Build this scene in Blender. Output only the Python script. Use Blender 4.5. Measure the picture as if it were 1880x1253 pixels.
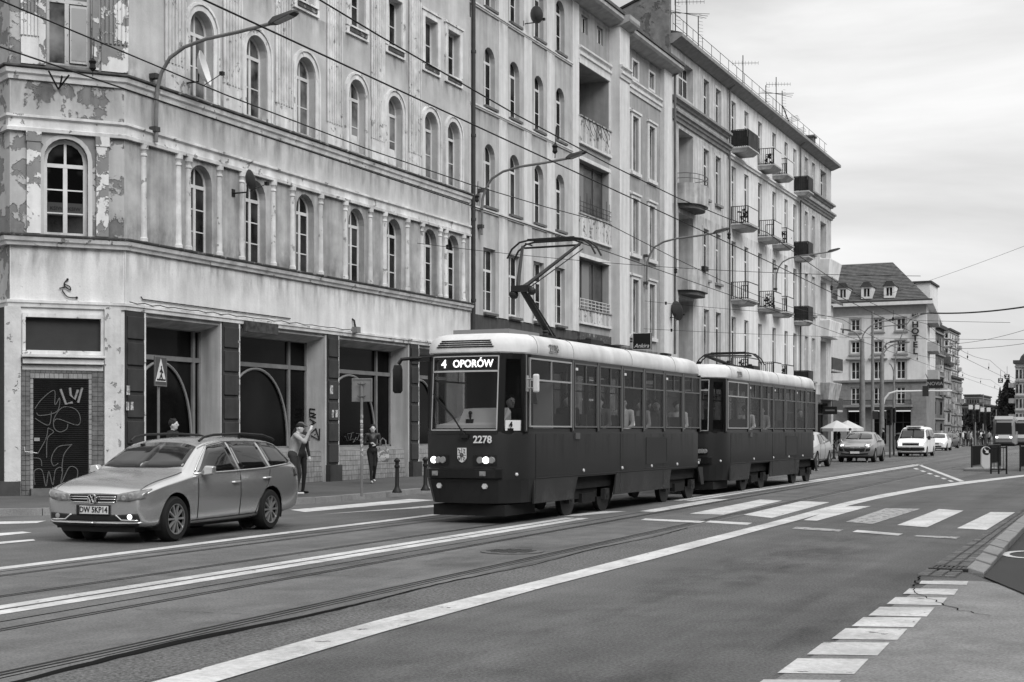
import bpy, bmesh, math, random
from mathutils import Vector, Matrix
random.seed(7)
for _o in list(bpy.data.objects): bpy.data.objects.remove(_o, do_unlink=True)
SC = bpy.context.scene
COL = SC.collection
R = math.radians
# ---------------------------------------------------------------- camera
# street runs along +Y, the camera stands at the origin 1.6 m up and looks 24.5 degrees to the left of it
FPX, UVP, HOR, HC, CX = 2611.0, 2130.0, 793.0, 1.6, 940.0     # measured on the photograph (1880 px wide)
TH = math.atan((UVP - CX) / FPX); CT, ST = math.cos(TH), math.sin(TH)
cam = bpy.data.cameras.new('camera'); cam.lens = FPX / 1880 * 36; cam.sensor_width = 36
cam.shift_y = (HOR - 626.5) / 1880; cam.clip_start = .1; cam.clip_end = 3000
camo = bpy.data.objects.new('camera', cam); COL.objects.link(camo)
camo.location = (0, 0, HC); camo.rotation_euler = (R(90), 0, TH)
SC.camera = camo
# ---------------------------------------------------------------- sky: grey overcast, black-and-white film
SUN_EL, SUN_AZ = R(42), R(118)      # azimuth clockwise from +Y: behind the camera to the right
w = bpy.data.worlds.new('World'); SC.world = w; w.use_nodes = True
nt = w.node_tree; nt.nodes.clear()
def N(t, **k):
    n = nt.nodes.new(t)
    for a, b in k.items(): setattr(n, a, b)
    return n
sky = N('ShaderNodeTexSky', sky_type='NISHITA', sun_disc=False, sun_elevation=SUN_EL, sun_rotation=SUN_AZ)
bw = N('ShaderNodeRGBToBW'); nt.links.new(sky.outputs[0], bw.inputs[0])
tc = N('ShaderNodeTexCoord'); mp = N('ShaderNodeMapping'); mp.inputs['Scale'].default_value = (1.0, 1.0, 3.4)
nt.links.new(tc.outputs['Generated'], mp.inputs[0])
n1 = N('ShaderNodeTexNoise'); n1.inputs['Scale'].default_value = 2.1; n1.inputs['Detail'].default_value = 7; n1.inputs['Roughness'].default_value = .55; n1.inputs['Distortion'].default_value = .4
nt.links.new(mp.outputs[0], n1.inputs[0])
rp = N('ShaderNodeValToRGB'); rp.color_ramp.elements[0].position = .32; rp.color_ramp.elements[1].position = .66
rp.color_ramp.elements[0].color = (5.2,) * 3 + (1,); rp.color_ramp.elements[1].color = (10.2,) * 3 + (1,)
nt.links.new(n1.outputs[0], rp.inputs[0])
mx = N('ShaderNodeMixRGB'); mx.inputs[0].default_value = .9
nt.links.new(bw.outputs[0], mx.inputs[1]); nt.links.new(rp.outputs[0], mx.inputs[2])
bg = N('ShaderNodeBackground'); bg.inputs[1].default_value = .061
# an overcast sky is brighter overhead than low down
sp = N('ShaderNodeSeparateXYZ'); nt.links.new(tc.outputs['Generated'], sp.inputs[0])
mr = N('ShaderNodeMapRange', interpolation_type='SMOOTHSTEP')
for i, q in enumerate((.3, 1., 1., 2.2)): mr.inputs[i+1].default_value = q
nt.links.new(sp.outputs[2], mr.inputs[0])
ml = N('ShaderNodeMixRGB', blend_type='MULTIPLY'); ml.inputs[0].default_value = 1
nt.links.new(mx.outputs[0], ml.inputs[1]); nt.links.new(mr.outputs[0], ml.inputs[2]); nt.links.new(ml.outputs[0], bg.inputs[0])
wo = N('ShaderNodeOutputWorld'); nt.links.new(bg.outputs[0], wo.inputs[0])
sl = bpy.data.lights.new('sun', 'SUN'); sl.energy = 1.5; sl.angle = R(35); sl.color = (1, 1, 1)
so = bpy.data.objects.new('sun', sl); COL.objects.link(so); so.location = (20, -20, 40)
_sd = Vector((math.sin(SUN_AZ) * math.cos(SUN_EL), math.cos(SUN_AZ) * math.cos(SUN_EL), math.sin(SUN_EL)))
so.rotation_euler = _sd.to_track_quat('Z', 'Y').to_euler()
vs = SC.view_settings; vs.view_transform = 'Standard'; vs.look = 'None'; vs.exposure = .76; vs.gamma = 1; vs.use_curve_mapping = False
# ---------------------------------------------------------------- measuring helpers: pixel of the photograph -> place
def G(u, y, z=0.):                     # on the ground plane at height z
    d = FPX * (HC - z) / (y - HOR); x = (u - CX) / FPX * d
    return (x * CT - d * ST, x * ST + d * CT)
def PX(u, X):                          # where the sight line at column u meets the plane X
    d = X * FPX / CT / (u - UVP); return (d + X * ST) / CT
def PXZ(u, y, X):
    d = X * FPX / CT / (u - UVP); return (d + X * ST) / CT, HC + (HOR - y) * d / FPX
def PYX(u, y, Y):
    t = (u - CX) / FPX; d = Y / (t * ST + CT); return d * (t * CT - ST), HC + (HOR - y) * d / FPX
# ---------------------------------------------------------------- mesh builder
class MB:
    def __init__(s, T=None): s.v = []; s.f = []; s.T = T
    def add(s, vs, fs):
        b = len(s.v)
        s.v += [s.T(*p) for p in vs] if s.T else [tuple(p) for p in vs]
        s.f += [tuple(b + i for i in f) for f in fs]
        return s
    def box(s, a0, a1, b0, b1, c0, c1):
        return s.add([(a0,b0,c0),(a1,b0,c0),(a1,b1,c0),(a0,b1,c0),(a0,b0,c1),(a1,b0,c1),(a1,b1,c1),(a0,b1,c1)],
              [(0,3,2,1),(4,5,6,7),(0,1,5,4),(1,2,6,5),(2,3,7,6),(3,0,4,7)])
    def hexa(s, p): return s.add(p, [(0,3,2,1),(4,5,6,7),(0,1,5,4),(1,2,6,5),(2,3,7,6),(3,0,4,7)])
    def poly(s, pts): return s.add(pts, [tuple(range(len(pts)))])
    def prism(s, pts, c0, c1, ax=2):    # polygon in the two other axes, extruded along ax
        def m(p, c): return (p[0], p[1], c) if ax == 2 else ((p[0], c, p[1]) if ax == 1 else (c, p[0], p[1]))
        n = len(pts)
        return s.add([m(p, c0) for p in pts] + [m(p, c1) for p in pts],
            [tuple(range(n))[::-1], tuple(range(n, 2*n))] + [(i, (i+1) % n, n + (i+1) % n, n + i) for i in range(n)])
    def ring(s, po, pi, c0, c1, ax=1):  # frame between two outlines with the same number of points
        def m(p, c): return (p[0], p[1], c) if ax == 2 else ((p[0], c, p[1]) if ax == 1 else (c, p[0], p[1]))
        n = len(po); V = [m(p, c0) for p in po] + [m(p, c0) for p in pi] + [m(p, c1) for p in po] + [m(p, c1) for p in pi]; Fc = []
        for i in range(n):
            j = (i+1) % n
            Fc += [(i, j, n+j, n+i), (2*n+i, 3*n+i, 3*n+j, 2*n+j), (i, 2*n+i, 2*n+j, j), (n+i, n+j, 3*n+j, 3*n+i)]
        return s.add(V, Fc)
    def loft(s, rings, closed=True, caps=True):
        n = len(rings[0]); V = [p for r in rings for p in r]; Fc = []
        for k in range(len(rings) - 1):
            for i in range(n if closed else n - 1):
                j = (i+1) % n; Fc.append((k*n+i, k*n+j, (k+1)*n+j, (k+1)*n+i))
        if caps and closed: Fc += [tuple(range(n))[::-1], tuple(range((len(rings)-1)*n, len(rings)*n))]
        return s.add(V, Fc)
    def tube(s, pts, r, n=6, caps=True):
        pts = [Vector(p) for p in pts]; rs = r if isinstance(r, (list, tuple)) else [r] * len(pts); rings = []
        t0 = (pts[1] - pts[0]).normalized(); up = Vector((0,0,1)) if abs(t0.z) < .9 else Vector((1,0,0))
        a = t0.cross(up).normalized()
        for i, p in enumerate(pts):
            t = (pts[min(i+1, len(pts)-1)] - pts[max(i-1, 0)]).normalized()
            a = (a - t * a.dot(t)).normalized(); b = t.cross(a)
            rings.append([tuple(p + (a * math.cos(q) + b * math.sin(q)) * rs[i]) for q in [2*math.pi*k/n for k in range(n)]])
        return s.loft(rings, True, caps)
    def cyl(s, p, q, r, n=10, r2=None): return s.tube([p, q], [r, r if r2 is None else r2], n)
    def lathe(s, prof, c, n=14, ax=2, caps=True):
        def m(a, b, z): return (c[0]+a, c[1]+b, c[2]+z) if ax == 2 else ((c[0]+z, c[1]+a, c[2]+b) if ax == 0 else (c[0]+a, c[1]+z, c[2]+b))
        return s.loft([[m(r*math.cos(2*math.pi*k/n), r*math.sin(2*math.pi*k/n), z) for k in range(n)] for r, z in prof], True, caps)
    def ball(s, c, r, n=10, m=7):
        if not isinstance(r, (list, tuple)): r = (r, r, r)
        rings = []
        for i in range(1, m):
            t = math.pi * i / m
            rings.append([(c[0]+r[0]*math.sin(t)*math.cos(2*math.pi*k/n), c[1]+r[1]*math.sin(t)*math.sin(2*math.pi*k/n), c[2]-r[2]*math.cos(t)) for k in range(n)])
        return s.loft(rings)
    def mesh(s, name):
        me = bpy.data.meshes.new(name); me.from_pydata(s.v, [], s.f)
        bm = bmesh.new(); bm.from_mesh(me); bmesh.ops.recalc_face_normals(bm, faces=bm.faces); bm.to_mesh(me); bm.free()
        return me
    def build(s, name, mat=None, parent=None, smooth=False, bevel=0):
        me = s.mesh(name)
        return link(name, me, mat, parent, smooth, bevel)
def link(name, me, mat=None, parent=None, smooth=False, bevel=0):
    o = bpy.data.objects.new(name, me); COL.objects.link(o)
    if mat and not me.materials: me.materials.append(mat)
    if smooth:
        for p in me.polygons: p.use_smooth = True
        if smooth != 2: 
            try: me.set_sharp_from_angle(angle=R(38))
            except Exception: pass
    if bevel:
        b = o.modifiers.new('b', 'BEVEL'); b.width = bevel; b.segments = 2; b.limit_method = 'ANGLE'
    if parent: setp(o, parent)
    return o
def setp(o, parent):
    o.parent = parent; o.matrix_parent_inverse = wm(parent).inverted()
def wm(o):                                # world matrix without needing a depsgraph update
    m = Matrix.LocRotScale(o.location, o.rotation_euler, o.scale)
    return wm(o.parent) @ o.matrix_parent_inverse @ m if o.parent else m
def tag(o, label=None, cat=None, group=None, kind=None):
    if label: o['label'] = label
    if cat: o['category'] = cat
    if group: o['group'] = group
    if kind: o['kind'] = kind
    return o
def thing(name, label, cat, loc=(0,0,0), rz=0, group=None):
    o = bpy.data.objects.new(name, None); COL.objects.link(o); o.empty_display_size = .3
    o.location = loc; o.rotation_euler = (0, 0, rz)
    return tag(o, label, cat, group)
def repar(d, src, p):
    m = src.matrix_parent_inverse.copy(); d.parent = p; d.matrix_parent_inverse = m
def kids(o): return [c for c in bpy.data.objects if c.parent == o]
def dup(root, loc, rz=0, label=None, sc=None):
    ch = {}
    for c in bpy.data.objects:
        if c.parent: ch.setdefault(c.parent, []).append(c)
    r = root.copy(); COL.objects.link(r); r.location = loc; r.rotation_euler = (0, 0, rz)
    if sc: r.scale = sc
    if label: r['label'] = label
    for c in ch.get(root, []):
        d = c.copy(); COL.objects.link(d); repar(d, c, r)
        for g in ch.get(c, []):
            e = g.copy(); COL.objects.link(e); repar(e, g, d)
    return r
def copyo(o, parent, loc):
    c = o.copy(); COL.objects.link(c); repar(c, o, parent); c.location = loc; return c
def evalmesh(o):                           # mesh of an object with its modifiers applied
    dg = bpy.context.evaluated_depsgraph_get(); dg.update()
    return bpy.data.meshes.new_from_object(o.evaluated_get(dg))
# ---------------------------------------------------------------- procedural materials (everything is grey: the photograph is black and white)
MATS = {}
def mat(name, v, rough=.8, spec=.3, metal=0, var=0, vs_=3., streak=0, peel=None, grain=0, gs=60., bump=0, bs=40., obj=False, emit=0, coat=0, dirt=0, ds=.35, sx=1, sy=1, spots=0, lane=0, patch=0):
    """v grey base; var: cloudy variation; streak: rain streaks down a wall; peel=(v2, threshold, scale): flaked patches; grain: fine speckle"""
    if name in MATS: return MATS[name]
    m = bpy.data.materials.new(name); m.use_nodes = True; t = m.node_tree; P = t.nodes['Principled BSDF']
    P.inputs['Roughness'].default_value = rough; P.inputs['Specular IOR Level'].default_value = spec; P.inputs['Metallic'].default_value = metal
    if coat: P.inputs['Coat Weight'].default_value = coat; P.inputs['Coat Roughness'].default_value = .08
    def nn(k, **a):
        n = t.nodes.new(k)
        for q, b in a.items(): setattr(n, q, b)
        return n
    L = t.links.new
    if obj: src = nn('ShaderNodeTexCoord').outputs['Object']
    else: src = nn('ShaderNodeNewGeometry').outputs['Position']
    def noise(scale, detail=4, rg=.55, stretch=(1,1,1), dist=0):
        mpn = nn('ShaderNodeMapping'); mpn.inputs['Scale'].default_value = stretch; L(src, mpn.inputs[0])
        n = nn('ShaderNodeTexNoise'); n.inputs['Scale'].default_value = scale; n.inputs['Detail'].default_value = detail; n.inputs['Roughness'].default_value = rg; n.inputs['Distortion'].default_value = dist
        L(mpn.outputs[0], n.inputs[0]); return n.outputs[0]
    def mrange(x, a, b, c, d):
        n = nn('ShaderNodeMapRange'); 
        for i, q in enumerate((a, b, c, d)): n.inputs[i+1].default_value = q
        L(x, n.inputs[0]); return n.outputs[0]
    def mth(op, a, b):
        n = nn('ShaderNodeMath', operation=op)
        for i, q in enumerate((a, b)):
            if hasattr(q, 'links'): L(q, n.inputs[i])
            else: n.inputs[i].default_value = q
        return n.outputs[0]
    val = None; pmask = None
    def mul(x):
        nonlocal val
        val = x if val is None else mth('MULTIPLY', val, x)
    base = v
    if peel:
        v2, th, ps = peel
        k = mrange(noise(ps, 8, .62, dist=.3), th - .012, th + .012, 0, 1)
        n = nn('ShaderNodeMix', data_type='FLOAT'); L(k, n.inputs[0]); n.inputs[2].default_value = v; n.inputs[3].default_value = v2
        base = n.outputs[0]; pmask = k
    if var: mul(mrange(noise(vs_, 6), .3, .7, 1 - var, 1 + var))
    if dirt: mul(mrange(noise(ds, 5, .6), .35, .7, 1 - dirt, 1 + dirt * .4))
    if streak: mul(mrange(noise(2.4, 5, .6, (1, 1, .08)), .38, .72, 1 + streak*.3, 1 - streak))
    if grain: mul(mrange(noise(gs, 3, .7, (sx, sy, 1)), .25, .75, 1 - grain, 1 + grain))
    if lane: mul(mrange(noise(1.1, 4, .6, (1, .035, 1)), .3, .7, 1 - lane, 1 + lane))
    if patch: mul(mrange(noise(.9, 6, .7, (1, .6, 1), .6), .56, .70, 1, 1 - patch))
    if spots: mul(mrange(noise(9, 3, .6), .68, .74, 1, 1 - spots))
    if val is None: out = base
    else: out = mth('MULTIPLY', val, base)
    if hasattr(out, 'links'):
        cb = nn('ShaderNodeCombineColor')
        for i in range(3): L(out, cb.inputs[i])
        L(cb.outputs[0], P.inputs['Base Color'])
    else: P.inputs['Base Color'].default_value = (v, v, v, 1)
    if bump:
        bn = nn('ShaderNodeBump'); bn.inputs['Strength'].default_value = bump; bn.inputs['Distance'].default_value = .02
        L(noise(bs, 5, .6), bn.inputs['Height'])
        if pmask is not None:
            b2 = nn('ShaderNodeBump'); b2.inputs['Strength'].default_value = .9; b2.inputs['Distance'].default_value = .03; b2.invert = True
            L(pmask, b2.inputs['Height']); L(bn.outputs[0], b2.inputs['Normal']); L(b2.outputs[0], P.inputs['Normal'])
        else: L(bn.outputs[0], P.inputs['Normal'])
    if emit: P.inputs['Emission Color'].default_value = (1,1,1,1); P.inputs['Emission Strength'].default_value = emit
    MATS[name] = m; return m
def glassmat(name, tint=.25, rough=.04, fres=.5, dirt=.05):
    """thin clear pane: mostly see-through, mirror-like at grazing angles"""
    if name in MATS: return MATS[name]
    m = bpy.data.materials.new(name); m.use_nodes = True; t = m.node_tree; t.nodes.clear()
    a = t.nodes.new('ShaderNodeBsdfTransparent'); a.inputs[0].default_value = (tint,)*3 + (1,)
    g = t.nodes.new('ShaderNodeBsdfGlossy'); g.inputs['Roughness'].default_value = rough; g.inputs[0].default_value = (.8,.8,.8,1)
    lw = t.nodes.new('ShaderNodeLayerWeight'); lw.inputs[0].default_value = .5
    pw = t.nodes.new('ShaderNodeMath'); pw.operation = 'POWER'; pw.inputs[1].default_value = 4.; t.links.new(lw.outputs['Facing'], pw.inputs[0])
    f = t.nodes.new('ShaderNodeMath'); f.operation = 'MULTIPLY_ADD'; f.inputs[1].default_value = fres; f.inputs[2].default_value = .012; t.links.new(pw.outputs[0], f.inputs[0])
    x = t.nodes.new('ShaderNodeMixShader'); o = t.nodes.new('ShaderNodeOutputMaterial')
    d = t.nodes.new('ShaderNodeBsdfDiffuse'); d.inputs[0].default_value = (.5,.5,.5,1)
    x2 = t.nodes.new('ShaderNodeMixShader'); x2.inputs[0].default_value = dirt
    t.links.new(a.outputs[0], x2.inputs[1]); t.links.new(d.outputs[0], x2.inputs[2])
    t.links.new(f.outputs[0], x.inputs[0]); t.links.new(x2.outputs[0], x.inputs[1]); t.links.new(g.outputs[0], x.inputs[2])
    t.links.new(x.outputs[0], o.inputs[0]); MATS[name] = m; return m
def panemat(name, lo=.004, hi=.07, th=.62, sc=.9, spec=.10):
    """window pane with a dark room behind it, here and there a curtain"""
    if name in MATS: return MATS[name]
    m = mat(name, .02, rough=.07, spec=spec); t = m.node_tree; P = t.nodes['Principled BSDF']
    g = t.nodes.new('ShaderNodeNewGeometry'); n = t.nodes.new('ShaderNodeTexNoise'); n.inputs['Scale'].default_value = sc; n.inputs['Detail'].default_value = 4
    t.links.new(g.outputs['Position'], n.inputs[0])
    r = t.nodes.new('ShaderNodeValToRGB'); r.color_ramp.elements[0].position = th - .2; r.color_ramp.elements[1].position = th + .12
    r.color_ramp.elements[0].color = (lo,)*3 + (1,); r.color_ramp.elements[1].color = (hi,)*3 + (1,)
    t.links.new(n.outputs[0], r.inputs[0]); t.links.new(r.outputs[0], P.inputs['Base Color']); return m
def grimemat(name, v, stretch, scale, lo, hi, mode, amt=1.):
    """soot or oil lying on a surface: patches of dark dust with bare surface between them; mode: top / bottom / spot = where on the sheet it is densest"""
    if name in MATS: return MATS[name]
    m = bpy.data.materials.new(name); m.use_nodes = True; t = m.node_tree; t.nodes.clear(); L = t.links.new
    tc_n = t.nodes.new('ShaderNodeTexCoord'); ge = t.nodes.new('ShaderNodeNewGeometry')
    mp_n = t.nodes.new('ShaderNodeMapping'); mp_n.inputs['Scale'].default_value = stretch; L(ge.outputs['Position'], mp_n.inputs[0])
    n = t.nodes.new('ShaderNodeTexNoise'); n.inputs['Scale'].default_value = scale; n.inputs['Detail'].default_value = 6; n.inputs['Roughness'].default_value = .65; L(mp_n.outputs[0], n.inputs[0])
    r = t.nodes.new('ShaderNodeMapRange'); r.inputs[1].default_value = lo; r.inputs[2].default_value = hi; L(n.outputs[0], r.inputs[0])
    if mode == 'spot':
        vm = t.nodes.new('ShaderNodeVectorMath'); vm.operation = 'DISTANCE'; vm.inputs[1].default_value = (.5,.5,0); sx = t.nodes.new('ShaderNodeMapping'); sx.inputs['Scale'].default_value = (1,1,0); L(tc_n.outputs['Generated'], sx.inputs[0]); L(sx.outputs[0], vm.inputs[0])
        g = t.nodes.new('ShaderNodeMapRange'); g.inputs[1].default_value = .5; g.inputs[2].default_value = .05; L(vm.outputs['Value'], g.inputs[0])
    else:
        sp = t.nodes.new('ShaderNodeSeparateXYZ'); L(tc_n.outputs['Generated'], sp.inputs[0]); g = t.nodes.new('ShaderNodeMapRange'); g.inputs[1].default_value = 0. if mode == 'top' else 1.; g.inputs[2].default_value = 1. if mode == 'top' else 0.; L(sp.outputs[2], g.inputs[0])
    mu = t.nodes.new('ShaderNodeMath'); mu.operation = 'MULTIPLY'; L(r.outputs[0], mu.inputs[0]); L(g.outputs[0], mu.inputs[1])
    am = t.nodes.new('ShaderNodeMath'); am.operation = 'MULTIPLY'; am.inputs[1].default_value = amt; L(mu.outputs[0], am.inputs[0]); mu = am
    a = t.nodes.new('ShaderNodeBsdfTransparent'); d = t.nodes.new('ShaderNodeBsdfDiffuse'); d.inputs[0].default_value = (v,)*3 + (1,); x = t.nodes.new('ShaderNodeMixShader'); o = t.nodes.new('ShaderNodeOutputMaterial')
    L(mu.outputs[0], x.inputs[0]); L(a.outputs[0], x.inputs[1]); L(d.outputs[0], x.inputs[2]); L(x.outputs[0], o.inputs[0]); MATS[name] = m; return m
# text as a flat mesh; local x to the right, y up
def textmesh(txt, size=1., ext=.004, align='CENTER', shear=0, bold=0):
    c = bpy.data.curves.new('t', 'FONT'); c.body = txt; c.size = size; c.extrude = ext; c.align_x = align; c.align_y = 'CENTER'; c.shear = shear; c.offset = bold; c.resolution_u = 3
    o = bpy.data.objects.new('t', c); COL.objects.link(o)
    me = evalmesh(o); bpy.data.objects.remove(o); return me
def text(name, txt, size, M, m, parent, **k):
    me = textmesh(txt, size, **k); me.transform(M); return link(name, me, m, parent)
def axes(o, x, y):                          # matrix with local x, y along the given directions
    x = Vector(x).normalized(); y = Vector(y).normalized(); z = x.cross(y)
    return Matrix(((x.x,y.x,z.x,o[0]),(x.y,y.y,z.y,o[1]),(x.z,y.z,z.z,o[2]),(0,0,0,1)))
# ================================================================ materials
M_asph = mat('asphalt', .108, rough=.9, spec=.22, dirt=.16, ds=.28, grain=.62, gs=42, bump=.5, bs=40, var=.1, vs_=1.3, lane=.22, patch=.2)
M_asphL = mat('asphalt_worn', .125, rough=.92, spec=.2, dirt=.2, ds=.5, grain=.95, gs=34, bump=.6, bs=30)
M_trk = mat('track_concrete', .132, rough=.88, spec=.22, dirt=.22, ds=.6, grain=.45, gs=40, bump=.4, bs=30, var=.14, vs_=2.2, lane=.24, patch=.28)
M_walkR = mat('pavement_worn', .215, rough=.9, dirt=.2, ds=.7, grain=.45, gs=42, bump=.4, bs=45, var=.16, vs_=2.5, patch=.25)
M_walkL = mat('pavement_dark', .085, rough=.9, dirt=.3, ds=.4, grain=.3, gs=60, bump=.3, bs=60)
M_dkasph = mat('asphalt_fresh', .045, rough=.9, grain=.3, gs=90, bump=.3, bs=110, dirt=.15)
M_paint = mat('road_paint', .55, rough=.85, peel=(.16, .655, 4.5), dirt=.26, ds=1.4, grain=.22, gs=18, spots=.4, patch=.25, bump=.2)
M_paintW = mat('road_paint_worn', .33, rough=.85, peel=(.14, .54, 7), grain=.25, gs=45)
M_kerb = mat('granite_kerb', .22, rough=.85, dirt=.25, ds=1.4, grain=.35, gs=50, bump=.4, bs=60)
M_kerbR = mat('granite_kerb_light', .24, rough=.85, dirt=.2, ds=1.4, grain=.3, gs=60, bump=.3, bs=70)
M_sett = mat('sett_stone', .125, rough=.85, var=.3, vs_=2.5, grain=.3, gs=60, bump=.5, bs=50)
M_rail = mat('rail_steel', .20, rough=.35, metal=.8, grain=.2, gs=30)
M_slot = mat('rail_groove', .012, rough=.9)
M_crack = mat('crack_dark', .016, rough=1, spec=0)  # plain dark tone of the cracks and joint seams
M_iron = mat('cast_iron', .03, rough=.6, grain=.3)
# ================================================================ ground and street
def strip(left, right, z):                  # sheet between two polylines
    b = MB(); V = []; Fc = []
    for (a, c) in zip(left, right): V += [(a[0], a[1], z), (c[0], c[1], z)]
    for i in range(len(left) - 1): Fc.append((2*i, 2*i+1, 2*i+3, 2*i+2))
    return b.add(V, Fc)
gsz = 1500
tag(MB().add([(-gsz,-gsz,-.03),(gsz,-gsz,-.03),(gsz,gsz,-.03),(-gsz,gsz,-.03)], [(0,1,2,3)]).build('ground', mat('far_ground', .07, dirt=.3, ds=.05)), kind='structure')
road = MB()
# one sheet, cut finely enough to stay flat: asphalt of both lanes
road.add([(-60,-30,0),(14,-30,0),(14,340,0),(-60,340,0)], [(0,1,2,3)])
road = tag(road.build('road', M_asph), kind='structure')
def lerpx(pl, y):
    for (a, b) in zip(pl, pl[1:]):
        if a[1] <= y <= b[1]: t = (y - a[1]) / (b[1] - a[1]); return a[0] + (b[0] - a[0]) * t
    return pl[0][0] if y < pl[0][1] else pl[-1][0]
NR = [(-6.55,-30),(-6.95,7.1),(-7.13,12.5),(-7.4,22),(-7.74,35),(-8.3,60),(-9.4,100),(-11.2,160),(-14,330)]       # nearest rail
FR = [(-9.75,-30),(-10.2,9),(-10.36,18),(-10.42,25),(-10.5,36),(-10.9,60),(-11.9,100),(-13.6,160),(-16.4,330)]     # near rail of the far track
ys = [-30, 0, 4, 8, 12, 16, 20, 25, 30, 36, 45, 60, 80, 100, 130, 160, 240, 330]
def off(pl, d): return [(lerpx(pl, y) + d, y) for y in ys]
strip(off(FR, -2.0), off(NR, .28), .0025).build('track_bed', M_trk, road)
strip(off(NR, .34), [(max(lerpx(NR, y) + .34, -5.9 if y < 30 else -6.3), y) for y in ys], .003).build('worn_strip', M_asphL, road)
for i, (pl, d) in enumerate(((NR, 0), (NR, -1.5), (FR, 0), (FR, -1.45))):
    strip(off(pl, d - .05), off(pl, d + .065), .0045).build('rail_groove', M_slot, road)
    strip(off(pl, d + .012), off(pl, d + .045), .0065).build('rail', M_rail, road)
    if i == 0: strip(off(pl, d + .12), off(pl, d + .14), .0045).build('joint_seam', M_crack, road)
strip(off(NR, -1.5 - .36), off(NR, -1.5 - .33), .0045).build('joint_seam', M_crack, road)
strip(off(FR, -1.45 - .34), off(FR, -1.45 - .31), .0045).build('joint_seam', M_crack, road)
# torn edge of the track bed next to the nearest rail
random.seed(3)
cl, cr = [], []
for k in range(90):
    y = 4 + k * .21; x = lerpx(NR, y) + .33 + .05*math.sin(y*1.3) + random.uniform(-.012, .012)
    wd = .012 + .10*max(0, math.exp(-((y-9.0)/2.4)**2)) + random.uniform(0, .012)
    cl.append((x - wd, y)); cr.append((x + .008, y))
strip(cl, cr, .0058).build('crack', M_crack, road)
def crack(pts, wd=.012, z=.0095, seed=0):
    random.seed(seed); P = []
    for (a, b) in zip(pts, pts[1:]):
        n = max(2, int(math.dist(a, b) / .12))
        for k in range(n):
            t = k / n; P.append((a[0]+(b[0]-a[0])*t+random.uniform(-.03,.03), a[1]+(b[1]-a[1])*t+random.uniform(-.03,.03)))
    strip([(p[0]-wd*random.uniform(.4,1), p[1]-wd*.5) for p in P], [(p[0]+wd*random.uniform(.4,1), p[1]+wd*.5) for p in P], z).build('crack', M_crack, road)
for i, (y, x0, x1) in enumerate([(10.2,-8.4,-7.2),(13.5,-8.6,-7.2),(15.6,-10.2,-8.8),(17.3,-8.7,-7.3),(19.5,-10.3,-8.9),(22.,-8.9,-7.4),(12.,-11.6,-10.3),(26.5,-9.,-7.6),(6.2,-9.9,-8.4),(16.6,-11.8,-10.4)]):
    crack([(x0, y), (x1, y + .12)], .007, seed=i)
crack([G(1680,1080),G(1683,1092),G(1700,1097),G(1730,1110),G(1760,1122),G(1830,1135)], .007, seed=31)
crack([G(1713,1042),G(1685,1062),G(1680,1080)], .014, seed=33)
def quad_px(name, pts, m=None, z=.007, par=None):
    c = [G(u, y) for u, y in pts]
    return MB().add([(p[0], p[1], z) for p in c], [(0,1,2,3)]).build(name, m or M_paint, par or road)
# lane lines
l1 = [(-11.55,-30),(-12.28,12.6),(-12.5,16),(-12.62,22),(-12.75,25),(-12.9,36),(-13.2,60)]
yl = [-30,0,5,10,14,18,22,26,31,36,48,60]
strip([(lerpx(l1,y)-.1,y) for y in yl], [(lerpx(l1,y)+.13,y) for y in yl], .007).build('lane_line', M_paint, road)
db = [(-9.0,-30),(-9.55,9.6),(-9.72,17),(-9.9,24),(-10.15,32),(-10.32,50),(-10.75,71)]
for a, b in ((-.13, .07), (.14, .35)):
    for q in ((-30,0,4,7,10,14,19.2),(19.25,24.4),(31.5,36,45,55,65,70.8)):
        strip([(lerpx(db,y)+a,y) for y in q], [(lerpx(db,y)+b,y) for y in q], .007).build('centre_line', M_paint, road)
UP = [(60,1316),(285,1253),(700,1138.7),(998,1065),(1215,1009.8),(1400,963.8),(1466,946),(1543,925.3),(1611,910),(1694,895),(1762,886),(1880,872.5),(1960,868)]
LO = [(190,1316),(400,1253),(700,1163),(998,1080),(1211,1024.7),(1400,973),(1468,955.5),(1551,931),(1611,916.6),(1702,899),(1777,889),(1880,875.5),(1960,870.5)]
strip([G(*p) for p in UP], [G(*p) for p in LO], .0078).build('edge_line', M_paint, road)
for q in ([(1266,944),(1396,918),(1436,920),(1328,946)], [(1365,946),(1470,921),(1523,923),(1417,952)], [(1475,956),(1541,931),(1599,930),(1500,957)],
          [(1647,965),(1724,935.5),(1769,938.5),(1702,969)], [(1757,971),(1819,941),(1864,941.5),(1811,974)], [(1174.5,939.6),(1304,917.4),(1338,917.4),(1202,941)],
          [(1021,949),(1108,939.6),(1151,939.6),(1062,948)], [(533,937),(752,917),(800,919),(560,941)], [(590,945),(735,934),(800,928),(800,932)]):
    quad_px('zebra_stripe', q)
quad_px('zebra_stripe', [(1553,959),(1626,934),(1690,935),(1602,963)], M_paintW)
for q in ([(1565,977.7),(1573.6,974),(1657.8,981),(1649,984.5)], [(1176,955.7),(1185,953),(1296,958),(1285,961)], [(1293.6,960),(1304,957),(1381,961),(1372,965)]): quad_px('stop_line_dash', q)
for q in ([(1454,971.7),(1462,968),(1549,973.6),(1540,977)], [(1677,985.7),(1683,983.8),(1763,986.8),(1755,990.6)]): quad_px('stop_line_dash', q, M_paintW)
for q in ([(-60,960),(85,957),(67,961.4),(-60,965)], [(-60,984),(41,977),(58,979),(-60,991)], [(-60,1001),(61,991),(65,993.5),(-60,1006)]): quad_px('zebra_stripe', q)
quad_px('island_line', [(1681,853),(1688,853),(1771,884),(1762,885)])
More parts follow.
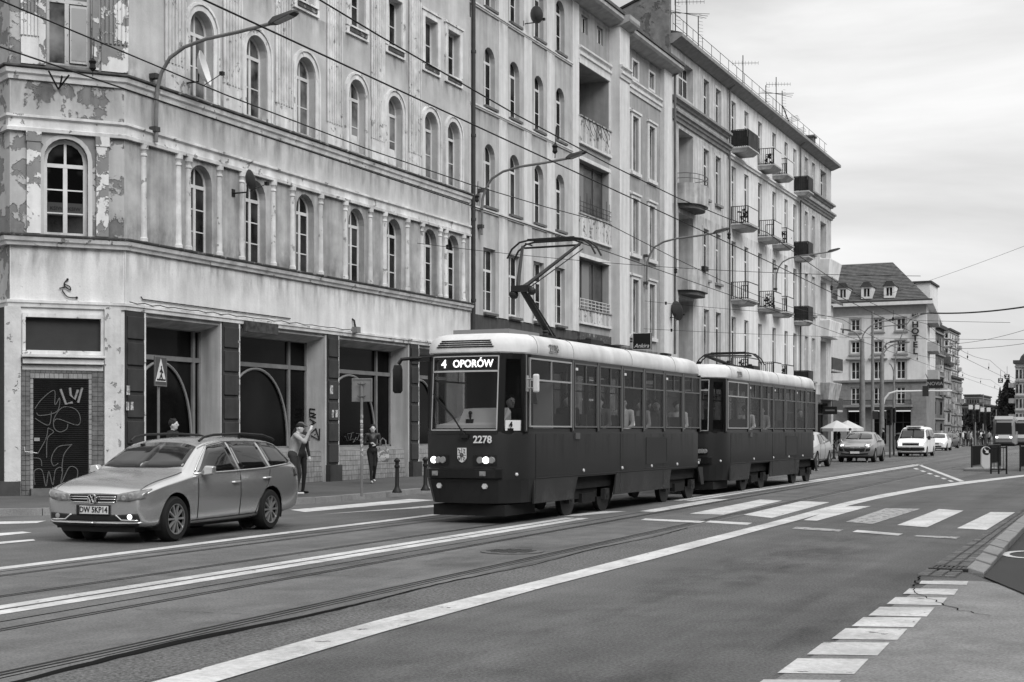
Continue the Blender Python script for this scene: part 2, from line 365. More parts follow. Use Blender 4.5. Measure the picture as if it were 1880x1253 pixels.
for k in range(6):
    t0, t1 = k/6., (k+.5)/6.
    a = (1690+80*t0*.95-8, 858+27*t0); b = (1690+80*t1*.95-8, 858+27*t1)
    quad_px('island_dash', [(a[0]-6,a[1]+2.2),(a[0],a[1]+2),(b[0],b[1]+2),(b[0]-7,b[1]+2.4)])
# right-hand pavement edge: white stripes, worn apron, gutter of setts, kerb, cycle path
st = [(1068,1075.5),(1082,1094),(1098,1113),(1116,1134),(1135,1153.6),(1155.5,1177),(1181,1205.7),(1211,1240),(1250,1283),(1296,1335)]
for k, (a, b) in enumerate(st):
    gy = lambda yy, X: (FPX*HC/(yy - HOR) + X*ST)/CT
    MB().add([(-2.32,gy(a,-2.32),.008),(-2.30,gy(b-2,-2.30),.008),(-1.83,gy(b,-1.83),.008),(-1.86,gy(a+1,-1.86),.008)], [(0,1,2,3)]).build('edge_stripe', M_paint, road)
ap = tag(MB().add([(-2.36,-10,.004),(14,-10,.004),(14,14.2,.004),(-1.0,15.0,.004),(-1.72,15.9,.004),(-2.22,15.85,.004)], [(0,1,2,3,4,5)]).build('pavement_apron', M_walkR), kind='structure')
gA, gB, gC = [G(1713,1040),G(1880,935),(-2.95,60),(-3.3,120)], [G(1772,1050),G(1880,953),(-2.2,60),(-2.5,120)], [G(1806,1061),G(1880,980),(-1.85,60),(-2.1,120)]
gut = tag(strip(gA, [(p[0]+.03,p[1]) for p in gB], .003).build('gutter', mat('gutter_bed', .05, rough=.95)), kind='structure')
random.seed(12)
def along(pl, t0):                        # point at distance t0
    for a, b in zip(pl, pl[1:]):
        L = math.dist(a, b)
        if t0 <= L: return (a[0]+(b[0]-a[0])*t0/L, a[1]+(b[1]-a[1])*t0/L)
        t0 -= L
    return pl[-1]
nset = 0
y = 16.15
while y < 42:
    hgt = .14; xa, xb = lerpx([(p[0],p[1]) for p in gA], y), lerpx([(p[0],p[1]) for p in gB], y)
    cols = 3
    for c in range(cols):
        a = xa + (xb - xa) * c / cols + .008; b = xa + (xb - xa) * (c + 1) / cols - .008
        j = random.uniform(-.012, .012); zz = .018 + random.uniform(0, .01)
        if y < 30 and nset < 290:
            MB().hexa([(a,y+j,-.01),(b,y+j,-.01),(b,y+j+hgt-.016,-.01),(a,y+j+hgt-.016,-.01),(a+.008,y+j+.008,zz),(b-.008,y+j+.008,zz),(b-.008,y+j+hgt-.024,zz),(a+.008,y+j+hgt-.024,zz)]).build('sett', M_sett, gut); nset += 1
    y += hgt
k = 0.
while k < 34:
    L = 1.0; pa, pb, qa, qb = along(gB, k+.01), along(gB, k+L-.012), along(gC, k+.01), along(gC, k+L-.012); h = .05 + .06*min(1, k/3) + random.uniform(-.006,.006)
    MB().hexa([(pa[0],pa[1],-.02),(qa[0],qa[1],-.02),(qb[0],qb[1],-.02),(pb[0],pb[1],-.02),(pa[0]+.02,pa[1],h),(qa[0],qa[1],h),(qb[0],qb[1],h),(pb[0]+.02,pb[1],h)]).build('kerb_stone', M_kerbR, gut, bevel=.012)
    k += L
cyc = MB(); pts = [G(1806,1062)] + gC[1:]; rt = [(.6, 9.6), (14, 28), (14, 60), (14, 120)]
cyc = strip([(p[0]-.005,p[1]) for p in pts], rt, .022); cyc = tag(cyc.build('cycle_path', M_dkasph), kind='structure')
cc = G(1893,1016,.045); ring = []
for k in range(25): a = 2*math.pi*k/24; ring.append((cc[0]+.36*math.cos(a), cc[1]+.6*math.sin(a)))
b = MB(); V = []
for k in range(25):
    a = 2*math.pi*k/24; V += [(cc[0]+.26*math.cos(a), cc[1]+.5*math.sin(a), .03), (cc[0]+.36*math.cos(a), cc[1]+.62*math.sin(a), .03)]
b.add(V, [(2*i,2*i+1,2*i+3,2*i+2) for i in range(24)]).build('painted_ring', M_paint, cyc)
# storm drain in the gutter
dr = thing('storm_drain', 'cast iron gully grate set in the sett gutter by the kerb', 'drain', (-2.3, 16.9, 0))
dc = G(1745,1047)
b = MB(); b.box(dc[0]-.22,dc[0]+.22,dc[1]-.2,dc[1]-.16,0,.036).box(dc[0]-.22,dc[0]+.22,dc[1]+.16,dc[1]+.2,0,.036).box(dc[0]-.22,dc[0]-.18,dc[1]-.16,dc[1]+.16,0,.036).box(dc[0]+.18,dc[0]+.22,dc[1]-.16,dc[1]+.16,0,.036); b.build('frame', M_iron, dr)
for k in range(7): MB().box(dc[0]-.17+k*.052,dc[0]-.14+k*.052,dc[1]-.16,dc[1]+.16,.01,.033).build('bar', M_iron, dr)
# left pavement with its kerb
KL = [(-60,14),(-24,18.6),(-20.2,20.3),(-19.0,21.3),(-18.1,22.9),(-17.4,24.8),(-17.1,27),(-17.1,29.5),(-17.3,32),(-17.6,34.5),(-17.5,45),(-17.3,75),(-17.6,110),(-18.2,150)]
wl = MB()
V = [(p[0]-.14, p[1], .12) for p in KL] + [(-30,150,.12),(-60,150,.12)]
wl.add(V, [tuple(range(len(V)))])
wl = tag(wl.build('pavement', M_walkL), kind='structure')
tot = sum(math.dist(a, b) for a, b in zip(KL, KL[1:])); k = 36.; random.seed(5)
while k < tot - 1.2:
    L = 1.1; a, b_ = along(KL, k+.008), along(KL, k+L-.008); dx, dy = b_[0]-a[0], b_[1]-a[1]; q = math.hypot(dx,dy); nx, ny = -dy/q*.2, dx/q*.2; h = .135 + random.uniform(-.006,.006)
    MB().hexa([(a[0],a[1],-.02),(b_[0],b_[1],-.02),(b_[0]+nx,b_[1]+ny,-.02),(a[0]+nx,a[1]+ny,-.02),(a[0]+nx*.1,a[1]+ny*.1,h),(b_[0]+nx*.1,b_[1]+ny*.1,h),(b_[0]+nx,b_[1]+ny,h),(a[0]+nx,a[1]+ny,h)]).build('kerb_stone', M_kerb, wl)
    k += L

# oil and tyre marks, manhole
M_oil = grimemat('oil_film', .02, (1, .45, 1), 1.7, .44, .78, 'spot', .4)
for (u, yy, wx, wy_) in ((1010,1190,1.0,4.5),(1240,1085,.9,5),(1480,1015,1.1,7),(560,1150,1.6,3.5),(1250,1230,1.2,3),(850,1020,1.6,5),(300,1060,1.5,3),(420,985,1.2,4),(1560,1110,1.0,4),(760,1215,1.3,3)):
    c = G(u, yy); MB().add([(c[0]-wx,c[1]-wy_,.0105),(c[0]+wx,c[1]-wy_,.0105),(c[0]+wx,c[1]+wy_,.0105),(c[0]-wx,c[1]+wy_,.0105)], [(0,1,2,3)]).build('oil_stain', M_oil, road)
c = G(940,1014); mh = thing('manhole_cover', 'round worn manhole cover between the rails of the nearer track', 'manhole', (c[0],c[1],0))
MB().lathe([(.42,.004),(.42,.014),(.36,.016)], (c[0],c[1],0), 24).build('rim', mat('manhole_rim', .09, var=.3), mh)
for i in range(5):
    for j in range(5):
        if (i-2)**2+(j-2)**2 < 7: MB().box(c[0]-.3+.125*i,c[0]-.21+.125*i,c[1]-.3+.125*j,c[1]-.21+.125*j,.016,.021).build('stud', M_iron, mh)
# ================================================================ facade kit
M_white = mat('white_frame', .62, rough=.55, dirt=.15, ds=2)
M_wood = mat('old_white_frame', .45, rough=.7, peel=(.2, .62, 9), var=.1)
M_pane = panemat('window_pane')
M_pane2 = panemat('window_pane_curtain', .012, .24, .52, 1.3)
M_shopg = panemat('shop_glass', .003, .012, .6, .5, spec=.05)
M_soot = mat('sooty_ledge', .07, rough=.95, peel=(.22, .6, 3.5), var=.4, vs_=5)
M_dark = mat('dark_plaster', .055, rough=.9, var=.25, vs_=3, bump=.3)
M_pipe = mat('dark_pipe', .035, rough=.6, var=.3)
M_black = mat('black_iron', .012, rough=.55)
M_roofdk = mat('roof_felt', .05, rough=.9, var=.3)
M_tile = mat('roof_tile', .095, rough=.85, var=.3, vs_=2, grain=.3, gs=20)
class Fac:
    def __init__(s, O, t, n): s.O, s.t, s.n = O, t, n
    def __call__(s, a, o, z): return (s.O[0] + s.t[0]*a + s.n[0]*o, s.O[1] + s.t[1]*a + s.n[1]*o, z)
def outline(s0, s1, z0, z1, arch=0, n=9):
    """opening outline; arch = rise of the head"""
    if not arch: return [(s0,z0),(s1,z0),(s1,z1),(s0,z1)]
    c, h = (s0+s1)/2, (s1-s0)/2
    return [(s0,z0),(s1,z0)] + [(c + h*math.cos(math.pi*k/(n-1)), z1 - arch + arch*math.sin(math.pi*k/(n-1))) for k in range(n)]
def wall(b, s0, s1, z0, z1, ops=(), rev=.25, o=0.):
    """ops: (s0,s1,z0,z1,arch[,reveal]) cut into a rectangle of wall, with the reveals"""
    x = s0
    for op in sorted(ops):
        a, c, p, q, ar = op[:5]; rv = op[5] if len(op) > 5 else rev
        if a > x: b.poly([(x,o,z0),(a,o,z0),(a,o,z1),(x,o,z1)])
        if p > z0: b.poly([(a,o,z0),(c,o,z0),(c,o,p),(a,o,p)])
        ol = outline(a, c, p, q, ar)
        if ar:
            A = ol[2:]
            for (m, n_) in zip(A, A[1:]): b.poly([(m[0],o,m[1]),(n_[0],o,n_[1]),(n_[0],o,z1),(m[0],o,z1)])
        elif q < z1: b.poly([(a,o,q),(c,o,q),(c,o,z1),(a,o,z1)])
        for i in range(len(ol)):
            m, n_ = ol[i], ol[(i+1) % len(ol)]
            b.poly([(m[0],o,m[1]),(n_[0],o,n_[1]),(n_[0],o-rv,n_[1]),(m[0],o-rv,m[1])])
        x = c
    if x < s1: b.poly([(x,o,z0),(s1,o,z0),(s1,o,z1),(x,o,z1)])
def window(F, par, s0, s1, z0, z1, arch=0, rev=.25, o=0., fm=None, pm=None, mull=(.5,), bars=(), trans=None, fw=.07, sill=None, name='window', fd=.035):
    """frame with transom, mullions and glazing bars; pane as its child"""
    O = o - rev; b = MB(F)
    po = outline(s0-.01, s1+.01, z0-.01, z1+.01, arch); pi = outline(s0+fw, s1-fw, z0+fw, z1-fw, max(arch-fw, 0))
    b.ring(po, pi, O-.01, O+fd)
    top = trans if trans else z1 - fw
    if trans: b.box(s0+fw*.9, s1-fw*.9, O, O+fd*1.2, trans-.045, trans+.045)
    for m in mull:
        c = s0 + (s1-s0)*m; b.box(c-.05, c+.05, O, O+fd*1.1, z0+fw*.9, top-.04 if trans else top)
    if trans: 
        for m in mull: c = s0 + (s1-s0)*m; b.box(c-.03, c+.03, O, O+fd*.9, trans+.04, z1-fw*.8)
    for t in bars:
        zz = z0 + (top - z0)*t; b.box(s0+fw*.9, s1-fw*.9, O, O+fd*.75, zz-.016, zz+.016)
    w_ = b.build(name, fm or M_white, par)
    pb = MB(F); pts = outline(s0+.01, s1-.01, z0+.01, z1-.01, arch)
    pb.prism([(p[0], p[1]) for p in pts], O+.0, O+.012, ax=1); pb.build('pane', pm or M_pane, w_)
    if sill:
        MB(F).box(s0-.08, s1+.08, o-.02, o+.1, z0-.1, z0-.02).build('sill', sill, w_)
    return w_
def cpart(o, par, d):
    c = o.copy(); COL.objects.link(c); repar(c, o, par); c.location = Vector(o.location) + Vector(d)
    for g in [q for q in bpy.data.objects if q.parent == o]:
        e = g.copy(); COL.objects.link(e); repar(e, g, c)
    return c
def sweep(path, prof, T=None):
    """profile (out, z) carried along a plan polyline with mitred corners"""
    n = len(path); rings = []
    for i, p in enumerate(path):
        ns = []
        for a, b in ((i-1, i), (i, i+1)):
            if 0 <= a and b < n:
                dx, dy = path[b][0]-path[a][0], path[b][1]-path[a][1]; L = math.hypot(dx, dy); ns.append((dy/L, -dx/L))
        if len(ns) == 1: m = ns[0]
        else:
            k = 1 + ns[0][0]*ns[1][0] + ns[0][1]*ns[1][1]; m = ((ns[0][0]+ns[1][0])/k, (ns[0][1]+ns[1][1])/k)
        rings.append([(p[0]+m[0]*o, p[1]+m[1]*o, z) for o, z in prof])
    return MB().loft(rings)
def arch_band(b, s0, s1, z0, zs, arch, wd, o0, o1, n=11):
    """raised moulding round an arched opening: jambs and archivolt"""
    c, h = (s0+s1)/2, (s1-s0)/2
    inn = [(s0,z0)] + [(c - h*math.cos(math.pi*k/(n-1)), zs + arch*math.sin(math.pi*k/(n-1))) for k in range(n)] + [(s1,z0)]
    out = [(s0-wd,z0)] + [(c - (h+wd)*math.cos(math.pi*k/(n-1)), zs + (arch+wd)*math.sin(math.pi*k/(n-1))) for k in range(n)] + [(s1+wd,z0)]
    for i in range(len(inn)-1):
        a, d, e, f = inn[i], inn[i+1], out[i+1], out[i]
        b.hexa([(a[0],o0,a[1]),(d[0],o0,d[1]),(e[0],o0,e[1]),(f[0],o0,f[1]),(a[0],o1,a[1]),(d[0],o1,d[1]),(e[0],o1,e[1]),(f[0],o1,f[1])])
XF = -22.5
FA = Fac((XF, 0), (0, 1), (1, 0))
# ================================================================ corner tenement (left)
M_Aw = mat('render_grey', .49, rough=.92, var=.09, vs_=1.4, dirt=.2, ds=.6, streak=.17, grain=.07, gs=30, bump=.25, bs=25)
M_Alow = mat('render_pale', .66, rough=.92, var=.09, vs_=1.1, dirt=.12, ds=.7, streak=.18, grain=.08, gs=30, bump=.3, bs=18, spots=.25)
M_At = mat('stucco_trim', .66, rough=.9, peel=(.32, .63, 3.2), var=.12, streak=.25, dirt=.2, ds=1.2, bump=.3, bs=22)
M_Apil = mat('stucco_pilaster', .64, rough=.9, peel=(.34, .635, 4.2), var=.12, vs_=4, streak=.3, dirt=.2, ds=1.5, bump=.25, bs=22)
M_Apeel = mat('render_flaked', .40, rough=.95, peel=(.19, .505, 1.5), var=.08, streak=.2, bump=.3, bs=25)
M_Apeel2 = mat('stucco_flaked', .62, rough=.95, peel=(.22, .5, 1.9), var=.08, streak=.2, bump=.3, bs=25)
M_jamb = mat('jamb_stucco', .46, rough=.9, var=.12, vs_=1.2, streak=.4, bump=.25, bs=20)
M_pier = mat('pier_paint', .036, rough=.75, var=.25, vs_=2.2, streak=.3, bump=.2)
M_gtile = mat('glazed_tile', .14, rough=.4, var=.32, vs_=6, dirt=.2)
M_gtile2 = mat('glazed_tile_pale', .28, rough=.4, var=.25, vs_=6, dirt=.2)
M_grout = mat('grout', .06, rough=.95)
A = thing('tenement_house', 'weathered corner tenement with arched windows, slim columns and big dark shop windows', 'building', (XF, 36, 0))
PRs = PX(228, XF); PR = (XF, PRs)
_d = 32.9; _x = (18-CX)/FPX*_d; PL = (_x*CT - _d*ST, _x*ST + _d*CT)
Lc = math.dist(PL, PR); tc_ = ((PR[0]-PL[0])/Lc, (PR[1]-PL[1])/Lc); FC = Fac(PL, tc_, (tc_[1], -tc_[0]))
PLL = (PL[0] - 7*math.cos(R(118)-0), PL[1] + 7*math.sin(R(118))); PLL = (PL[0]-6.2, PL[1]+3.0)
Ll = math.dist(PLL, PL); tl = ((PL[0]-PLL[0])/Ll, (PL[1]-PLL[1])/Ll); FL = Fac(PLL, tl, (tl[1], -tl[0]))
def cs(u): return (u-18)/210*Lc
def cz(y, u=120): return HC + (HOR-y)*(_d + .9*(u-18)/210)/FPX
SE = 45.72
wc = [30.03, 32.48, 34.95, 37.83, 40.2, 42.69, 44.39]
shops = [(PX(a, XF), PX(b_, XF)) for a, b_ in ((266,405),(439,597),(621,749),(768,850))]
ZT = 20.4
b = MB(FA); wall(b, PRs, SE, 4.5, 6.0); wall(b, PRs, SE, 0, 4.5, [(a, c, 0, 4.48, 0, .75) for a, c in shops]); b.build('ground_floor_wall', M_jamb, A)
b = MB(FA).box(PRs, SE-.004, .004, .03, 4.66, 5.95); b.build('fascia', M_Alow, A)
b = MB(FA); wall(b, PRs, SE, 6.0, 8.6, [(c-.47, c+.47, 6.2, 8.47, .47, .24) for c in wc]); b.build('first_floor_wall', mat('render_niche', .40, rough=.92, var=.10, dirt=.25, ds=1.2, streak=.35, bump=.25, bs=25), A)
b = MB(FA); wall(b, PRs, SE, 8.6, 10.15)
wall(b, PRs, SE, 10.15, 13.6, [(c-.5, c+.5, 10.2, 12.43, .5, .24) for c in wc]); wall(b, PRs, SE, 13.6, 16.6, [(c-.46, c+.46, 14.0, 15.56, 0, .24) for c in wc]); wall(b, PRs, SE, 16.6, ZT); b.build('upper_wall', M_Aw, A)
# chamfered corner and the front in the side street
b = MB(FC); wall(b, 0, Lc, 4.6, 6.0); wall(b, 0, Lc, 0, 4.6, [(cs(46), cs(184), 3.5, 4.27, 0, .12)]); b.build('corner_ground_wall', M_Alow, A)
b = MB(FC); wall(b, 0, Lc, 6.0, 8.6, [(cs(79), cs(160), 6.2, 8.48, .5, .2)]); wall(b, 0, Lc, 8.6, 10.15); wall(b, 0, Lc, 10.15, 14.0, [(cs(84), cs(166), 10.2, 13.2, 0, .2)]); wall(b, 0, Lc, 14.0, ZT); b.build('corner_upper_wall', M_Apeel, A)
b = MB(FL); wall(b, 0, Ll, 0, ZT); b.build('side_street_wall', M_Apeel, A)
MB(FL).box(Ll-2.4, Ll-.12, .005, .05, .1, 4.5).build('side_shutter', M_pier, A)
b = MB(); bk = [(PLL[0], PLL[1]), PL, PR, (XF, SE), (XF-11, SE), (XF-11, PLL[1]+5)]
b.poly([(p[0], p[1], ZT) for p in bk]); b.add([(XF,SE,0),(XF-11,SE,0),(XF-11,SE,ZT),(XF,SE,ZT)], [(0,1,2,3)]); b.build('roof', M_roofdk, A)
pth = [PLL, PL, PR, (XF, SE)]
sweep(pth, [(-.02,5.93),(.10,5.93),(.12,6.0),(.17,6.03),(.2,6.12),(-.02,6.16)]).build('cornice', M_At, A)
sweep(pth, [(-.02,6.165),(.22,6.13),(.235,6.16),(.235,6.185),(-.02,6.215)]).build('cornice_ledge', M_soot, A)
sweep(pth, [(-.02,8.58),(.09,8.58),(.1,8.66),(.05,8.68),(.05,8.86),(.11,8.9),(.11,8.96),(-.02,8.98)]).build('frieze', M_At, A)
sweep(pth, [(-.02,9.78),(.05,9.78),(.07,9.88),(.12,9.92),(.14,10.02),(-.02,10.04)]).build('sill_course', M_At, A)
sweep(pth, [(-.02,10.045),(.16,10.03),(.19,10.05),(.19,10.09),(-.02,10.14)]).build('sill_course_ledge', M_soot, A)
sweep(pth, [(-.02,4.5),(.05,4.5),(.06,4.58),(.09,4.6),(.09,4.66),(-.02,4.68)]).build('lintel_moulding', M_At, A)
sweep(pth, [(-.02,19.6),(.2,19.7),(.5,20.0),(.55,20.3),(-.02,20.42)]).build('eaves_cornice', M_At, A)
# windows of the street front
w0 = window(FA, A, wc[0]-.47, wc[0]+.47, 6.2, 8.47, .47, .24, bars=(.33,.66), trans=7.93)
for c in wc[1:]: cpart(w0, A, (0, c-wc[0], 0))
w0 = window(FA, A, wc[0]-.5, wc[0]+.5, 10.2, 12.43, .5, .24, bars=(.5,), trans=11.85, pm=M_pane2)
for c in wc[1:]: cpart(w0, A, (0, c-wc[0], 0))
w0 = window(FA, A, wc[0]-.46, wc[0]+.46, 14.0, 15.56, 0, .24, bars=(.5,))
for c in wc[1:]: cpart(w0, A, (0, c-wc[0], 0))
for c in (37.83, 40.2):      # tilted sash
    MB().hexa([(XF-.2,c-.02,10.26),(XF-.2,c+.42,10.26),(XF-.16,c+.42,10.26),(XF-.16,c-.02,10.26),(XF-.4,c-.02,11.78),(XF-.4,c+.42,11.78),(XF-.36,c+.42,11.78),(XF-.36,c-.02,11.78)]).build('tilted_sash', M_white, A)
b = MB(FA); arch_band(b, wc[0]-.5, wc[0]+.5, 10.15, 11.93, .5, .14, -.01, .05); arch_band(b, wc[0]-.65, wc[0]+.65, 10.15, 11.93, .65, .07, -.01, .085)
p0 = b.build('window_surround', M_At, A)
for c in wc[1:]: cpart(p0, A, (0, c-wc[0], 0))
b = MB(FA); s0, s1 = wc[0]-.46, wc[0]+.46
b.box(s0-.2,s0-.001,0,.06,13.98,15.75).box(s1+.001,s1+.2,0,.06,13.98,15.75).box(s0,s1,0,.06,15.561,15.75).box(s0-.26,s1+.26,.0,.1,15.752,15.83).box(s0-.2,s1+.2,0,.07,13.72,13.93).box(s0-.04,s1+.04,.0,.13,13.932,13.985)
p0 = b.build('window_surround', M_At, A)
for c in wc[1:]: cpart(p0, A, (0, c-wc[0], 0))
b = MB(FA).box(s0-.05, s1+.05, .071, .10, 13.80, 13.93); p0 = b.build('sill_box', M_soot, A)
for c in wc[2:]: cpart(p0, A, (0, c-wc[0], 0))
# slim engaged columns of the first floor
def column(F, s, par):
    b = MB(F)
    rings = []
    for z, r in ((6.22,.115),(6.3,.115),(6.32,.095),(6.4,.09),(8.1,.075),(8.28,.075),(8.30,.095),(8.34,.095),(8.36,.08),(8.42,.085),(8.46,.12),(8.585,.125)):
        rings.append([(s + r*math.cos(math.pi*k/8), r*1.0*math.sin(math.pi*k/8), z) for k in range(9)] + [(s - r, -.02, z), (s + r, -.02, z)])
    b.loft(rings); return b.build('column', M_Apil, par, smooth=True)
c0 = column(FA, 27.75, A)
for u in (327,345,402,443,501,536,588,633,679,705.5,747,774,807,817.5,850): cpart(c0, A, (0, PX(u, XF)-27.75, 0))
# fluted giant pilasters
def pilaster(F, s, wd, par, z0=10.15, zb=10.75, z1=19.6, m=None):
    b = MB(F); b.box(s-wd/2, s+wd/2, -.01, .05, z0, zb).box(s-wd/2+.02, s+wd/2-.02, -.01, .03, zb, z1)
    n = 6
    for k in range(n+1):
        x = s - wd/2 + .02 + (wd-.04)*k/n; b.box(x-.028, x+.028, .03, .065, zb+.06, z1-.05)
    return b.build('fluted_pilaster', m or M_Apil, par)
p0 = pilaster(FA, 28.95, .82, A)
for u0, u1 in ((409,442),(504,535),(599,626),(680,704),(749,772)): cpart(p0, A, (0, PX((u0+u1)/2, XF)-28.95, 0))
pilaster(FC, cs(210), .62, A, m=M_Apeel2); pilaster(FC, cs(58), .5, A, m=M_Apeel2); MB(FC).box(cs(168),cs(180),-.01,.07,10.15,19.6).box(cs(70),cs(82),-.01,.07,10.15,19.6).build('window_jamb_moulding', M_Apeel2, A)
for u0, u1 in ((48,73),(175,198)):
    b = MB(FC).box(cs(u0), cs(u1), 0, .07, 6.22, 8.35).box(cs(u0)-.02, cs(u1)+.02, 0, .09, 8.351, 8.585).build('flat_pilaster', M_Apeel2, A)
# corner windows
w0 = window(FC, A, cs(79), cs(160), 6.2, 8.48, .5, .2, bars=(.33,.66), trans=7.86, fw=.09, fm=M_white)
b = MB(FC); arch_band(b, cs(79), cs(160), 6.2, 7.98, .5, .1, -.01, .02); b.build('window_surround', M_jamb, A)
for c in (.30, .71):
    text('window_notice', 'KSIW', .12, axes(FC(cs(79)+(cs(160)-cs(79))*c, -.18, 6.86), tc_+(0,), (0,0,1)), mat('notice_print', .008), w0)
    MB(FC).box(cs(79)+(cs(160)-cs(79))*c-.2, cs(79)+(cs(160)-cs(79))*c+.2, -.2, -.183, 6.7, 7.0).build('notice_board', mat('notice_grey', .045), w0)
w0 = window(FC, A, cs(84), cs(166), 10.2, 13.2, 0, .2, fm=M_wood, pm=M_pane2, mull=(.47,), trans=11.75, fw=.08)
MB(FC).box(cs(128),cs(160),-.14,-.11,10.3,11.66).build('casement', M_wood, w0); MB(FC).box(cs(131),cs(158),-.109,-.1,10.36,11.6).build('pane', mat('milky_pane', .30, rough=.3), w0)
# ---- shop windows
for i, (s0, s1) in enumerate(shops):
    z0, z1, o = 1.12, 4.3, -.72
    sm = s0 + (s1-s0)*(.78 if i else .9)
    b = MB(FA); b.box(s0,s1,o,o+.08,z0,z0+.06).box(s0,s1,o,o+.08,4.22,4.48).box(s0,s0+.07,o,o+.08,z0,z1).box(s1-.07,s1,o,o+.08,z0,z1).box(s0,s1,o+.001,o+.09,3.42,3.54).box(sm-.05,sm+.05,o+.002,o+.095,z0,z1)
    sw = b.build('shop_window', mat('shop_frame', .17, rough=.6, var=.2), A)
    MB(FA).box(s0+.01,s1-.01,o+.012,o+.03,z0,z1).build('pane', M_shopg, sw)
    c, h = (s0 + sm)/2 + .02, (sm - s0)/2 - .1
    MB(FA).tube([(c - h*math.cos(math.pi*k/24), o+.075, z0+.05 + 2.2*math.sin(math.pi*k/24)**.85) for k in range(25)], .038, 6).build('arch_trim', mat('trim_bronze', .20, rough=.5), sw)
    MB(FA).hexa([(s0,-.74,4.22),(s1,-.74,4.22),(s1,-.05,4.40),(s0,-.05,4.40),(s0,-.74,4.479),(s1,-.74,4.479),(s1,-.05,4.479),(s0,-.05,4.479)]).build('sloped_head', M_jamb, A)
    rs = MB(FA); rs.hexa([(s0,-.76,.1),(s1,-.76,.1),(s1,-.1,.1),(s0,-.1,.1),(s0,-.76,1.12),(s1,-.76,1.12),(s1,-.16,1.02),(s0,-.16,1.02)]); rs = rs.build('stall_riser', M_grout, A)
    tb = MB(FA); n = int((s1-s0)/.15); random.seed(i)
    for k in range(n):
        for j in range(6):
            x = s0 + (s1-s0)*k/n; z = .12 + .15*j; e = random.uniform(0,.008); oo = -.1 - .06*(z-.1)/.92
            tb.box(x+.006, x+(s1-s0)/n-.006, oo-.02, oo+.018+e, z+.005, z+.143)
        tb.hexa([(s0+(s1-s0)*k/n+.006,-.165,1.02),(s0+(s1-s0)*(k+1)/n-.006,-.165,1.02),(s0+(s1-s0)*(k+1)/n-.006,-.62,1.10),(s0+(s1-s0)*k/n+.006,-.62,1.10),(s0+(s1-s0)*k/n+.006,-.165,1.045),(s0+(s1-s0)*(k+1)/n-.006,-.165,1.045),(s0+(s1-s0)*(k+1)/n-.006,-.62,1.125),(s0+(s1-s0)*k/n+.006,-.62,1.125)])
    tag(tb.build('wall_tiles', M_gtile2, A), kind='stuff')
    b = MB(FA).box(s0-.17, s0-.002, .0, .035, .1, 4.48)
    b.build('opening_architrave', M_At, A)
piers = [(PRs+.02, PX(262,XF)), (PX(407,XF), PX(436,XF)), (PX(599.5,XF), PX(619,XF)), (PX(751.5,XF), PX(766,XF)), (PX(853,XF), SE-.05)]
for i, (a, c) in enumerate(piers):
    pr = MB(FA).box(a, c, .0, .045, .62, 4.48).build('pier', M_pier, A)
    if i: MB(FA).box(a-.04, c+.04, .0, .16, .1, .61).build('plinth', M_pier, pr)
    for k in range(6):
        MB(FA).box(a+.03, c-.03, .045, .085, .68+.63*k, .68+.63*k+.54).build('rusticated_block', M_pier, pr, bevel=.015)
# stickers, house numbers, fittings on the piers
M_stick = mat('paper_sticker', .5, peel=(.2, .5, 14))
for (u, y, wd, h) in ((230,717,.12,.22),(229,746,.10,.2),(237,746,.10,.2)):
    s, z = PXZ(u, y, XF); MB(FA).box(s-wd/2, s+wd/2, .086, .09, z-h/2, z+h/2).build('sticker', M_stick, A)
for (u, y, wd, h) in ((604,716,.16,.26),(608,760,.2,.22),(612,760,.2,.22),(434,628,.1,.06)):
    s, z = PXZ(u, y, XF); MB(FA).box(s-wd/2, s+wd/2, .086, .09, z-h/2, z+h/2).build('sticker', M_stick, A)
# entrance in the chamfer
b = MB(FC).box(cs(40),cs(188),.0,.05,cz(680),cz(672)); b.box(cs(40),cs(188),.0,.17,cz(669),cz(660)).hexa([(cs(38),0,cz(659.9)),(cs(190),0,cz(659.9)),(cs(190),.26,cz(657)),(cs(38),.26,cz(657)),(cs(38),0,cz(652)),(cs(190),0,cz(652)),(cs(190),.26,cz(654)),(cs(38),.26,cz(654))]); b.build('door_canopy', M_Alow, A)
MB(FC).box(cs(46),cs(184),-.12,-.1,3.5,4.27).build('transom_panel', mat('transom_board', .03, rough=.7, var=.15), A)
MB(FC).ring([(cs(40),3.4),(cs(190),3.4),(cs(190),4.36),(cs(40),4.36)], [(cs(46),3.5),(cs(184),3.5),(cs(184),4.27),(cs(46),4.27)], -.005, .05).build('transom_frame', M_At, A)
b = MB(FC).box(cs(8),cs(37),.0,.11,.42,4.5).box(cs(190),cs(221),.0,.11,.12,4.5); b.build('door_post', mat('peeling_stucco', .56, peel=(.3,.63,4), var=.1, streak=.2, bump=.5, bs=10), A)
MB(FC).box(cs(-8),cs(36),.0,.18,.1,.45).build('post_base', M_dark, A)
MB(FC).box(cs(38),cs(189),.0,.02,.1,cz(675)).build('tile_bed', M_grout, A)
dz0, dz1, du0, du1 = cz(897), cz(696), 60, 160
dr = MB(FC).box(cs(du0),cs(du1),.02,.028,.3,dz1).build('roller_shutter', mat('shutter_dark', .012, rough=.6, var=.3), A)
n = 56
for k in range(n):
    z = .3 + (dz1-.3)*k/n; h = (dz1-.3)/n
    MB(FC).hexa([(cs(du0),.028,z),(cs(du1),.028,z),(cs(du1),.034,z),(cs(du0),.034,z),(cs(du0),.028,z+h*.9),(cs(du1),.028,z+h*.9),(cs(du1),.052,z+h*.62),(cs(du0),.052,z+h*.62)]).build('slat', MATS['shutter_dark'], dr)
tb = MB(FC); tp = MB(FC); random.seed(9)
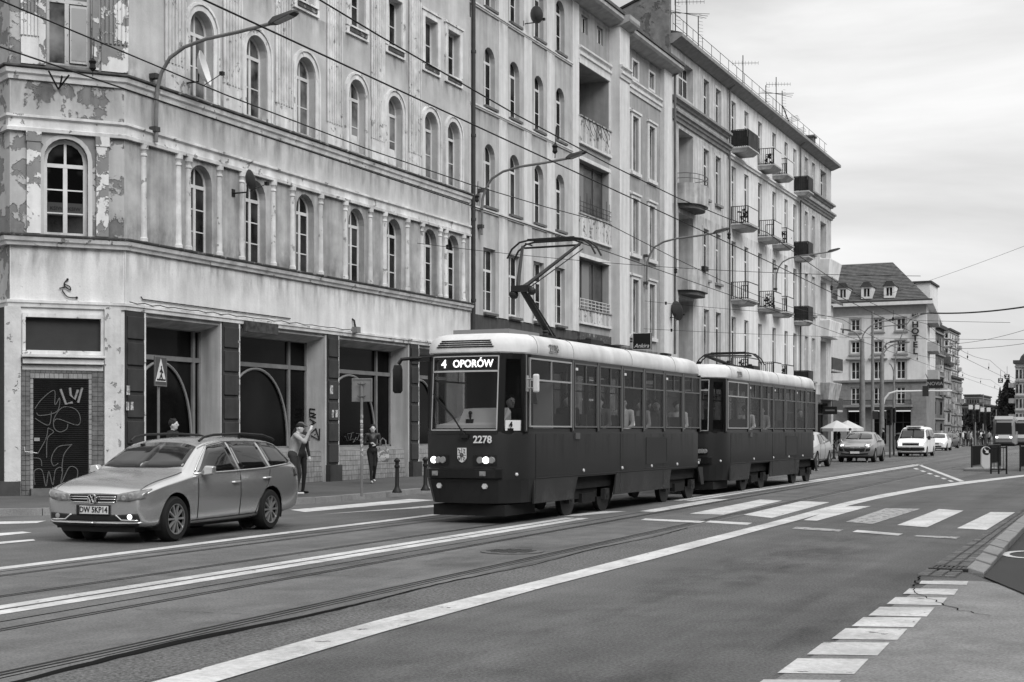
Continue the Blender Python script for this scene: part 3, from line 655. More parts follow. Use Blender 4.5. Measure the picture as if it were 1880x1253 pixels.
def tiles(bb, s0, s1, z0, z1, ts, th, o=.02):
    nx, nz = max(1, round((s1-s0)/ts)), max(1, round((z1-z0)/th))
    for i in range(nx):
        for j in range(nz):
            e = random.uniform(0, .006)
            bb.box(s0+(s1-s0)*i/nx+.005, s0+(s1-s0)*(i+1)/nx-.005, o, o+.014+e, z0+(z1-z0)*j/nz+.005, z0+(z1-z0)*(j+1)/nz-.005)
tiles(tb, cs(38), cs(54), .12, cz(674), .115, .115); tiles(tb, cs(167), cs(189), .12, cz(674), .14, .115); tiles(tb, cs(54), cs(167), cz(686), cz(674), .12, .11)
tiles(tp, cs(54), cs(60), .12, cz(696), .09, .12); tiles(tp, cs(161), cs(167), .12, cz(696), .09, .12); tiles(tp, cs(54), cs(167), cz(695.5), cz(686), .11, .13)
tag(tb.build('wall_tiles', M_gtile, A), kind='stuff'); tag(tp.build('wall_tiles', M_gtile2, A), kind='stuff')
MB(FC).box(cs(54),cs(167),.0,.35,.1,.28).build('door_step', mat('step_stone', .12, var=.3), A)
M_graf = mat('graffiti_chalk', .10, rough=.9, peel=(.05, .58, 12)); M_graf2 = mat('graffiti_grey', .22, rough=.9, peel=(.08, .6, 9)); M_grafk = mat('graffiti_black', .012)
def smoothpath(pts, n=6):
    out = []
    for i in range(len(pts)-1):
        p0, p1, p2, p3 = pts[max(i-1,0)], pts[i], pts[i+1], pts[min(i+2,len(pts)-1)]
        for k in range(n):
            t = k/n; out.append(tuple(.5*((2*p1[j]) + (-p0[j]+p2[j])*t + (2*p0[j]-5*p1[j]+4*p2[j]-p3[j])*t*t + (-p0[j]+3*p1[j]-3*p2[j]+p3[j])*t**3) for j in range(2)))
    return out + [pts[-1]]
def z5(p): return (p[0]/4., 626+p[1]/4.)
def spray(paths, F, o, r, m, par, s_of, z_of, curve=True):
    b = MB(F)
    for p in paths:
        q = [z5(a) for a in p]; q = smoothpath(q) if curve and len(q) > 2 else q
        b.tube([(s_of(u, y), o, z_of(u, y)) for u, y in q], r, 5)
    return b.build('graffiti', m, par)
ss, zz_ = (lambda u, y: cs(u)), (lambda u, y: cz(y, u))
spray([[(250,500),(300,430),(390,365),(395,470),(430,420),(410,520),(290,550),(262,530)],[(385,600),(420,575),(560,620),(580,560),(540,500),(450,490),(390,570),(390,640),(430,670),(480,650),(490,610)],[(250,570),(350,620),(370,520)],
       [(345,640),(330,720),(270,830)],[(345,640),(385,670),(340,720),(335,860)],[(520,760),(460,840),(445,960)],[(240,860),(290,870),(300,920)],[(520,765),(420,780),(370,860),(385,920),(420,900)],[(250,1060),(245,960),(300,950),(330,1070),(350,960),(380,1060),(400,950),(450,940),(440,1050),(500,930),(560,950),(545,1040),(480,1060)]], FC, .05, .012, M_graf, dr, ss, zz_)
spray([[(435,355),(475,465),(525,455)],[(505,345),(510,400),(540,430),(565,360)],[(595,345),(565,455)]], FC, .052, .034, M_graf2, dr, ss, zz_, False)
MB(FC).tube([(cs(44),.04,cz(821)),(cs(44),.12,cz(829)),(cs(66),.14,cz(832))], .012, 6).build('door_bar', mat('bare_steel', .4, rough=.4, metal=.6), dr)
MB(FC).box(cs(61),cs(71),.05,.075,cz(810),cz(804)).build('lock_plate', MATS['bare_steel'], dr)
# black tag on the jamb of the second shop window
Yj = shops[1][1] - .006; b = MB()
def z6(p): return (470+p[0]/4., 626+p[1]/4.)
for p in ([(395,500),(395,555),(440,565)],[(395,500),(435,505)],[(398,530),(430,535)],[(440,540),(400,560)],[(395,575),(440,600),(395,625)],[(420,585),(418,615)],[(440,645),(395,690),(465,730),(440,645)],[(468,645),(466,730)],[(432,686),(436,690)]):
    b.tube([(lambda q: (q[0], Yj, q[1]))(PYX(*z6(a), Yj)) for a in p], .022, 5)
b.build('graffiti', M_grafk, A)
b = MB(FA)
for i in range(10):
    random.seed(40+i); s = PX(632+i*5.2, XF-.7); z = 1.25+random.uniform(0,.1)
    b.tube(smoothpath3 if False else [(s+.12*math.sin(t*2.1+i), -.625, z+.1*t*(1 if i%3 else .6)+.05*math.cos(t*3)) for t in range(4)], .010, 4)
b.build('graffiti', M_graf, A)
# odds and ends fixed to the front
s, z = PXZ(475, 603, XF); MB(FA).box(s-.78, s+.78, .032, .12, z-.14, z+.15).build('rusty_sign_box', mat('rust_dark', .05, rough=.95, var=.6, vs_=7), A)
s, z = PXZ(645, 607, XF); b = MB(FA).tube([(s,.02,z+.35),(s,.1,z+.3),(s,.14,z+.1)], .03, 6); b.build('camera_bracket', M_black, A); MB(FA).box(s-.1,s+.12,.08,.26,z-.08,z+.1).build('floodlight', mat('floodlight_grey', .18), A)
MB(FA).tube([FA and (PX(256,XF),.05,PXZ(256,545,XF)[1]), (PX(258,XF),.06,PXZ(258,550,XF)[1])] + [(PX(u,XF),.06,PXZ(258,550,XF)[1]-.0) for u in (300,400,530)], .014, 5).build('cable', M_black, A)
MB(FA).tube([(PX(u,XF), .1, 4.69 + .02*math.sin(u*.2)) for u in range(232,640,14)], .012, 5).build('cable', M_black, A)
b = MB(FC)
for p in ([(122,513),(116,520),(118,527),(128,533)],[(118,527),(107,530)],[(116,522),(126,526),(128,532)],[(112,533),(122,545),(138,546)],[(30,555),(34,559)]): b.tube([(cs(u), .04, cz(y)) for u, y in smoothpath(p, 3)], .014, 5)
b.ball((cs(122), .03, cz(513)), .03).ball((cs(139), .03, cz(546)), .03).ball((cs(121), .03, cz(554)), .028); b.build('loose_cable', M_black, A)
b = MB(FA).tube([(SE+.02, .14, .15), (SE+.02, .14, ZT-.3)], .075, 10)
for z in (3, 6.3, 9.2, 12.2, 15.2, 18): b.tube([(SE+.02,.14,z-.05),(SE+.02,.14,z+.05)], .095, 10)
b.build('drainpipe', M_pipe, A, smooth=True)

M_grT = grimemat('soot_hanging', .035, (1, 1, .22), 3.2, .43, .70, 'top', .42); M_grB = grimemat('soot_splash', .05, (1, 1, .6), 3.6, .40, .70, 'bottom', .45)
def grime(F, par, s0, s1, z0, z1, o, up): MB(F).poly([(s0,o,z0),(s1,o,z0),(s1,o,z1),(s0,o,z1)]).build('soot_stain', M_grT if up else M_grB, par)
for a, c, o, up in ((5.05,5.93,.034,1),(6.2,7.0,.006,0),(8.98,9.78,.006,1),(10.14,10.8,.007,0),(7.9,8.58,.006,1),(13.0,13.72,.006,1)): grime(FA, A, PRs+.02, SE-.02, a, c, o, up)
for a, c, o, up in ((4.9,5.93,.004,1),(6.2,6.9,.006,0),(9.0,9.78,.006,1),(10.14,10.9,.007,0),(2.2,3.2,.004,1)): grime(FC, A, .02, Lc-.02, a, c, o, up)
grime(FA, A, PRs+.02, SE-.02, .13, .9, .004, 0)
# ================================================================ second tenement (arched windows, loggias)
M_Bw = mat('b_render', .42, rough=.92, var=.08, vs_=1.2, dirt=.14, ds=.6, streak=.28, grain=.06, gs=30, bump=.2, bs=25)
M_Bl = mat('b_lesene', .58, rough=.92, var=.06, streak=.22, grain=.06, gs=30, bump=.2, bs=25)
M_Bd = mat('b_render_dark', .30, rough=.92, var=.08, dirt=.15, ds=.6, streak=.25, bump=.2, bs=25)
M_Bbase = mat('b_base', .075, rough=.85, var=.12, dirt=.2)
M_Bpar = mat('b_parapet', .5, rough=.9, peel=(.2, .6, 4), streak=.55, bump=.3)
B = thing('tenement_house', 'grey tenement with narrow arched windows, pale pilaster strips and stacked loggias', 'building', (XF, 57, 0))
S0, S1, S2, S3, S4 = 45.78, 56.1, 60.0, 61.2, 68.72
cB = [(PX(a,XF)+PX(b_,XF))/2 for a, b_ in ((888,909),(934.5,954),(980,998),(1019.5,1037))]
rB = ((6.02,8.35,0),(9.9,12.2,.48),(13.58,15.76,.48),(17.22,19.36,.48))
b = MB(FA)
wall(b, S0, S1, 5.85, 9.3, [(c-.52,c+.52,rB[0][0],rB[0][1],0,.19) for c in cB])
for (p, q, ar), (za, zb) in zip(rB[1:], ((9.3,13.0),(13.0,16.6),(16.6,19.9))): wall(b, S0, S1, za, zb, [(c-.48,c+.48,p,q,ar,.21) for c in cB])
b.build('street_wall', M_Bw, B)
b = MB(FA); wall(b, S0, S1, 0, 5.85, [(cB[0]-1, cB[0]+1, .12, 3.6, 0, .4), (cB[2]-1, cB[2]+1.6, .12, 3.6, 0, .4)]); b.build('base_wall', M_Bbase, B)
for c in (cB[0], cB[2]+.3): window(FA, B, c-1, c+1.0 if c == cB[0] else c+1.3, .6, 3.5, 0, .4, pm=M_shopg, trans=2.9, name='shop_window')
w0 = window(FA, B, cB[0]-.52, cB[0]+.52, rB[0][0], rB[0][1], 0, .19, bars=(.5,), trans=7.55, fw=.08, fd=.022)
for c in cB[1:]: cpart(w0, B, (0, c-cB[0], 0))
w0 = window(FA, B, cB[0]-.48, cB[0]+.48, rB[1][0], rB[1][1], .48, .21, bars=(.45,), trans=11.55, fw=.07, fd=.022)
for j in range(3):
    for i, c in enumerate(cB):
        if i or j: cpart(w0, B, (0, c-cB[0], rB[j+1][0]-rB[1][0]))
p0 = MB(FA).box(cB[0]-.52, cB[0]+.56, -.02, .13, rB[1][0]-.12, rB[1][0]-.03).build('sill', mat('sill_tin', .11, rough=.6, var=.3), B)
for j in range(3):
    for i, c in enumerate(cB):
        if i or j: cpart(p0, B, (0, c-cB[0], rB[j+1][0]-rB[1][0]))
for i, c in enumerate(cB): cpart(p0, B, (0, c-cB[0], rB[0][0]-rB[1][0]-.02))
for u0, u1 in ((914.5,931),(961,975),(1003,1017),(1050,1062)):
    MB(FA).box(PX(u0,XF), PX(u1,XF), .0, .035, 5.86, 19.9).build('lesene', M_Bl, B)
for z in (9.72, 13.4, 17.05): 
    sweep([(XF,S0),(XF,S1-.7)], [(-.01,z-.09),(.05,z-.09),(.06,z-.04),(.09,z-.03),(.09,z+.03),(-.01,z+.05)]).build('string_course', M_Bl, B)
# loggia bay: three stacked openings
lz = ((6.3,6.88,9.06),(9.95,10.93,13.2),(13.97,15.08,17.3))
s0, s1 = S1+.15, PX(1117, XF)
b = MB(FA); wall(b, S1, S2, 5.85, 9.5, [(s0,s1,6.3,9.06,0,1.5)]); wall(b, S1, S2, 9.5, 13.5, [(s0,s1,9.95,13.2,0,1.5)]); wall(b, S1, S2, 13.5, 18.2, [(s0,s1,13.97,17.3,0,1.5)])
aw = [(1067.5,1079,43),(1096,1107.5,64)]
wall(b, S1, S2, 18.2, 19.9, [(PX(a,XF), PX(c,XF), 18.7, 19.45, 0, .2) for a, c, _ in aw]); b.build('loggia_wall', M_Bd, B)
for a, c, _ in aw: window(FA, B, PX(a,XF), PX(c,XF), 18.7, 19.45, 0, .15, fw=.05, name='attic_window', fm=M_Bl)
for i, (za, zb, zc) in enumerate(lz):
    pb = MB(FA).box(s0-.12, s1+.1, -.1, .08, za, zb-.06); par = pb.build('parapet', M_Bpar, B)
    MB(FA).box(s0-.14, s1+.12, -.12, .14, zb-.06, zb).build('coping', mat('coping_dirty', .3, var=.3, streak=.4), par); MB(FA).box(s0-.12, s1+.14, -.1, .12, za-.1, za-.002).build('ledge', M_Bl, par)
    rb = MB(FA)
    for k in range(9): x = s0 + (s1-s0)*k/9; rb.box(x, x+.18, .08, .1, za+.02, zb-.08)
    rb.build('ribs', M_Bpar, par)
    MB(FA).box(s0-.1, s1+.16, .0, .07, zc, zc+.16).build('loggia_head', M_Bl, B)
    MB(FA).box(s1-.001, s1+.18, .0, .05, zb, zc).build('loggia_jamb', M_Bl, B)
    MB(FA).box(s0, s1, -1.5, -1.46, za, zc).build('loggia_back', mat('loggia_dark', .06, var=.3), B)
    if i < 2:
        g = MB(FA).box(s0+.02, s1-.02, -.34, -.28, zb+.02, zb+.1).box(s0+.02, s1-.02, -.34, -.28, zc-.1, zc).box(s0+.02,s0+.1,-.34,-.28,zb,zc).box(s1-.1,s1-.02,-.34,-.28,zb,zc)
        for t in (.33, .66): g.box(s0+(s1-s0)*t-.03, s0+(s1-s0)*t+.03, -.33, -.27, zb, zc)
        g = g.build('loggia_glazing', mat('glazing_dark', .07, rough=.5), B)
        MB(FA).box(s0+.03, s1-.03, -.33, -.31, zb, zc).build('pane', mat('dusty_pane', .075, rough=.2, spec=.2, var=.3, vs_=1.5), g)
        cb = MB(FA)
        for k in range(14): x = s0+.1+(s1-s0)*(.0 if i else .25)+k*.06*(1+i*.3); cb.tube([(x, -.27-.015*(k % 2), zb+.05), (x, -.27-.015*(k % 2), zc-.06)], .034, 6)
        cb.build('curtain', mat('curtain_grey', .22 if not i else .12, rough=.9), g)
rl = MB(FA)
for zz in (.12, .26, .40): rl.tube([(s0,.06,lz[0][1]+zz),(s1,.06,lz[0][1]+zz)], .02, 5)
for k in range(9): rl.tube([(s0+(s1-s0)*k/8,.06,lz[0][1]),(s0+(s1-s0)*k/8,.06,lz[0][1]+.42)], .014, 5)
rl.build('balcony_rail', mat('rail_pale', .55), B)
rl = MB(FA)
for zz in (.1, .3, .5): rl.tube([(s0,.04,lz[1][1]+zz),(s1+.1,.1,lz[1][1]+zz)], .012, 5)
for k in range(10): rl.tube([(s0+(s1-s0)*k/9,.05,lz[1][1]),(s0+(s1-s0)*k/9,.05,lz[1][1]+random.uniform(.4,1.1))], .010, 5)
rl.build('wire_screen', M_black, B)
MB(FA).tube([(s0+.3,-1.2,16.6),(s0+1.6,-1.0,16.75)], .06, 6).build('fluorescent_lamp', mat('lamp_white', .75), B)
vn = MB(FA); random.seed(4)
for k in range(7):
    x = s0+.2+k*.45; vn.tube([(x+.14*j+random.uniform(-.1,.1), .16, 15.08-.16*j-.05*random.random()) for j in range(4+k % 3)], .014, 4)
vn.build('climbing_stems', M_black, B)
MB(FA).box(S1-.02, S2+.02, .0, .1, 5.5, 5.85).build('bay_ledge', M_soot, B); b = MB(FA); wall(b, S1, S4, 0, 5.5, [(S1+.5, S2-.4, .12, 3.9, 0, .4), (S3+.6, S4-1.2, .12, 3.9, 0, .4)]); b.build('shop_wall', mat('b_shopwall', .2, var=.25, dirt=.3, streak=.3), B)
window(FA, B, S1+.5, S2-.4, .5, 3.85, 0, .4, pm=M_shopg, trans=3.0, name='shop_window'); window(FA, B, S3+.6, S4-1.2, .5, 3.85, 0, .4, pm=M_shopg, trans=3.0, mull=(.3,.6), name='shop_window')
# projecting pilasters and right-hand wing
MB(FA).box(S2-.1, S3, -.2, .5, 5.5, 19.75).build('pilaster', M_Bl, B)
MB(FA).box(PX(1212,XF), S4-.45, -.2, .22, 5.5, 19.6).build('pilaster', M_Bl, B)
c2 = [PX(1143,XF)+.1, PX(1165.5,XF), PX(1195.5,XF)]; r2 = ((6.25,8.75),(10.05,12.85),(13.9,16.75))
b = MB(FA)
for (p, q), (za, zb) in zip(r2, ((5.5,9.4),(9.4,13.3),(13.3,18.0))): wall(b, S3, S4, za, zb, [(c-.42,c+.42,p,q,0,.13) for c in c2])
wall(b, S3, S4, 18.0, 19.9, [(c-.36,c+.36,18.25,19.0,0,.2) for c in c2]); b.build('wing_wall', M_Bd, B)
w0 = window(FA, B, c2[0]-.42, c2[0]+.42, r2[0][0], r2[0][1], 0, .13, fm=M_wood, pm=M_pane2, mull=(.5,), fw=.07, fd=.018)
b = MB(FA); b.box(c2[0]-.62,c2[0]-.421,0,.07,6.1,8.9).box(c2[0]+.421,c2[0]+.62,0,.07,6.1,8.9).box(c2[0]-.42,c2[0]+.42,0,.07,8.751,8.9).box(c2[0]-.68,c2[0]+.68,0,.14,8.901,9.0).box(c2[0]-.68,c2[0]+.68,0,.13,5.98,6.14); p0 = b.build('window_surround', M_Bl, B)
for j in range(3):
    for i, c in enumerate(c2):
        if i or j: cpart(w0, B, (0, c-c2[0], r2[j][0]-r2[0][0])); cpart(p0, B, (0, c-c2[0], r2[j][0]-r2[0][0]))
for c in c2:
    window(FA, B, c-.36, c+.36, 18.25, 19.0, 0, .15, fw=.06, name='attic_window', fm=M_Bl)
    MB(FA).ring([(c-.48,18.13),(c+.48,18.13),(c+.48,19.1),(c-.48,19.1)],[(c-.37,18.24),(c+.37,18.24),(c+.37,19.01),(c-.37,19.01)],-.005,.05).build('window_surround', M_Bl, B)
for a, c, pr_ in ((S1,S2-.12,.0),(S2-.12,S3+.02,.5),(S3+.02,S4-.5,.0)):
    sweep([(XF+pr_,a),(XF+pr_,c)], [(-.01,17.45),(.06,17.45),(.08,17.6),(.14,17.64),(.14,17.74),(.05,17.78),(.06,17.9),(.16,17.94),(.16,18.02),(-.01,18.05)]).build('string_course', M_Bl, B)
sweep([(XF,S0),(XF,S2-.15)], [(-.3,19.75),(.12,19.75),(.62,19.92),(.72,20.02),(.72,20.18),(-.3,20.22)]).build('eaves', mat('eaves_board', .34, var=.15, streak=.2), B)
sweep([(XF,S2-.15),(XF,S3)], [(-.3,19.755),(.5,19.755),(.95,19.92),(1.0,20.02),(1.0,20.2),(-.3,20.23)]).build('eaves', MATS['eaves_board'], B)
sweep([(XF,S3),(XF,S4-.05)], [(-.3,19.5),(.12,19.5),(.62,19.68),(.72,19.78),(.72,19.94),(-.3,19.98)]).build('eaves', MATS['eaves_board'], B)
MB(FA).hexa([(S0,-9,22.6),(S3,-9,22.6),(S3,.78,20.2),(S0,.78,20.2),(S0,-9,22.75),(S3,-9,22.75),(S3,.78,20.33),(S0,.78,20.33)]).build('roof', M_tile, B)
MB(FA).hexa([(S3,-9,22.4),(S4-.02,-9,22.4),(S4-.02,.78,19.96),(S3,.78,19.96),(S3,-9,22.55),(S4-.02,-9,22.55),(S4-.02,.78,20.1),(S3,.78,20.1)]).build('roof', M_tile, B)
b = MB(FA).tube([(S4-.25,.3,5.5),(S4-.25,.3,19.5),(S4-.25,.55,19.8)], .07, 8); b.build('drainpipe', mat('pipe_grey', .12, var=.2), B, smooth=True)
# ================================================================ third tenement (tall, with balconies)
M_Cw = mat('c_render', .50, rough=.92, var=.08, dirt=.18, ds=.6, streak=.35, bump=.25, bs=25, grain=.06, gs=30)
M_Cl = mat('c_render_light', .66, rough=.92, var=.05, dirt=.12, ds=.5, streak=.18, bump=.2, bs=25)
M_Cd = mat('c_render_shabby', .34, rough=.92, var=.15, dirt=.3, ds=.8, streak=.5, bump=.3, bs=25)
M_Cm = mat('c_moulding', .22, rough=.9, var=.15, streak=.25)
M_Cbal = mat('balcony_concrete', .36, rough=.95, var=.25, vs_=2, streak=.5, bump=.4, bs=20)
Cb = thing('tenement_house', 'tall pale tenement with rows of small iron railed balconies and roof railing', 'building', (XF, 88, 0))
T0, T1, T2, T3, T4 = 68.75, 79.1, PX(1466,XF), PX(1503,XF), 107.2
ZR = 21.45
rows = ((5.2,8.25),(9.9,12.62),(14.3,16.95),(18.75,20.72)); bands = ((4.3,8.9),(8.9,13.2),(13.2,17.8),(17.8,21.5))
cC1 = [PX(1296,XF), PX(1318,XF)]; cC2 = [PX(1347,XF), PX(1370.5,XF), PX(1395.5,XF), PX(1421.5,XF), PX(1443.5,XF), PX(1459.5,XF)]; cC3 = [PX(1480,XF), PX(1493,XF)]
lg0, lg1 = PX(1246,XF), PX(1272.5,XF)
b1, b2, b3 = MB(FA), MB(FA), MB(FA)
for j, ((p, q), (za, zb)) in enumerate(zip(rows, bands)):
    lop = (lg0, lg1, p-.9 if j < 3 else 18.95, q+.25 if j < 3 else 20.75, 0, 1.4 if j < 3 else .35)
    wall(b1, T0, T1, za, zb, [lop] + [(c-.5,c+.5,p,q,0,.15) for c in cC1]); wall(b2, T1, T2, za, zb, [(c-.48,c+.48,p-(.5 if i in (0,2,3,5) and j < 3 else 0),q,0,.15) for i, c in enumerate(cC2)])
    wall(b3, T2, T4, za, zb, [(c-.46,c+.46,p,q,0,.15) for c in cC3] + [(T3+.6, T3+2.6, p, q, 0, 1.2 if j < 3 else .3)])
b1.build('left_wall', M_Cw, Cb); b2.build('middle_wall', M_Cl, Cb); b3.build('right_wall', M_Cw, Cb)
b = MB(FA); wall(b, T0, T4, 0, 4.3, [(T0+1+4.7*k, T0+4.4+4.7*k, .12, 3.7, 0, .4) for k in range(8)]); b.build('ground_floor_wall', mat('c_base', .12, var=.25, streak=.3), Cb)
for k in range(8): window(FA, Cb, T0+1+4.7*k, T0+4.4+4.7*k, .4, 3.65, 0, .4, pm=M_shopg, trans=2.9, mull=(.35,.7), name='shop_window', fm=mat('shop_frame2', .05))
w0 = window(FA, Cb, cC1[0]-.5, cC1[0]+.5, rows[0][0], rows[0][1], 0, .15, trans=7.4, bars=(.0,), fw=.08)
def around(c, z0, z1, par, hood=True):
    MB(FA).ring([(c-.66,z0-.02),(c+.66,z0-.02),(c+.66,z1+.14),(c-.66,z1+.14)],[(c-.51,z0),(c+.51,z0),(c+.51,z1),(c-.51,z1)],-.005,.035).build('window_surround', M_Cw, par)
for j, (p, q) in enumerate(rows):
    for i, c in enumerate(cC1 + cC2 + cC3):
        pm = M_pane if (i*3+j) % 4 else M_pane2
        hw = .5 if i < 2 else (.48 if i < 8 else .46)
        pp = p-(.5 if (i-2) in (0,2,3,5) and j < 3 else 0)
        window(FA, Cb, c-hw, c+hw, pp, q, 0, .15, trans=q-.85, fw=.07, pm=pm, fd=.016)
        if i < 2 or i > 7: around(c, p, q, Cb); MB(FA).box(c-.62,c+.62,-.02,.17,p-.16,p-.03).build('sill', M_Cm, Cb)
    if j == 3: window(FA, Cb, lg0, lg1, 18.95, 20.75, 0, .35, trans=20.1, mull=(.35,.68), fw=.08, fd=.018)
    if j == 3: window(FA, Cb, T3+.6, T3+2.6, p, q, 0, .3, trans=20., mull=(.33,.66), fw=.08, fd=.016)
bpy.data.objects.remove(w0.children[0] if w0.children else bpy.data.objects.new('x', None)); bpy.data.objects.remove(w0)
for (a, c) in ((T0, T1+.0), (T1+.02, T2), (T2+.02, T4+.0)):
    big = a != T1+.02
    if big:
        sweep([(XF,a),(XF,c)] + ([(XF-3,c)] if c == T4 else []), [(-.02,18.35),(.12,18.35),(.16,18.45),(.3,18.5),(.3,18.62),(-.02,18.66)]).build('moulding', M_Cm, Cb)
        sweep([(XF,a),(XF,c)] + ([(XF-3,c)] if c == T4 else []), [(-.02,17.45),(.1,17.45),(.14,17.6),(.22,17.64),(.24,17.76),(.34,17.8),(.34,17.92),(-.02,17.97)]).build('moulding', M_Cm, Cb)
    else: sweep([(XF,a),(XF,c)], [(-.02,17.3),(.1,17.3),(.12,17.4),(.2,17.45),(.2,17.55),(-.02,17.58)]).build('moulding', M_Cl, Cb)
sweep([(XF,T0-.15),(XF,T4),(XF-9,T4)], [(-.3,21.2),(.1,21.2),(.5,21.45),(.62,21.5),(.62,21.68),(-.3,21.75)]).build('eaves', mat('c_eaves', .22, var=.2), Cb)
b = MB(FA); b.hexa([(T0-.1,-9,21.8),(T4,-9,21.8),(T4,.6,21.7),(T0-.1,.6,21.7),(T0-.1,-9,24.2),(T4-3,-9,24.2),(T4-.1,.4,21.78),(T0-.1,.4,21.78)]); b.build('roof', M_roofdk, Cb)
# end walls
b = MB(); b.add([(XF,T4,0),(XF-12,T4,0),(XF-12,T4,21.5),(XF,T4,21.5)],[(0,1,2,3)]); b.build('end_wall', M_Cw, Cb)
fw_ = PYX(1133, 38, T0); b = MB(); b.prism([(XF+.02,0),(fw_[0],0),(fw_[0],23.0),(XF-.6,23.9),(XF+.02,23.9)], T0-.35, T0-.03, ax=1); b.build('fire_wall', mat('firewall_render', .15, rough=.95, peel=(.09,.56,1.2), var=.3, bump=.5, bs=12), Cb)
MB().prism([(XF+.06,23.9),(XF-.6,23.9),(fw_[0]-.1,23.0),(fw_[0]-.1,23.12),(XF-.6,24.03),(XF+.06,24.03)], T0-.4, T0, ax=1).build('fire_wall_coping', M_black, Cb)
MB(FA).box(T4-3.4, T4-2.6, -1.6, -.6, 21.7, 23.2).box(T4-3.5, T4-2.5, -1.7, -.5, 23.2, 23.32).build('chimney', mat('chimney_brick', .12, var=.3), Cb)
MB(FA).box(T0+1.0, T0+1.9, -1.6, -.7, 21.7, 23.3).box(T0+.9, T0+2.0, -1.7, -.6, 23.3, 23.4).build('chimney', MATS['chimney_brick'], Cb)
rl = MB(FA)
for z in (22.25, 22.8): rl.tube([(T0,.1,z+.0),(T4-2.,.1,z)], .015, 5)
k = T0
while k < T4-2: rl.tube([(k,.1,21.7),(k,.1,22.8)], .014, 5); k += 1.7
rl.build('roof_railing', M_black, Cb)
# round loggia balconies on the left bay
for i, (zt, zb) in enumerate(((14.35,13.2),(9.92,8.75))):
    cc_, hw = (lg0+lg1)/2+.1, (lg1-lg0)/2+.35
    pl = [(cc_+hw,-.05)] + [(cc_+hw*math.cos(t), (1.05 if not i else .95)*math.sin(t)**(.75 if not i else .4)) for t in [math.pi*k/12 for k in range(1,12)]] + [(cc_-hw,-.05)]
    b = MB(FA); b.prism(pl, zb+.12, zt); ba = b.build('round_balcony', M_Cbal, Cb)
    pl2 = [(cc_+(p[0]-cc_)*.86, p[1]*.86) for p in pl]; MB(FA).prism(pl2, zb-.1, zb+.12).build('balcony_underside', mat('concrete_dark', .1, var=.4), ba)  # underside in a darker, blotchy concrete grey
    r = MB(FA); up = [(cc_+(p[0]-cc_)*.97, p[1]*.97) for p in pl]
    for z in (zt+.25, zt+.5): r.tube([(p[0],p[1],z) for p in up], .02, 5)
    for p in up[::2]: r.tube([(p[0],p[1],zt),(p[0],p[1],zt+.5)], .016, 5)
    if not i: r.build('railing', mat('rail_rusty', .1, var=.3), ba)
    else: MB(FA).box(cc_-.35,cc_+.3,.9,1.1,zt+.02,zt+.25).build('flower_box', M_black, ba)
for j in range(3):
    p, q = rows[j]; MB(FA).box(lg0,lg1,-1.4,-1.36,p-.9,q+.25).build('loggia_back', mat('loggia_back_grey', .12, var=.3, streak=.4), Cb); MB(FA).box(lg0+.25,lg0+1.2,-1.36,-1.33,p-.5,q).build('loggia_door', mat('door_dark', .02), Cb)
# small balconies of the middle and right part
Mfr = mat('balcony_front_panel', .60, rough=.7, var=.06); Mslab = mat('balcony_slab', .40, var=.15, streak=.3)
bal = (('a', 1342, 1374, 1392), ('a', 1391, 1421, 1435), ('b', 1418, 1445, 1457), ('c', 1457.5, 1484, 1493))
def balcony(uf, uo, ue, zs, kind):
    s0 = PX(uf, XF); t = (uo-CX)/FPX; xo = s0*(t*CT-ST)/(t*ST+CT); o1 = min(xo - XF, 1.25); s1 = PX(ue, XF+o1)
    b = MB(FA); b.hexa([(s0+.1,0,zs-.2),(s1-.1,0,zs-.2),(s1-.1,o1-.25,zs-.2),(s0+.1,o1-.25,zs-.2),(s0,0,zs),(s1,0,zs),(s1,o1,zs),(s0,o1,zs)]).box(s0-.04,s1+.04,0,o1+.04,zs,zs+.08); ba = b.build('balcony', Mslab, Cb)
    r = MB(FA); h = 1.06
    for z in (zs+.14, zs+h): r.box(s0, s1, o1-.06, o1-.02, z-.02, z+.02); r.box(s0, s0+.04, 0, o1-.06, z-.02, z+.02); r.box(s1-.04, s1, 0, o1-.06, z-.02, z+.02)
    n = 8
    for k in range(n+1): x = (o1-.05)*k/n; wd = .012 if k % n else .024; r.box(s0+.02-wd, s0+.02+wd, x, x+2*wd, zs+.08, zs+h); r.box(s1-.02-wd, s1-.02+wd, x, x+2*wd, zs+.08, zs+h)
    m = max(6, int((s1-s0)/.14))
    for k in range(m+1): x = s0 + (s1-s0)*k/m; r.box(x-.012, x+.012, o1-.052, o1-.028, zs+.08, zs+h)
    r.build('railing', M_black, ba)
    if kind in 'ab': MB(FA).box(s0+.05, s1-.05, o1-.018, o1+.006, zs+.12, zs+h-.05).build('front_panel', Mfr, ba)
    if kind == 'd' or kind == 'c':
        MB(FA).box(s0+.045, s0+.06, .04, o1-.08, zs+.12, zs+h-.03).box(s0+.05, s1-.05, o1-.018, o1+.01, zs+.1, zs+h-.04).build('cloth_screen', mat('balcony_cloth', .045 if kind == 'd' else .07, rough=.95, var=.3, streak=.4), ba)
    return ba
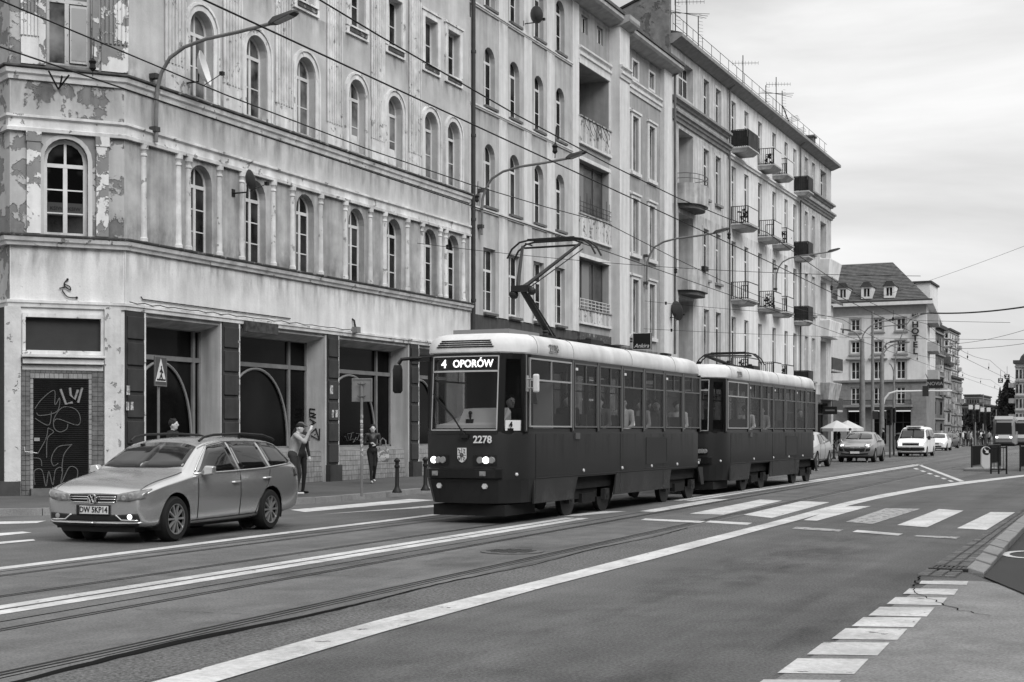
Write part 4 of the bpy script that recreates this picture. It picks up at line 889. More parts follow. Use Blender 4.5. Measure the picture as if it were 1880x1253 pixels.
for j, zs in enumerate((17.9, 13.5, 9.15, 4.8)):
    for i, (kd, a, c, e) in enumerate(bal):
        if kd == 'b' and j == 0: pass
        k2 = 'd' if (i == 0 and j == 0) else kd
        if i == 3: zs_ = zs - .15
        else: zs_ = zs
        ba = balcony(a, c, e, zs_, k2)
        random.seed(i*7+j)
        if k2 in 'ab' and (i+j) % 2:
            s = PX(a, XF)+.35; pb = MB(FA)
            for k in range(26): x, y_, z_ = s+random.uniform(-.2,.9), random.uniform(.35,.9), zs_+.15+random.uniform(0,.75); pb.ball((x,y_,z_), random.uniform(.04,.09), 5, 4)
            tag(pb.build('balcony_plants', mat('plant_dark', .03, var=.4), ba), kind='stuff')
# rounded corner loggia at the far end
for j, (zt, zb) in enumerate(((14.2,12.9),(9.75,8.5),(5.2,3.9))):
    s0, s1 = T3+.45, T4+.3
    b = MB(FA); b.hexa([(s0+.2,-.3,zb),(s1,-.3,zb),(s1-.1,.5,zb),(s0+.2,.6,zb),(s0,-.3,zt),(s1+.1,-.3,zt),(s1+.1,.75,zt),(s0,.75,zt)]); b.build('corner_balcony', M_Cl if j < 2 else M_Cbal, Cb, bevel=.06)
for j in range(3):
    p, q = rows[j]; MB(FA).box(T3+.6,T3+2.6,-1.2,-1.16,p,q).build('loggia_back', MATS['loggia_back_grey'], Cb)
for s in (T1, T2+.1):
    MB(FA).tube([(s,.12,.2),(s,.12,21.1),(s,.4,21.4)], .06, 8).build('drainpipe', MATS['pipe_grey'], Cb, smooth=True)
MB(FA).box(T2-1.6, T2+.6, .0, .02, 4.3, 21.2).build('shabby_strip', M_Cd, Cb) if False else None
# aerials on the roof
def yagi(b, x, y, z, n, L, ax):
    for k in range(n):
        t = -L/2 + L*k/(n-1); q = .17*(1-.4*k/n)
        if ax == 'v': b.tube([(x-q*.6, y-q, z+t), (x+q*.6, y+q, z+t)], .008, 4)
        else: b.tube([(x+t, y+t*.4, z-.0-q), (x+t, y+t*.4, z+q)], .008, 4)
    if ax != 'v': b.tube([(x-L/2, y-L*.2, z), (x+L/2, y+L*.2, z)], .014, 4)
ant = [(1240,75,-5,'v'),(1261,80,-12,'h'),(1282,95,30,'v'),(1364,166,102,'h'),(1406,200,157,'v'),(1425,217,142,'h'),(1436,225,167,'v')]
for i, (u, yb, yt, ax) in enumerate(ant):
    s, zb = PXZ(u, yb, XF-1.2); zt = PXZ(u, yt, XF-1.2)[1]
    lab = ['tall aerial mast beside the fire wall, at the left end of the roof railing','aerial with wide horizontal rods on the tall tenement roof','short aerial with small rungs, third from the fire wall','lone thin aerial above the middle of the tall tenement','stubby aerial just left of the tallest far roof mast','cross-armed aerial mast in the far cluster on the tall tenement','aerial mast just right of the cross-armed one on the roof'][i]
    t = thing('roof_aerial', lab, 'aerial', (XF-1.2, s, 21.7), group='aerials on the tall tenement roof')
    MB().tube([(XF-1.2,s,21.7),(XF-1.2,s,zt)], .03, 6).build('mast', M_black, t)
    e = MB(); yagi(e, XF-1.2+.15, s, zt-.7 if ax == 'v' else zt-.5, 9, 1.5, ax)
    if i in (1, 5): 
        for k in range(3): e.tube([(XF-1.2-.9, s-1.3+.5*k, zt-1.3+.2*k),(XF-1.2+.9, s+1.3-.3*k, zt-.9-.2*k)], .014, 4)
    e.build('elements', M_black, t)
t = thing('roof_aerial', 'aerial mast leaning over at the right of the roof cluster', 'aerial', (XF-1.2, PX(1475,XF), 21.7), group='aerials on the tall tenement roof')
p, q = PXZ(1472, 256, XF-1.2), PXZ(1437, 195, XF-1.2)
MB().tube([(XF-1.2,p[0],21.7),(XF-1.2,q[0],q[1])], .04, 6).build('mast', M_black, t); e = MB()
for f in (.35, .7): 
    for k in range(4): yy, zz = q[0]+(p[0]-q[0])*(f+.04*k), q[1]+(p[1]-q[1])*(f+.04*k); e.tube([(XF-1.7,yy-.3,zz-.2),(XF-.7,yy+.3,zz+.2)], .014, 4)
e.build('elements', M_black, t)

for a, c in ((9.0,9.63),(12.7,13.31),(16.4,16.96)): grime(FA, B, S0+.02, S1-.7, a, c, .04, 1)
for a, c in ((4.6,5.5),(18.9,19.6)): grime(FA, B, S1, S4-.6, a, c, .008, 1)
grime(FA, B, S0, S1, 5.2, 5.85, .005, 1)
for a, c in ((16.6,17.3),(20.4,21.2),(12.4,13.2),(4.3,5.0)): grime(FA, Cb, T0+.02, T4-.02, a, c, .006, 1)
# ================================================================ hotel across the junction
M_Hw = mat('hotel_render', .62, rough=.9, var=.05, dirt=.1, ds=.3, streak=.12)
M_Hs = mat('hotel_stone', .20, rough=.9, var=.15, dirt=.2, ds=.5, grain=.1)
M_Hd = mat('hotel_frieze', .30, rough=.9, var=.1)
Yh = 154.6
FH = Fac((0, Yh), (1, 0), (0, -1))
def hx(u): return PYX(u, 793, Yh)[0]
def hz(y, u=1620): return PYX(u, y, Yh)[1]
Hh = thing('hotel_building', 'pale hotel with steep tiled hip roof, three dormers and vertical lettering', 'building', (hx(1600), Yh, 0))
xl, xr = hx(1500), hx(1701)
hc = [hx(1570.5), hx(1612), hx(1654)]; hw = (hx(1579)-hx(1562))/2
zt = hz(562)
rowsH = ((hz(607),hz(584.5)),(hz(648),hz(625.5)),(hz(697),hz(663)))
b = MB(FH); zc_ = [hz(700), hz(656), hz(616), zt]
for (p, q), za, zb in zip(rowsH[::-1], zc_, zc_[1:]): wall(b, xl, xr, za, zb, [(c-hw,c+hw,p,q,0,.25) for c in hc])
b.build('upper_wall', M_Hw, Hh)
b = MB(FH); wall(b, xl, xr, hz(748), hz(700), [(c-hw,c+hw,hz(743),hz(711),0,.25) for c in hc]); shop = [(hx(1556),hx(1582)),(hx(1600),hx(1627)),(hx(1641),hx(1672))]
wall(b, xl, xr, 0, hz(748), [(a,c,.15,hz(754),0,.6) for a, c in shop]); b.build('stone_base', M_Hs, Hh)
for k in range(1, 11):      # bed joints of the rusticated base
    z = hz(700)*k/11; MB(FH).box(xl, shop[0][0]-.02, .0, .05, z-.32, z+.30).build('stone_course', M_Hs, Hh); MB(FH).box(shop[2][1]+.05, xr-.01, .0, .06, z-.32, z+.30).build('stone_course', M_Hs, Hh)
for a, c in shop: window(FH, Hh, a, c, .3, hz(756), 0, .6, pm=M_shopg, trans=2.6, fm=mat('hotel_dark_frame', .03), name='shop_window')
MB(FH).box(hx(1552), hx(1676), .02, 1.2, hz(748), hz(744)).build('balcony_slab', M_Hs, Hh)
r = MB(FH)
for k in range(60): x = hx(1552)+(hx(1676)-hx(1552))*k/59; r.box(x-.02,x+.02,1.1,1.15,hz(744),hz(736))
r.box(hx(1552),hx(1676),1.08,1.17,hz(736),hz(735)); r.build('balcony_railing', M_black, Hh)
for (p, q) in rowsH:
    for c in hc:
        w_ = window(FH, Hh, c-hw, c+hw, p, q, 0, .2, bars=(.5,), fw=.12, name='window')
        MB(FH).ring([(c-hw-.16,p-.16),(c+hw+.16,p-.16),(c+hw+.16,q+.14),(c-hw-.16,q+.14)],[(c-hw-.01,p-.01),(c+hw+.01,p-.01),(c+hw+.01,q+.01),(c-hw-.01,q+.01)],-.005,.06).build('surround', M_Hd, w_)
        MB(FH).box(c-hw-.25,c+hw+.25,.0,.15,p-.3,p-.165).build('sill', M_Hs, w_)
for c in hc:
    window(FH, Hh, c-hw, c+hw, hz(743), hz(711), 0, .2, bars=(.33,.66), fw=.12); p, q = rowsH[2]
    MB(FH).box(c-hw-.5,c+hw+.5,.0,.3,hz(660.5),hz(658)).build('window_hood', M_Hs, Hh)
MB(FH).box(xl, xr+.1, .0, .22, hz(702), hz(698)).build('string_course', M_Hs, Hh); MB(FH).box(xl,xr,.0,.03,hz(578),zt).build('frieze', M_Hd, Hh)
# side wall along the avenue
_q = math.hypot(28, 3.0); FS = Fac((xr + Yh*3.0/28, 0), (-3.0/28, 1), (28/_q, 3.0/_q))
b = MB(FS); sw = [(Yh+3+4*k, Yh+4.4+4*k) for k in range(6)]
for za, zb in zip(zc_, zc_[1:]): wall(b, Yh, Yh+28, za, zb, [(a,c,za+.9,zb-.8,0,.25) for a, c in sw])
b.build('side_wall', M_Hw, Hh); b = MB(FS); wall(b, Yh, Yh+28, 0, zc_[0]); b.build('side_base', M_Hs, Hh)
for za, zb in zip(zc_, zc_[1:]):
    for a, c in sw: window(FS, Hh, a, c, za+.9, zb-.8, 0, .2, fw=.12)
b = MB(FS)
for k in range(3): b.box(Yh+2, Yh+9, 0, 1.1, zc_[0]+.2+3*k, zc_[0]+1.2+3*k)
b.build('side_balcony', M_Hd, Hh)
b = MB(); e = .8; ez0, ez1 = zt, hz(556)
b.add([(xl,Yh-e,ez0),(xr+e,Yh-e,ez0),(xr+e-3.2,Yh+30,ez0),(xl,Yh+30,ez0),(xl,Yh-e,ez1),(xr+e,Yh-e,ez1),(xr+e-3.2,Yh+30,ez1),(xl,Yh+30,ez1)],[(0,3,2,1),(4,5,6,7),(0,1,5,4),(1,2,6,5),(2,3,7,6),(3,0,4,7)]); b.build('eaves_cornice', M_Hw, Hh)
# hip roof laid in tile courses
rz = hz(483)+.86; xrd = hx(1622)-.3; nC = 27; z0 = ez1
rp_ = MB(); Yr = Yh+7.5
rp_.add([(xl,Yh-.6,z0),(xr+.5,Yh-.6,z0),(xrd,Yr,rz),(xl,Yr,rz),(xr-2.6,Yh+29,z0),(xrd-2,Yh+24,rz),(xl,Yh+29,z0)],[(0,1,2,3),(1,4,5,2),(4,6,3,5)]); roofH = rp_.build('roof', M_tile, Hh)
for k in range(nC):
    t0, t1 = k/nC, (k+1)/nC
    def rp2(t): return (Yh-.6+(Yr-Yh+.6)*t, z0+(rz-z0)*t, xr+.5+(xrd-xr-.5)*t)
    y0, za, xa = rp2(t0); y1, zb, xb = rp2(t1)
    MB().hexa([(xl,y0-.05,za-.02),(xa,y0-.05,za-.02),(xb,y1,zb),(xl,y1,zb),(xl,y0-.09,za+.065),(xa,y0-.09,za+.065),(xb,y1,zb+.03),(xl,y1,zb+.03)]).build('tile_course', M_tile, roofH)
MB(FH).box(xl, xr+.7, .62, .76, ez1, ez1+.2).build('gutter', M_roofdk, Hh)
for c in (hx(1548), hx(1591.5), hx(1633)):
    Yd = Yh-.15; F2 = Fac((0,Yd),(1,0),(0,-1)); h0, h1 = hz(548), hz(526); d = MB(F2); q = .62*(hx(1644)-hx(1623))/1.3
    d.box(c-q,c-q*.55,-2.8,.0,h0,h1).box(c+q*.55,c+q,-2.8,.0,h0,h1).box(c-q*.55,c+q*.55,-2.8,-.12,h0,h1).box(c-q*.55,c+q*.55,-.12,0,h0,h0+.2).box(c-q*.55,c+q*.55,-.12,.0,h1-.15,h1); dm = d.build('dormer', M_Hw, roofH)
    window(F2, dm, c-q*.55, c+q*.55, h0+.2, h1-.15, 0, .1, fw=.1) if False else None
    b = MB(F2).box(c-q*.5,c-.07,-.115,-.1,h0+.25,h1-.2).box(c+.07,c+q*.5,-.115,-.1,h0+.25,h1-.2); b.build('dormer_pane', M_pane, roofH)
    MB(F2).prism([(c-q-.1,h1),(c+q+.1,h1),(c+q*.5,h1+.55),(c-q*.5,h1+.55)], -3.2, .15, ax=1).build('dormer_roof', M_roofdk, roofH)
gx0, gx1 = hx(1664), hx(1692); MB().box(gx0,gx1,Yh+6,Yh+12,z0,hz(521)+.5).build('roof_gable', M_Hw, Hh); MB().box(gx0-.3,gx1+.2,Yh+5.8,Yh+12,hz(521)+.5,hz(521)+.7).build('gable_coping', M_roofdk, Hh)
Mlet = mat('hotel_letter', .02, rough=.4)
ty = [597+12.3*k for k in range(5)]
for ch, y in zip('HOTEL', ty):
    M4 = axes((hx(1681), Yh-.25, hz(y, 1681)), (1,0,0), (0,0,1)) @ Matrix.Diagonal((1.12,1,1,1)); text('letter', ch, .86, M4, Mlet, Hh, ext=.08, bold=.03)
for k in range(3):
    c = (hx(1676.5+4.4*k), hz(582, 1681)+.15); b = MB(); pts = [(c[0]+(.2 if i % 2 == 0 else .09)*math.sin(math.pi*i/5), c[1]+(.2 if i % 2 == 0 else .09)*math.cos(math.pi*i/5)) for i in range(10)]
    b.prism(pts, Yh-.3, Yh-.15, ax=1); b.build('star', Mlet, Hh)
# small house between the tall tenement and the hotel
Dh = thing('side_house', 'low grey house end just beyond the tall tenement, mostly hidden', 'building', (-27, 112, 0))
FD = Fac((-24.6, 0), (0, 1), (1, 0)); b = MB(FD); wall(b, 107.6, 118, 0, 12.0, [(112,113.4,7.6,10.2,0,.2)]); b.poly([(118,0,0),(118,-12,0),(118,-12,12),(118,0,12)]); b.build('wall', M_Cw, Dh)
window(FD, Dh, 112, 113.4, 7.6, 10.2, 0, .2)
MB(FD).hexa([(107.6,-6,15.5),(118.6,-6,15.5),(118.6,.7,12.0),(107.6,.7,12.0),(107.6,-6,15.7),(118.6,-6,15.7),(118.6,.7,12.2),(107.6,.7,12.2)]).build('roof', M_tile, Dh)
for z in (3.2, 6.4):
    MB(FD).box(113,117,0,1.0,z,z+.15).build('balcony', M_Cbal, Dh); MB(FD).box(113,117,.9,1.0,z+.15,z+1.1).build('balcony_front', M_dark, Dh)
# ---------------------------------------------------------------- far side of the junction
def far_building(label, u0, u1, ytop, Y, dep, wallm, cols, nrow, base=.25, roofm=None, pitched=0, name='far_building', group='buildings far down the avenue'):
    x0, z1 = PYX(u0, ytop, Y); x1 = PYX(u1, ytop, Y)[0]
    o = thing(name, label, 'building', ((x0+x1)/2, Y, 0), group=group)
    MB().box(x0, x1, Y, Y+dep, 0, z1).build('wall', wallm, o)
    F1, F2 = Fac((0,Y),(1,0),(0,-1)), Fac((x1,0),(0,1),(1,0)); fh = z1/(nrow+.35)
    for i in range(cols):
        for j in range(nrow):
            c = x0+(x1-x0)*(i+.5)/cols; q = (x1-x0)/cols*.26; za = fh*(j+.35); MB(F1).box(c-q,c+q,.02,.08,za,za+fh*.58).build('window', M_pane, o)
    n2 = max(2, int(dep/5))
    for i in range(n2):
        for j in range(nrow):
            c = Y+dep*(i+.5)/n2; za = fh*(j+.35); MB(F2).box(c-.7,c+.7,.02,.08,za,za+fh*.58).build('window', M_pane, o)
            if (i+j) % 3 == 0: MB(F2).box(c-1.2,c+1.2,.03,1.0,za-.25,za+.7).build('balcony', M_Cbal, o)
    for j in range(nrow): MB().box(x0-.08,x1+.25,Y-.25,Y+dep,fh*(j+1.1),fh*(j+1.1)+.22).build('string_course', roofm or M_Cm, o)
    if pitched: MB().prism([(x0-.4,z1),(x1+.4,z1),((x0+x1)/2,z1+pitched)], Y-.3, Y+dep, ax=1).build('roof', roofm or M_tile, o)
    else: MB().box(x0-.3,x1+.5,Y-.4,Y+dep,z1,z1+.5).build('roof', roofm or M_roofdk, o)
    return o
far_building('dark balconied house edge directly behind the hotel corner', 1701, 1710, 598, 196, 12, mat('far_dark', .10, var=.5, vs_=.8), 2, 5)
e2 = far_building('narrow far house with a pointed spire right of the hotel', 1706, 1727, 668, 262, 14, mat('far_mid', .26, var=.5, vs_=.6), 4, 5)
x, z = PYX(1721, 668, 262); MB().lathe([(2.0,z),(2.1,z+1.2),(1.0,z+2.4),(.4,z+4),(.12,z+7)], (x,264,0), 10).build('spire', M_roofdk, e2)
far_building('slim pale office tower rising behind the hotel', 1717, 1742, 607, 380, 20, mat('far_tower', .52, var=.08), 3, 14, name='office_tower', group=None)
far_building('far sooty tenement, last before the end of the left-hand row', 1724, 1745, 694, 330, 20, mat('far_mid2', .18, var=.6, vs_=.5), 4, 5)
far_building('long dark low block closing the avenue on the left', 1757, 1800, 744, 470, 40, mat('far_block', .07, var=.3, vs_=.2), 9, 3, name='far_block')
far_building('squat dark block with flat top in the middle distance', 1770, 1798, 727, 560, 40, mat('far_block2', .10, var=.2, vs_=.2), 6, 4, name='far_block')
far_building('flat dark hall closing the avenue on the right', 1795, 1862, 748, 500, 40, mat('far_block3', .06, var=.3, vs_=.2), 10, 3, name='far_block')
far_building('white low house beside the tall trees on the right', 1838, 1866, 744, 262, 20, mat('far_white', .6, var=.1), 3, 2, name='far_house', group=None)
e3 = far_building('ornate old tenement at the far right edge', 1864, 1905, 668, 226, 60, mat('far_orn', .40, var=.5, vs_=.8), 6, 5, name='far_tenement', group=None, pitched=0)
x, z = PYX(1880, 668, 226); MB().ball((x+1.2, 229, z-.6), (2.4,2.4,3.0)).build('corner_dome', M_roofdk, e3)
for k in range(3): MB().box(PYX(1863,700,226)[0]-.9, PYX(1863,700,226)[0], 226.3, 230, z*(.3+.2*k), z*(.36+.2*k)).build('balcony', M_Cbal, e3)
# trees at the end of the avenue
M_leaf = mat('leaf_dark', .035, rough=.9, var=.5, vs_=1.5)
def far_tree(label, u, ybase, ytop, Y, wpx, shape, group, seed):
    random.seed(seed); x, z1 = PYX(u, ytop, Y); wd = wpx*Y/FPX
    t = thing('tree', label, 'tree', (x, Y, 0), group=group)
    MB().tube([(x,Y,0),(x+.1,Y,z1*.5),(x,Y,z1*.92)], [wd*.09,wd*.05,.04], 7).build('trunk', mat('bark', .05), t)
    lb = MB()
    for k in range(9):
        a = random.uniform(0,6.28); h = z1*random.uniform(.25,.8); lb.tube([(x,Y,h),(x+math.cos(a)*wd*.35,Y+math.sin(a)*wd*.35,h+z1*.12)], [.12,.03], 5)
    lb.build('limb', MATS['bark'], t)
    cr = MB()
    for k in range(2600):
        f = random.random()**.8; 
        if shape == 'poplar': rr = wd*.5*math.sin(math.pi*min(1, .08+.92*f))**.7*(1-.35*f); h = z1*(.12+.88*f)
        else: rr = wd*.5*math.sqrt(max(0,1-(2*f-1)**2)); h = z1*(.3+.7*f)
        a = random.uniform(0,6.28); r = rr*math.sqrt(random.random())*(1+.25*math.sin(3*a+f*17)); px, py = x+r*math.cos(a), Y+r*math.sin(a); s = random.uniform(.2,.5)*wd/5
        v1 = Vector((random.gauss(0,1),random.gauss(0,1),random.gauss(0,1))).normalized()*s; v2 = Vector((random.gauss(0,1),random.gauss(0,1),random.gauss(0,1))).normalized()*s
        p = Vector((px,py,h)); cr.poly([tuple(p-v1),tuple(p+v2*.6),tuple(p+v1),tuple(p-v2*.6)])
    cr.build('crown', M_leaf, t)
far_tree('tall dark poplar-like tree, largest of the pair at the far right', 1850, 800, 699, 240, 44, 'poplar', 'tall trees at the far right', 1)
far_tree('thin tall tree just left of the dark poplar', 1836, 800, 712, 300, 14, 'poplar', 'tall trees at the far right', 2)
for i, (u, yt, Y, wpx) in enumerate(((1790,752,330,34),(1815,750,300,44),(1838,758,230,34),(1765,760,380,28))):
    far_tree(['rounded dark street tree in the middle of the far avenue','broad dark tree behind the waiting crowd','low dark tree left of the far tram','distant dark tree near the end of the left-hand row'][i], u, 800, yt, Y, wpx, 'round', 'dark street trees far down the avenue', 10+i)
# ================================================================ trams
M_red = mat('tram_dark_red', .027, rough=.5, spec=.16, var=.1, vs_=1.2, obj=True, dirt=.15, ds=.8)
M_troof = mat('tram_white_roof', .64, rough=.5, var=.08, obj=True, dirt=.2, ds=.9, streak=.15)
M_alu = mat('aluminium_trim', .42, rough=.35, metal=.4)
M_tglass = glassmat('tram_glass', .76, .03, .16, .003)
M_tblack = mat('tram_black', .010, rough=.35)
M_under = mat('underframe', .009, rough=.85, var=.4, vs_=5, obj=True)
M_int = mat('tram_interior', .03, rough=.8)
M_intw = mat('tram_dashboard', .62, rough=.6)
M_led = mat('led_letter', .8, emit=.75)
M_lamp = mat('headlamp_lit', .8, emit=1.7)
M_lens = mat('lamp_lens', .25, rough=.1, spec=.6)
M_refl = mat('reflector', .6, rough=.3)
PLF = [(0,0),(.3,.008),(.52,.03),(.66,.075),(.80,.25),(.90,.5),(.945,.72),(.95,.95)]
PLB = [(.95,10.3),(.93,10.7),(.86,11.0),(.72,11.22),(.5,11.3),(.25,11.33),(0,11.34)]
def plan(sc=1., dy=0., ins=0.):
    h = PLF + PLB; r = []
    for x, y in h:
        yy = 5.67 + (y - 5.67)*(1 - ins/5.67) + (dy if y < 3 else 0); r.append((x*sc, yy))
    return r + [(-x, y) for x, y in reversed(r[1:-1])]
def lean(z): return .10*max(0, z-1.55)/1.4
def tram(loc, label, num, lead):
    t = thing('tram', label, 'tram', (0,0,0), group='two coupled tram cars')
    def ring(z, sc=1., ins=0., fr=None): return [(x, y + (lean(z) if y < 1.2 else 0), z) for x, y in plan(sc, 0, ins)]
    body = MB(t and None); body.loft([ring(.74,.985), ring(.78), ring(1.1), ring(1.56), ring(1.6,.99)], True, False).build('body', M_red, t, smooth=True)
    # nose below the bumper and side skirts with bogie openings
    b = MB(); fr = [(-x, y) for x, y in reversed(PLF[1:])] + PLF
    b.loft([[(x*.93, y+.07+.05*abs(x), .36) for x, y in fr], [(x, y, .76) for x, y in fr]], False, False).build('nose_skirt', M_red, t)
    for sx in (-1, 1):
        X = .95*sx; q = .03*sx
        for a0, a1, c0, c1 in ((.93,2.78,.93,3.02), (4.98,8.5,5.13,8.68), (11.0,11.2,10.72,11.1)):
            MB().hexa([(X,a0,.33),(X,a1,.33),(X-q,a1,.33),(X-q,a0,.33),(X,c0,.755),(X,c1,.755),(X-q,c1,.755),(X-q,c0,.755)]).build('skirt', M_red, t)
    MB().loft([[(-.93,10.72,.7),(-.86,11.0,.7),(-.5,11.28,.7),(.5,11.28,.7),(.86,11.0,.7),(.93,10.72,.7)],[(-.9,11.0,.36),(-.84,11.05,.36),(-.5,11.2,.36),(.5,11.2,.36),(.84,11.05,.36),(.9,11.0,.36)]], False, False).build('tail_skirt', M_red, t)
    # panel seams
    b = MB()
    for y in (1.02, 5.35, 8.1): b.box(.951, .956, y-.008, y+.008, .34 if y != 5.35 else .36, 1.56)
    b.box(.951,.955,1.02,10.4,.775,.79).box(.951,.955,6.9,8.5,.82,.83); b.build('panel_seam', M_tblack, t)
    # roof: white cap
    rf = MB(); rf.loft([ring(2.96,1.0), ring(2.985,1.02,-.02), ring(3.10,1.02,-.02), ring(3.205,.99,.03), ring(3.28,.93,.12), ring(3.325,.82,.32), ring(3.345,.5,.7)]); rf = rf.build('roof', M_troof, t, smooth=True)
    for y in (1.05, 2.75, 6.0, 8.9):
        MB().tube([(1.022*.95, y, 2.99), (1.022*.95, y, 3.10), (.992*.95, y, 3.207), (.932*.95, y, 3.284), (.822*.95, y, 3.33)], .006, 4).build('roof_seam', mat('roof_seam', .25), rf)
    if lead:
        for k in range(4):
            z = 3.065 + .036*k; hwid = .55 - .025*k
            yf = .084 + .52*max(0, z-3.09); MB().add([(x, yf-.006+.09*abs(x)**2.2*1.2, zz) for zz in (z, z+.02) for x in (-hwid,-hwid/2,0,hwid/2,hwid)] + [(x, yf+.2, zz) for zz in (z, z+.02) for x in (-hwid,-hwid/2,0,hwid/2,hwid)], [(i,i+1,i+6,i+5) for i in range(4)] + [(10+i,11+i,i+1,i) for i in range(4)] + [(5+i,6+i,16+i,15+i) for i in range(4)]).build('vent_slot', M_tblack, rf)
        MB().box(-.55,.55,.75,2.1,3.33,3.42).build('roof_box', mat('roof_grey', .2), rf)
    text('roof_number', num, .2, axes((.99, 1.75, 3.10), (0,1,0), (-.25,0,1)), mat('number_shadow', .12), rf)
    text('roof_number', num, .2, axes((1.0, 1.76, 3.105), (0,1,0), (-.25,0,1)), mat('number_grey', .3), rf)
    # window band: sill rail, head rail, pillars
    b = MB(); b.loft([ring(2.86,1.0), ring(2.97,1.0)], True, False); b.loft([ring(1.585,.985), ring(1.66,.985)], True, False); b.build('window_rail', M_tblack, t)
    pil = [.59, 2.76, 4.09, 5.45, 6.81, 8.18, 9.54, 10.9]
    for sx in (-1, 1):
        for i, y in enumerate(pil):
            wd = .055 if i not in (0, 7) else .05
            MB().hexa([(.955*sx,y-wd*1.2,1.6),(.955*sx,y+wd*1.2,1.6),(.87*sx,y+wd,1.6),(.87*sx,y-wd,1.6),(.955*sx,y-wd,2.95),(.955*sx,y+wd,2.95),(.87*sx,y+wd,2.95),(.87*sx,y-wd,2.95)]).build('pillar', M_tblack, t)
            MB().box(.956*sx if sx > 0 else -.962, .962 if sx > 0 else -.956, y-.009, y+.009, 1.62, 2.94).build('pillar_strip', mat('pillar_trim', .22, rough=.4), t)
        for i in range(7):
            a, c = pil[i]+.07, pil[i+1]-.07
            if i == 0: a += .08
            f = MB(); X0, X1 = (.93*sx, .965*sx); po, pi = [(a,1.68),(c,1.68),(c,2.9),(a,2.9)], [(a+.028,1.708),(c-.028,1.708),(c-.028,2.872),(a+.028,2.872)]
            f.ring(po, pi, X0, X1, ax=0); f.box(*sorted((X0,X1)), a+.028, c-.028, 2.5, 2.53); m_ = (a+c)/2; f.box(*sorted((X0,X1)), m_-.012, m_+.012, 2.53, 2.872)
            f = f.build('window', mat('tram_window_frame', .10, rough=.45) if i else M_alu, t)
            MB().box(*sorted((.94*sx,.946*sx)), a+.02, c-.02, 1.7, 2.88).build('pane', M_tglass, f)
            if i and sx > 0 and i % 2: MB().box(.947,.95, a+.08, a+.2, 2.76, 2.81).build('window_sticker', M_refl, f)
    # rear window band
    b = MB(); 
    for sx in (-1,1): b.hexa([(.9*sx,10.85,1.6),(.72*sx,11.22,1.6),(.68*sx,11.2,1.6),(.86*sx,10.85,1.6),(.9*sx,10.85,2.96),(.72*sx,11.22,2.96),(.68*sx,11.2,2.96),(.86*sx,10.85,2.96)])
    b.build('rear_corner', M_tblack, t); MB().box(-.66,.66,11.27,11.285,1.66,2.88).build('rear_window', M_tglass, t)
    # windscreen, corner panes and their black surround
    def fp(x, z, o=0.):
        for (x0,y0),(x1,y1) in zip(PLF, PLF[1:]):
            if x0 <= abs(x) <= x1: return (x, y0+(y1-y0)*(abs(x)-x0)/(x1-x0)+lean(z)-o, z)
    xs = [-.64,-.52,-.3,0,.3,.52,.64]
    def band(b, xs, z0, z1, o): b.loft([[fp(x, z0, o) for x in xs], [fp(x, z1, o) for x in xs], [fp(x, z1, o-.03) for x in xs], [fp(x, z0, o-.03) for x in xs], [fp(x, z0, o) for x in xs]], False, False)
    b = MB(); band(b, [-.94,-.8]+xs+[.8,.94], 1.56, 1.615, .006); band(b, [-.94,-.8]+xs+[.8,.94], 2.92, 2.975, .006)
    for a, c in ((-.94,-.9),(-.72,-.63),(.63,.72),(.9,.94)): band(b, [a,c], 1.6, 2.94, .006)
    b.build('windscreen_surround', M_tblack, t)
    b = MB(); band(b, xs, 1.61, 2.93, .0); b.build('windscreen', M_tglass, t)
    b = MB(); 
    for zz, th in ((1.62,.018),(2.90,.018),(2.635,.03)): band(b, xs, zz, zz+th, .008)
    for a, c in ((-.64,-.62),(.62,.64)): band(b, [a,c], 1.62, 2.91, .008)
    b.build('windscreen_trim', M_alu, t)
    for a, c in ((-.90,-.72),(.72,.90)): b = MB(); band(b, [a,c], 1.6, 2.94, -.005); b.build('corner_pane', M_tglass, t)
    # destination display
    dp = MB(); band(dp, xs[1:-1], 2.68, 2.87, -.012); dp = dp.build('destination_display', M_tblack, t)
    if lead:
        text('line_number', '4', .20, axes((-.40, fp(-.4,2.77)[1]-.012, 2.775), (1,-.06,0), (0,.07,1)), M_led, dp, bold=.004)
        text('destination', 'OPORÓW', .175, axes((.17, fp(.17,2.77)[1]-.014, 2.775), (1,.02,0), (0,.07,1)) @ Matrix.Diagonal((.95,1.05,1,1)), M_led, dp, bold=.003)
        text('fleet_number', num, .175, axes((.40, -.02, 1.46), (1,.04,0), (0,0,1)), mat('number_cream', .62), t, bold=.004)
        text('route_card', '4', .13, axes((.81, fp(.81,1.7)[1]-.02, 1.72), (.5,.8,0), (0,0,1)), M_tblack, t, bold=.004); b = MB(); band(b, [.74,.89], 1.62, 1.80, .002); b.build('route_card_board', M_intw, t)
        # city shield under the windscreen
        sh = [(-.085,.12),(.085,.12),(.085,-.06),(.05,-.11),(0,-.135),(-.05,-.11),(-.085,-.06)]
        s_ = MB(); s_.prism([(x,z+1.2) for x, z in sh], -.012, .02, ax=1); s_ = s_.build('shield', mat('shield_white', .6), t)
        d = MB(); d.box(-.083,.083,-.016,-.012,1.188,1.196).box(-.004,.004,-.016,-.012,1.10,1.318)
        d.ring([(.036*math.cos(a),1.195+.036*math.sin(a)) for a in [k*.524 for k in range(12)]],[(.018*math.cos(a),1.195+.018*math.sin(a)) for a in [k*.524 for k in range(12)]],-.02,-.012)
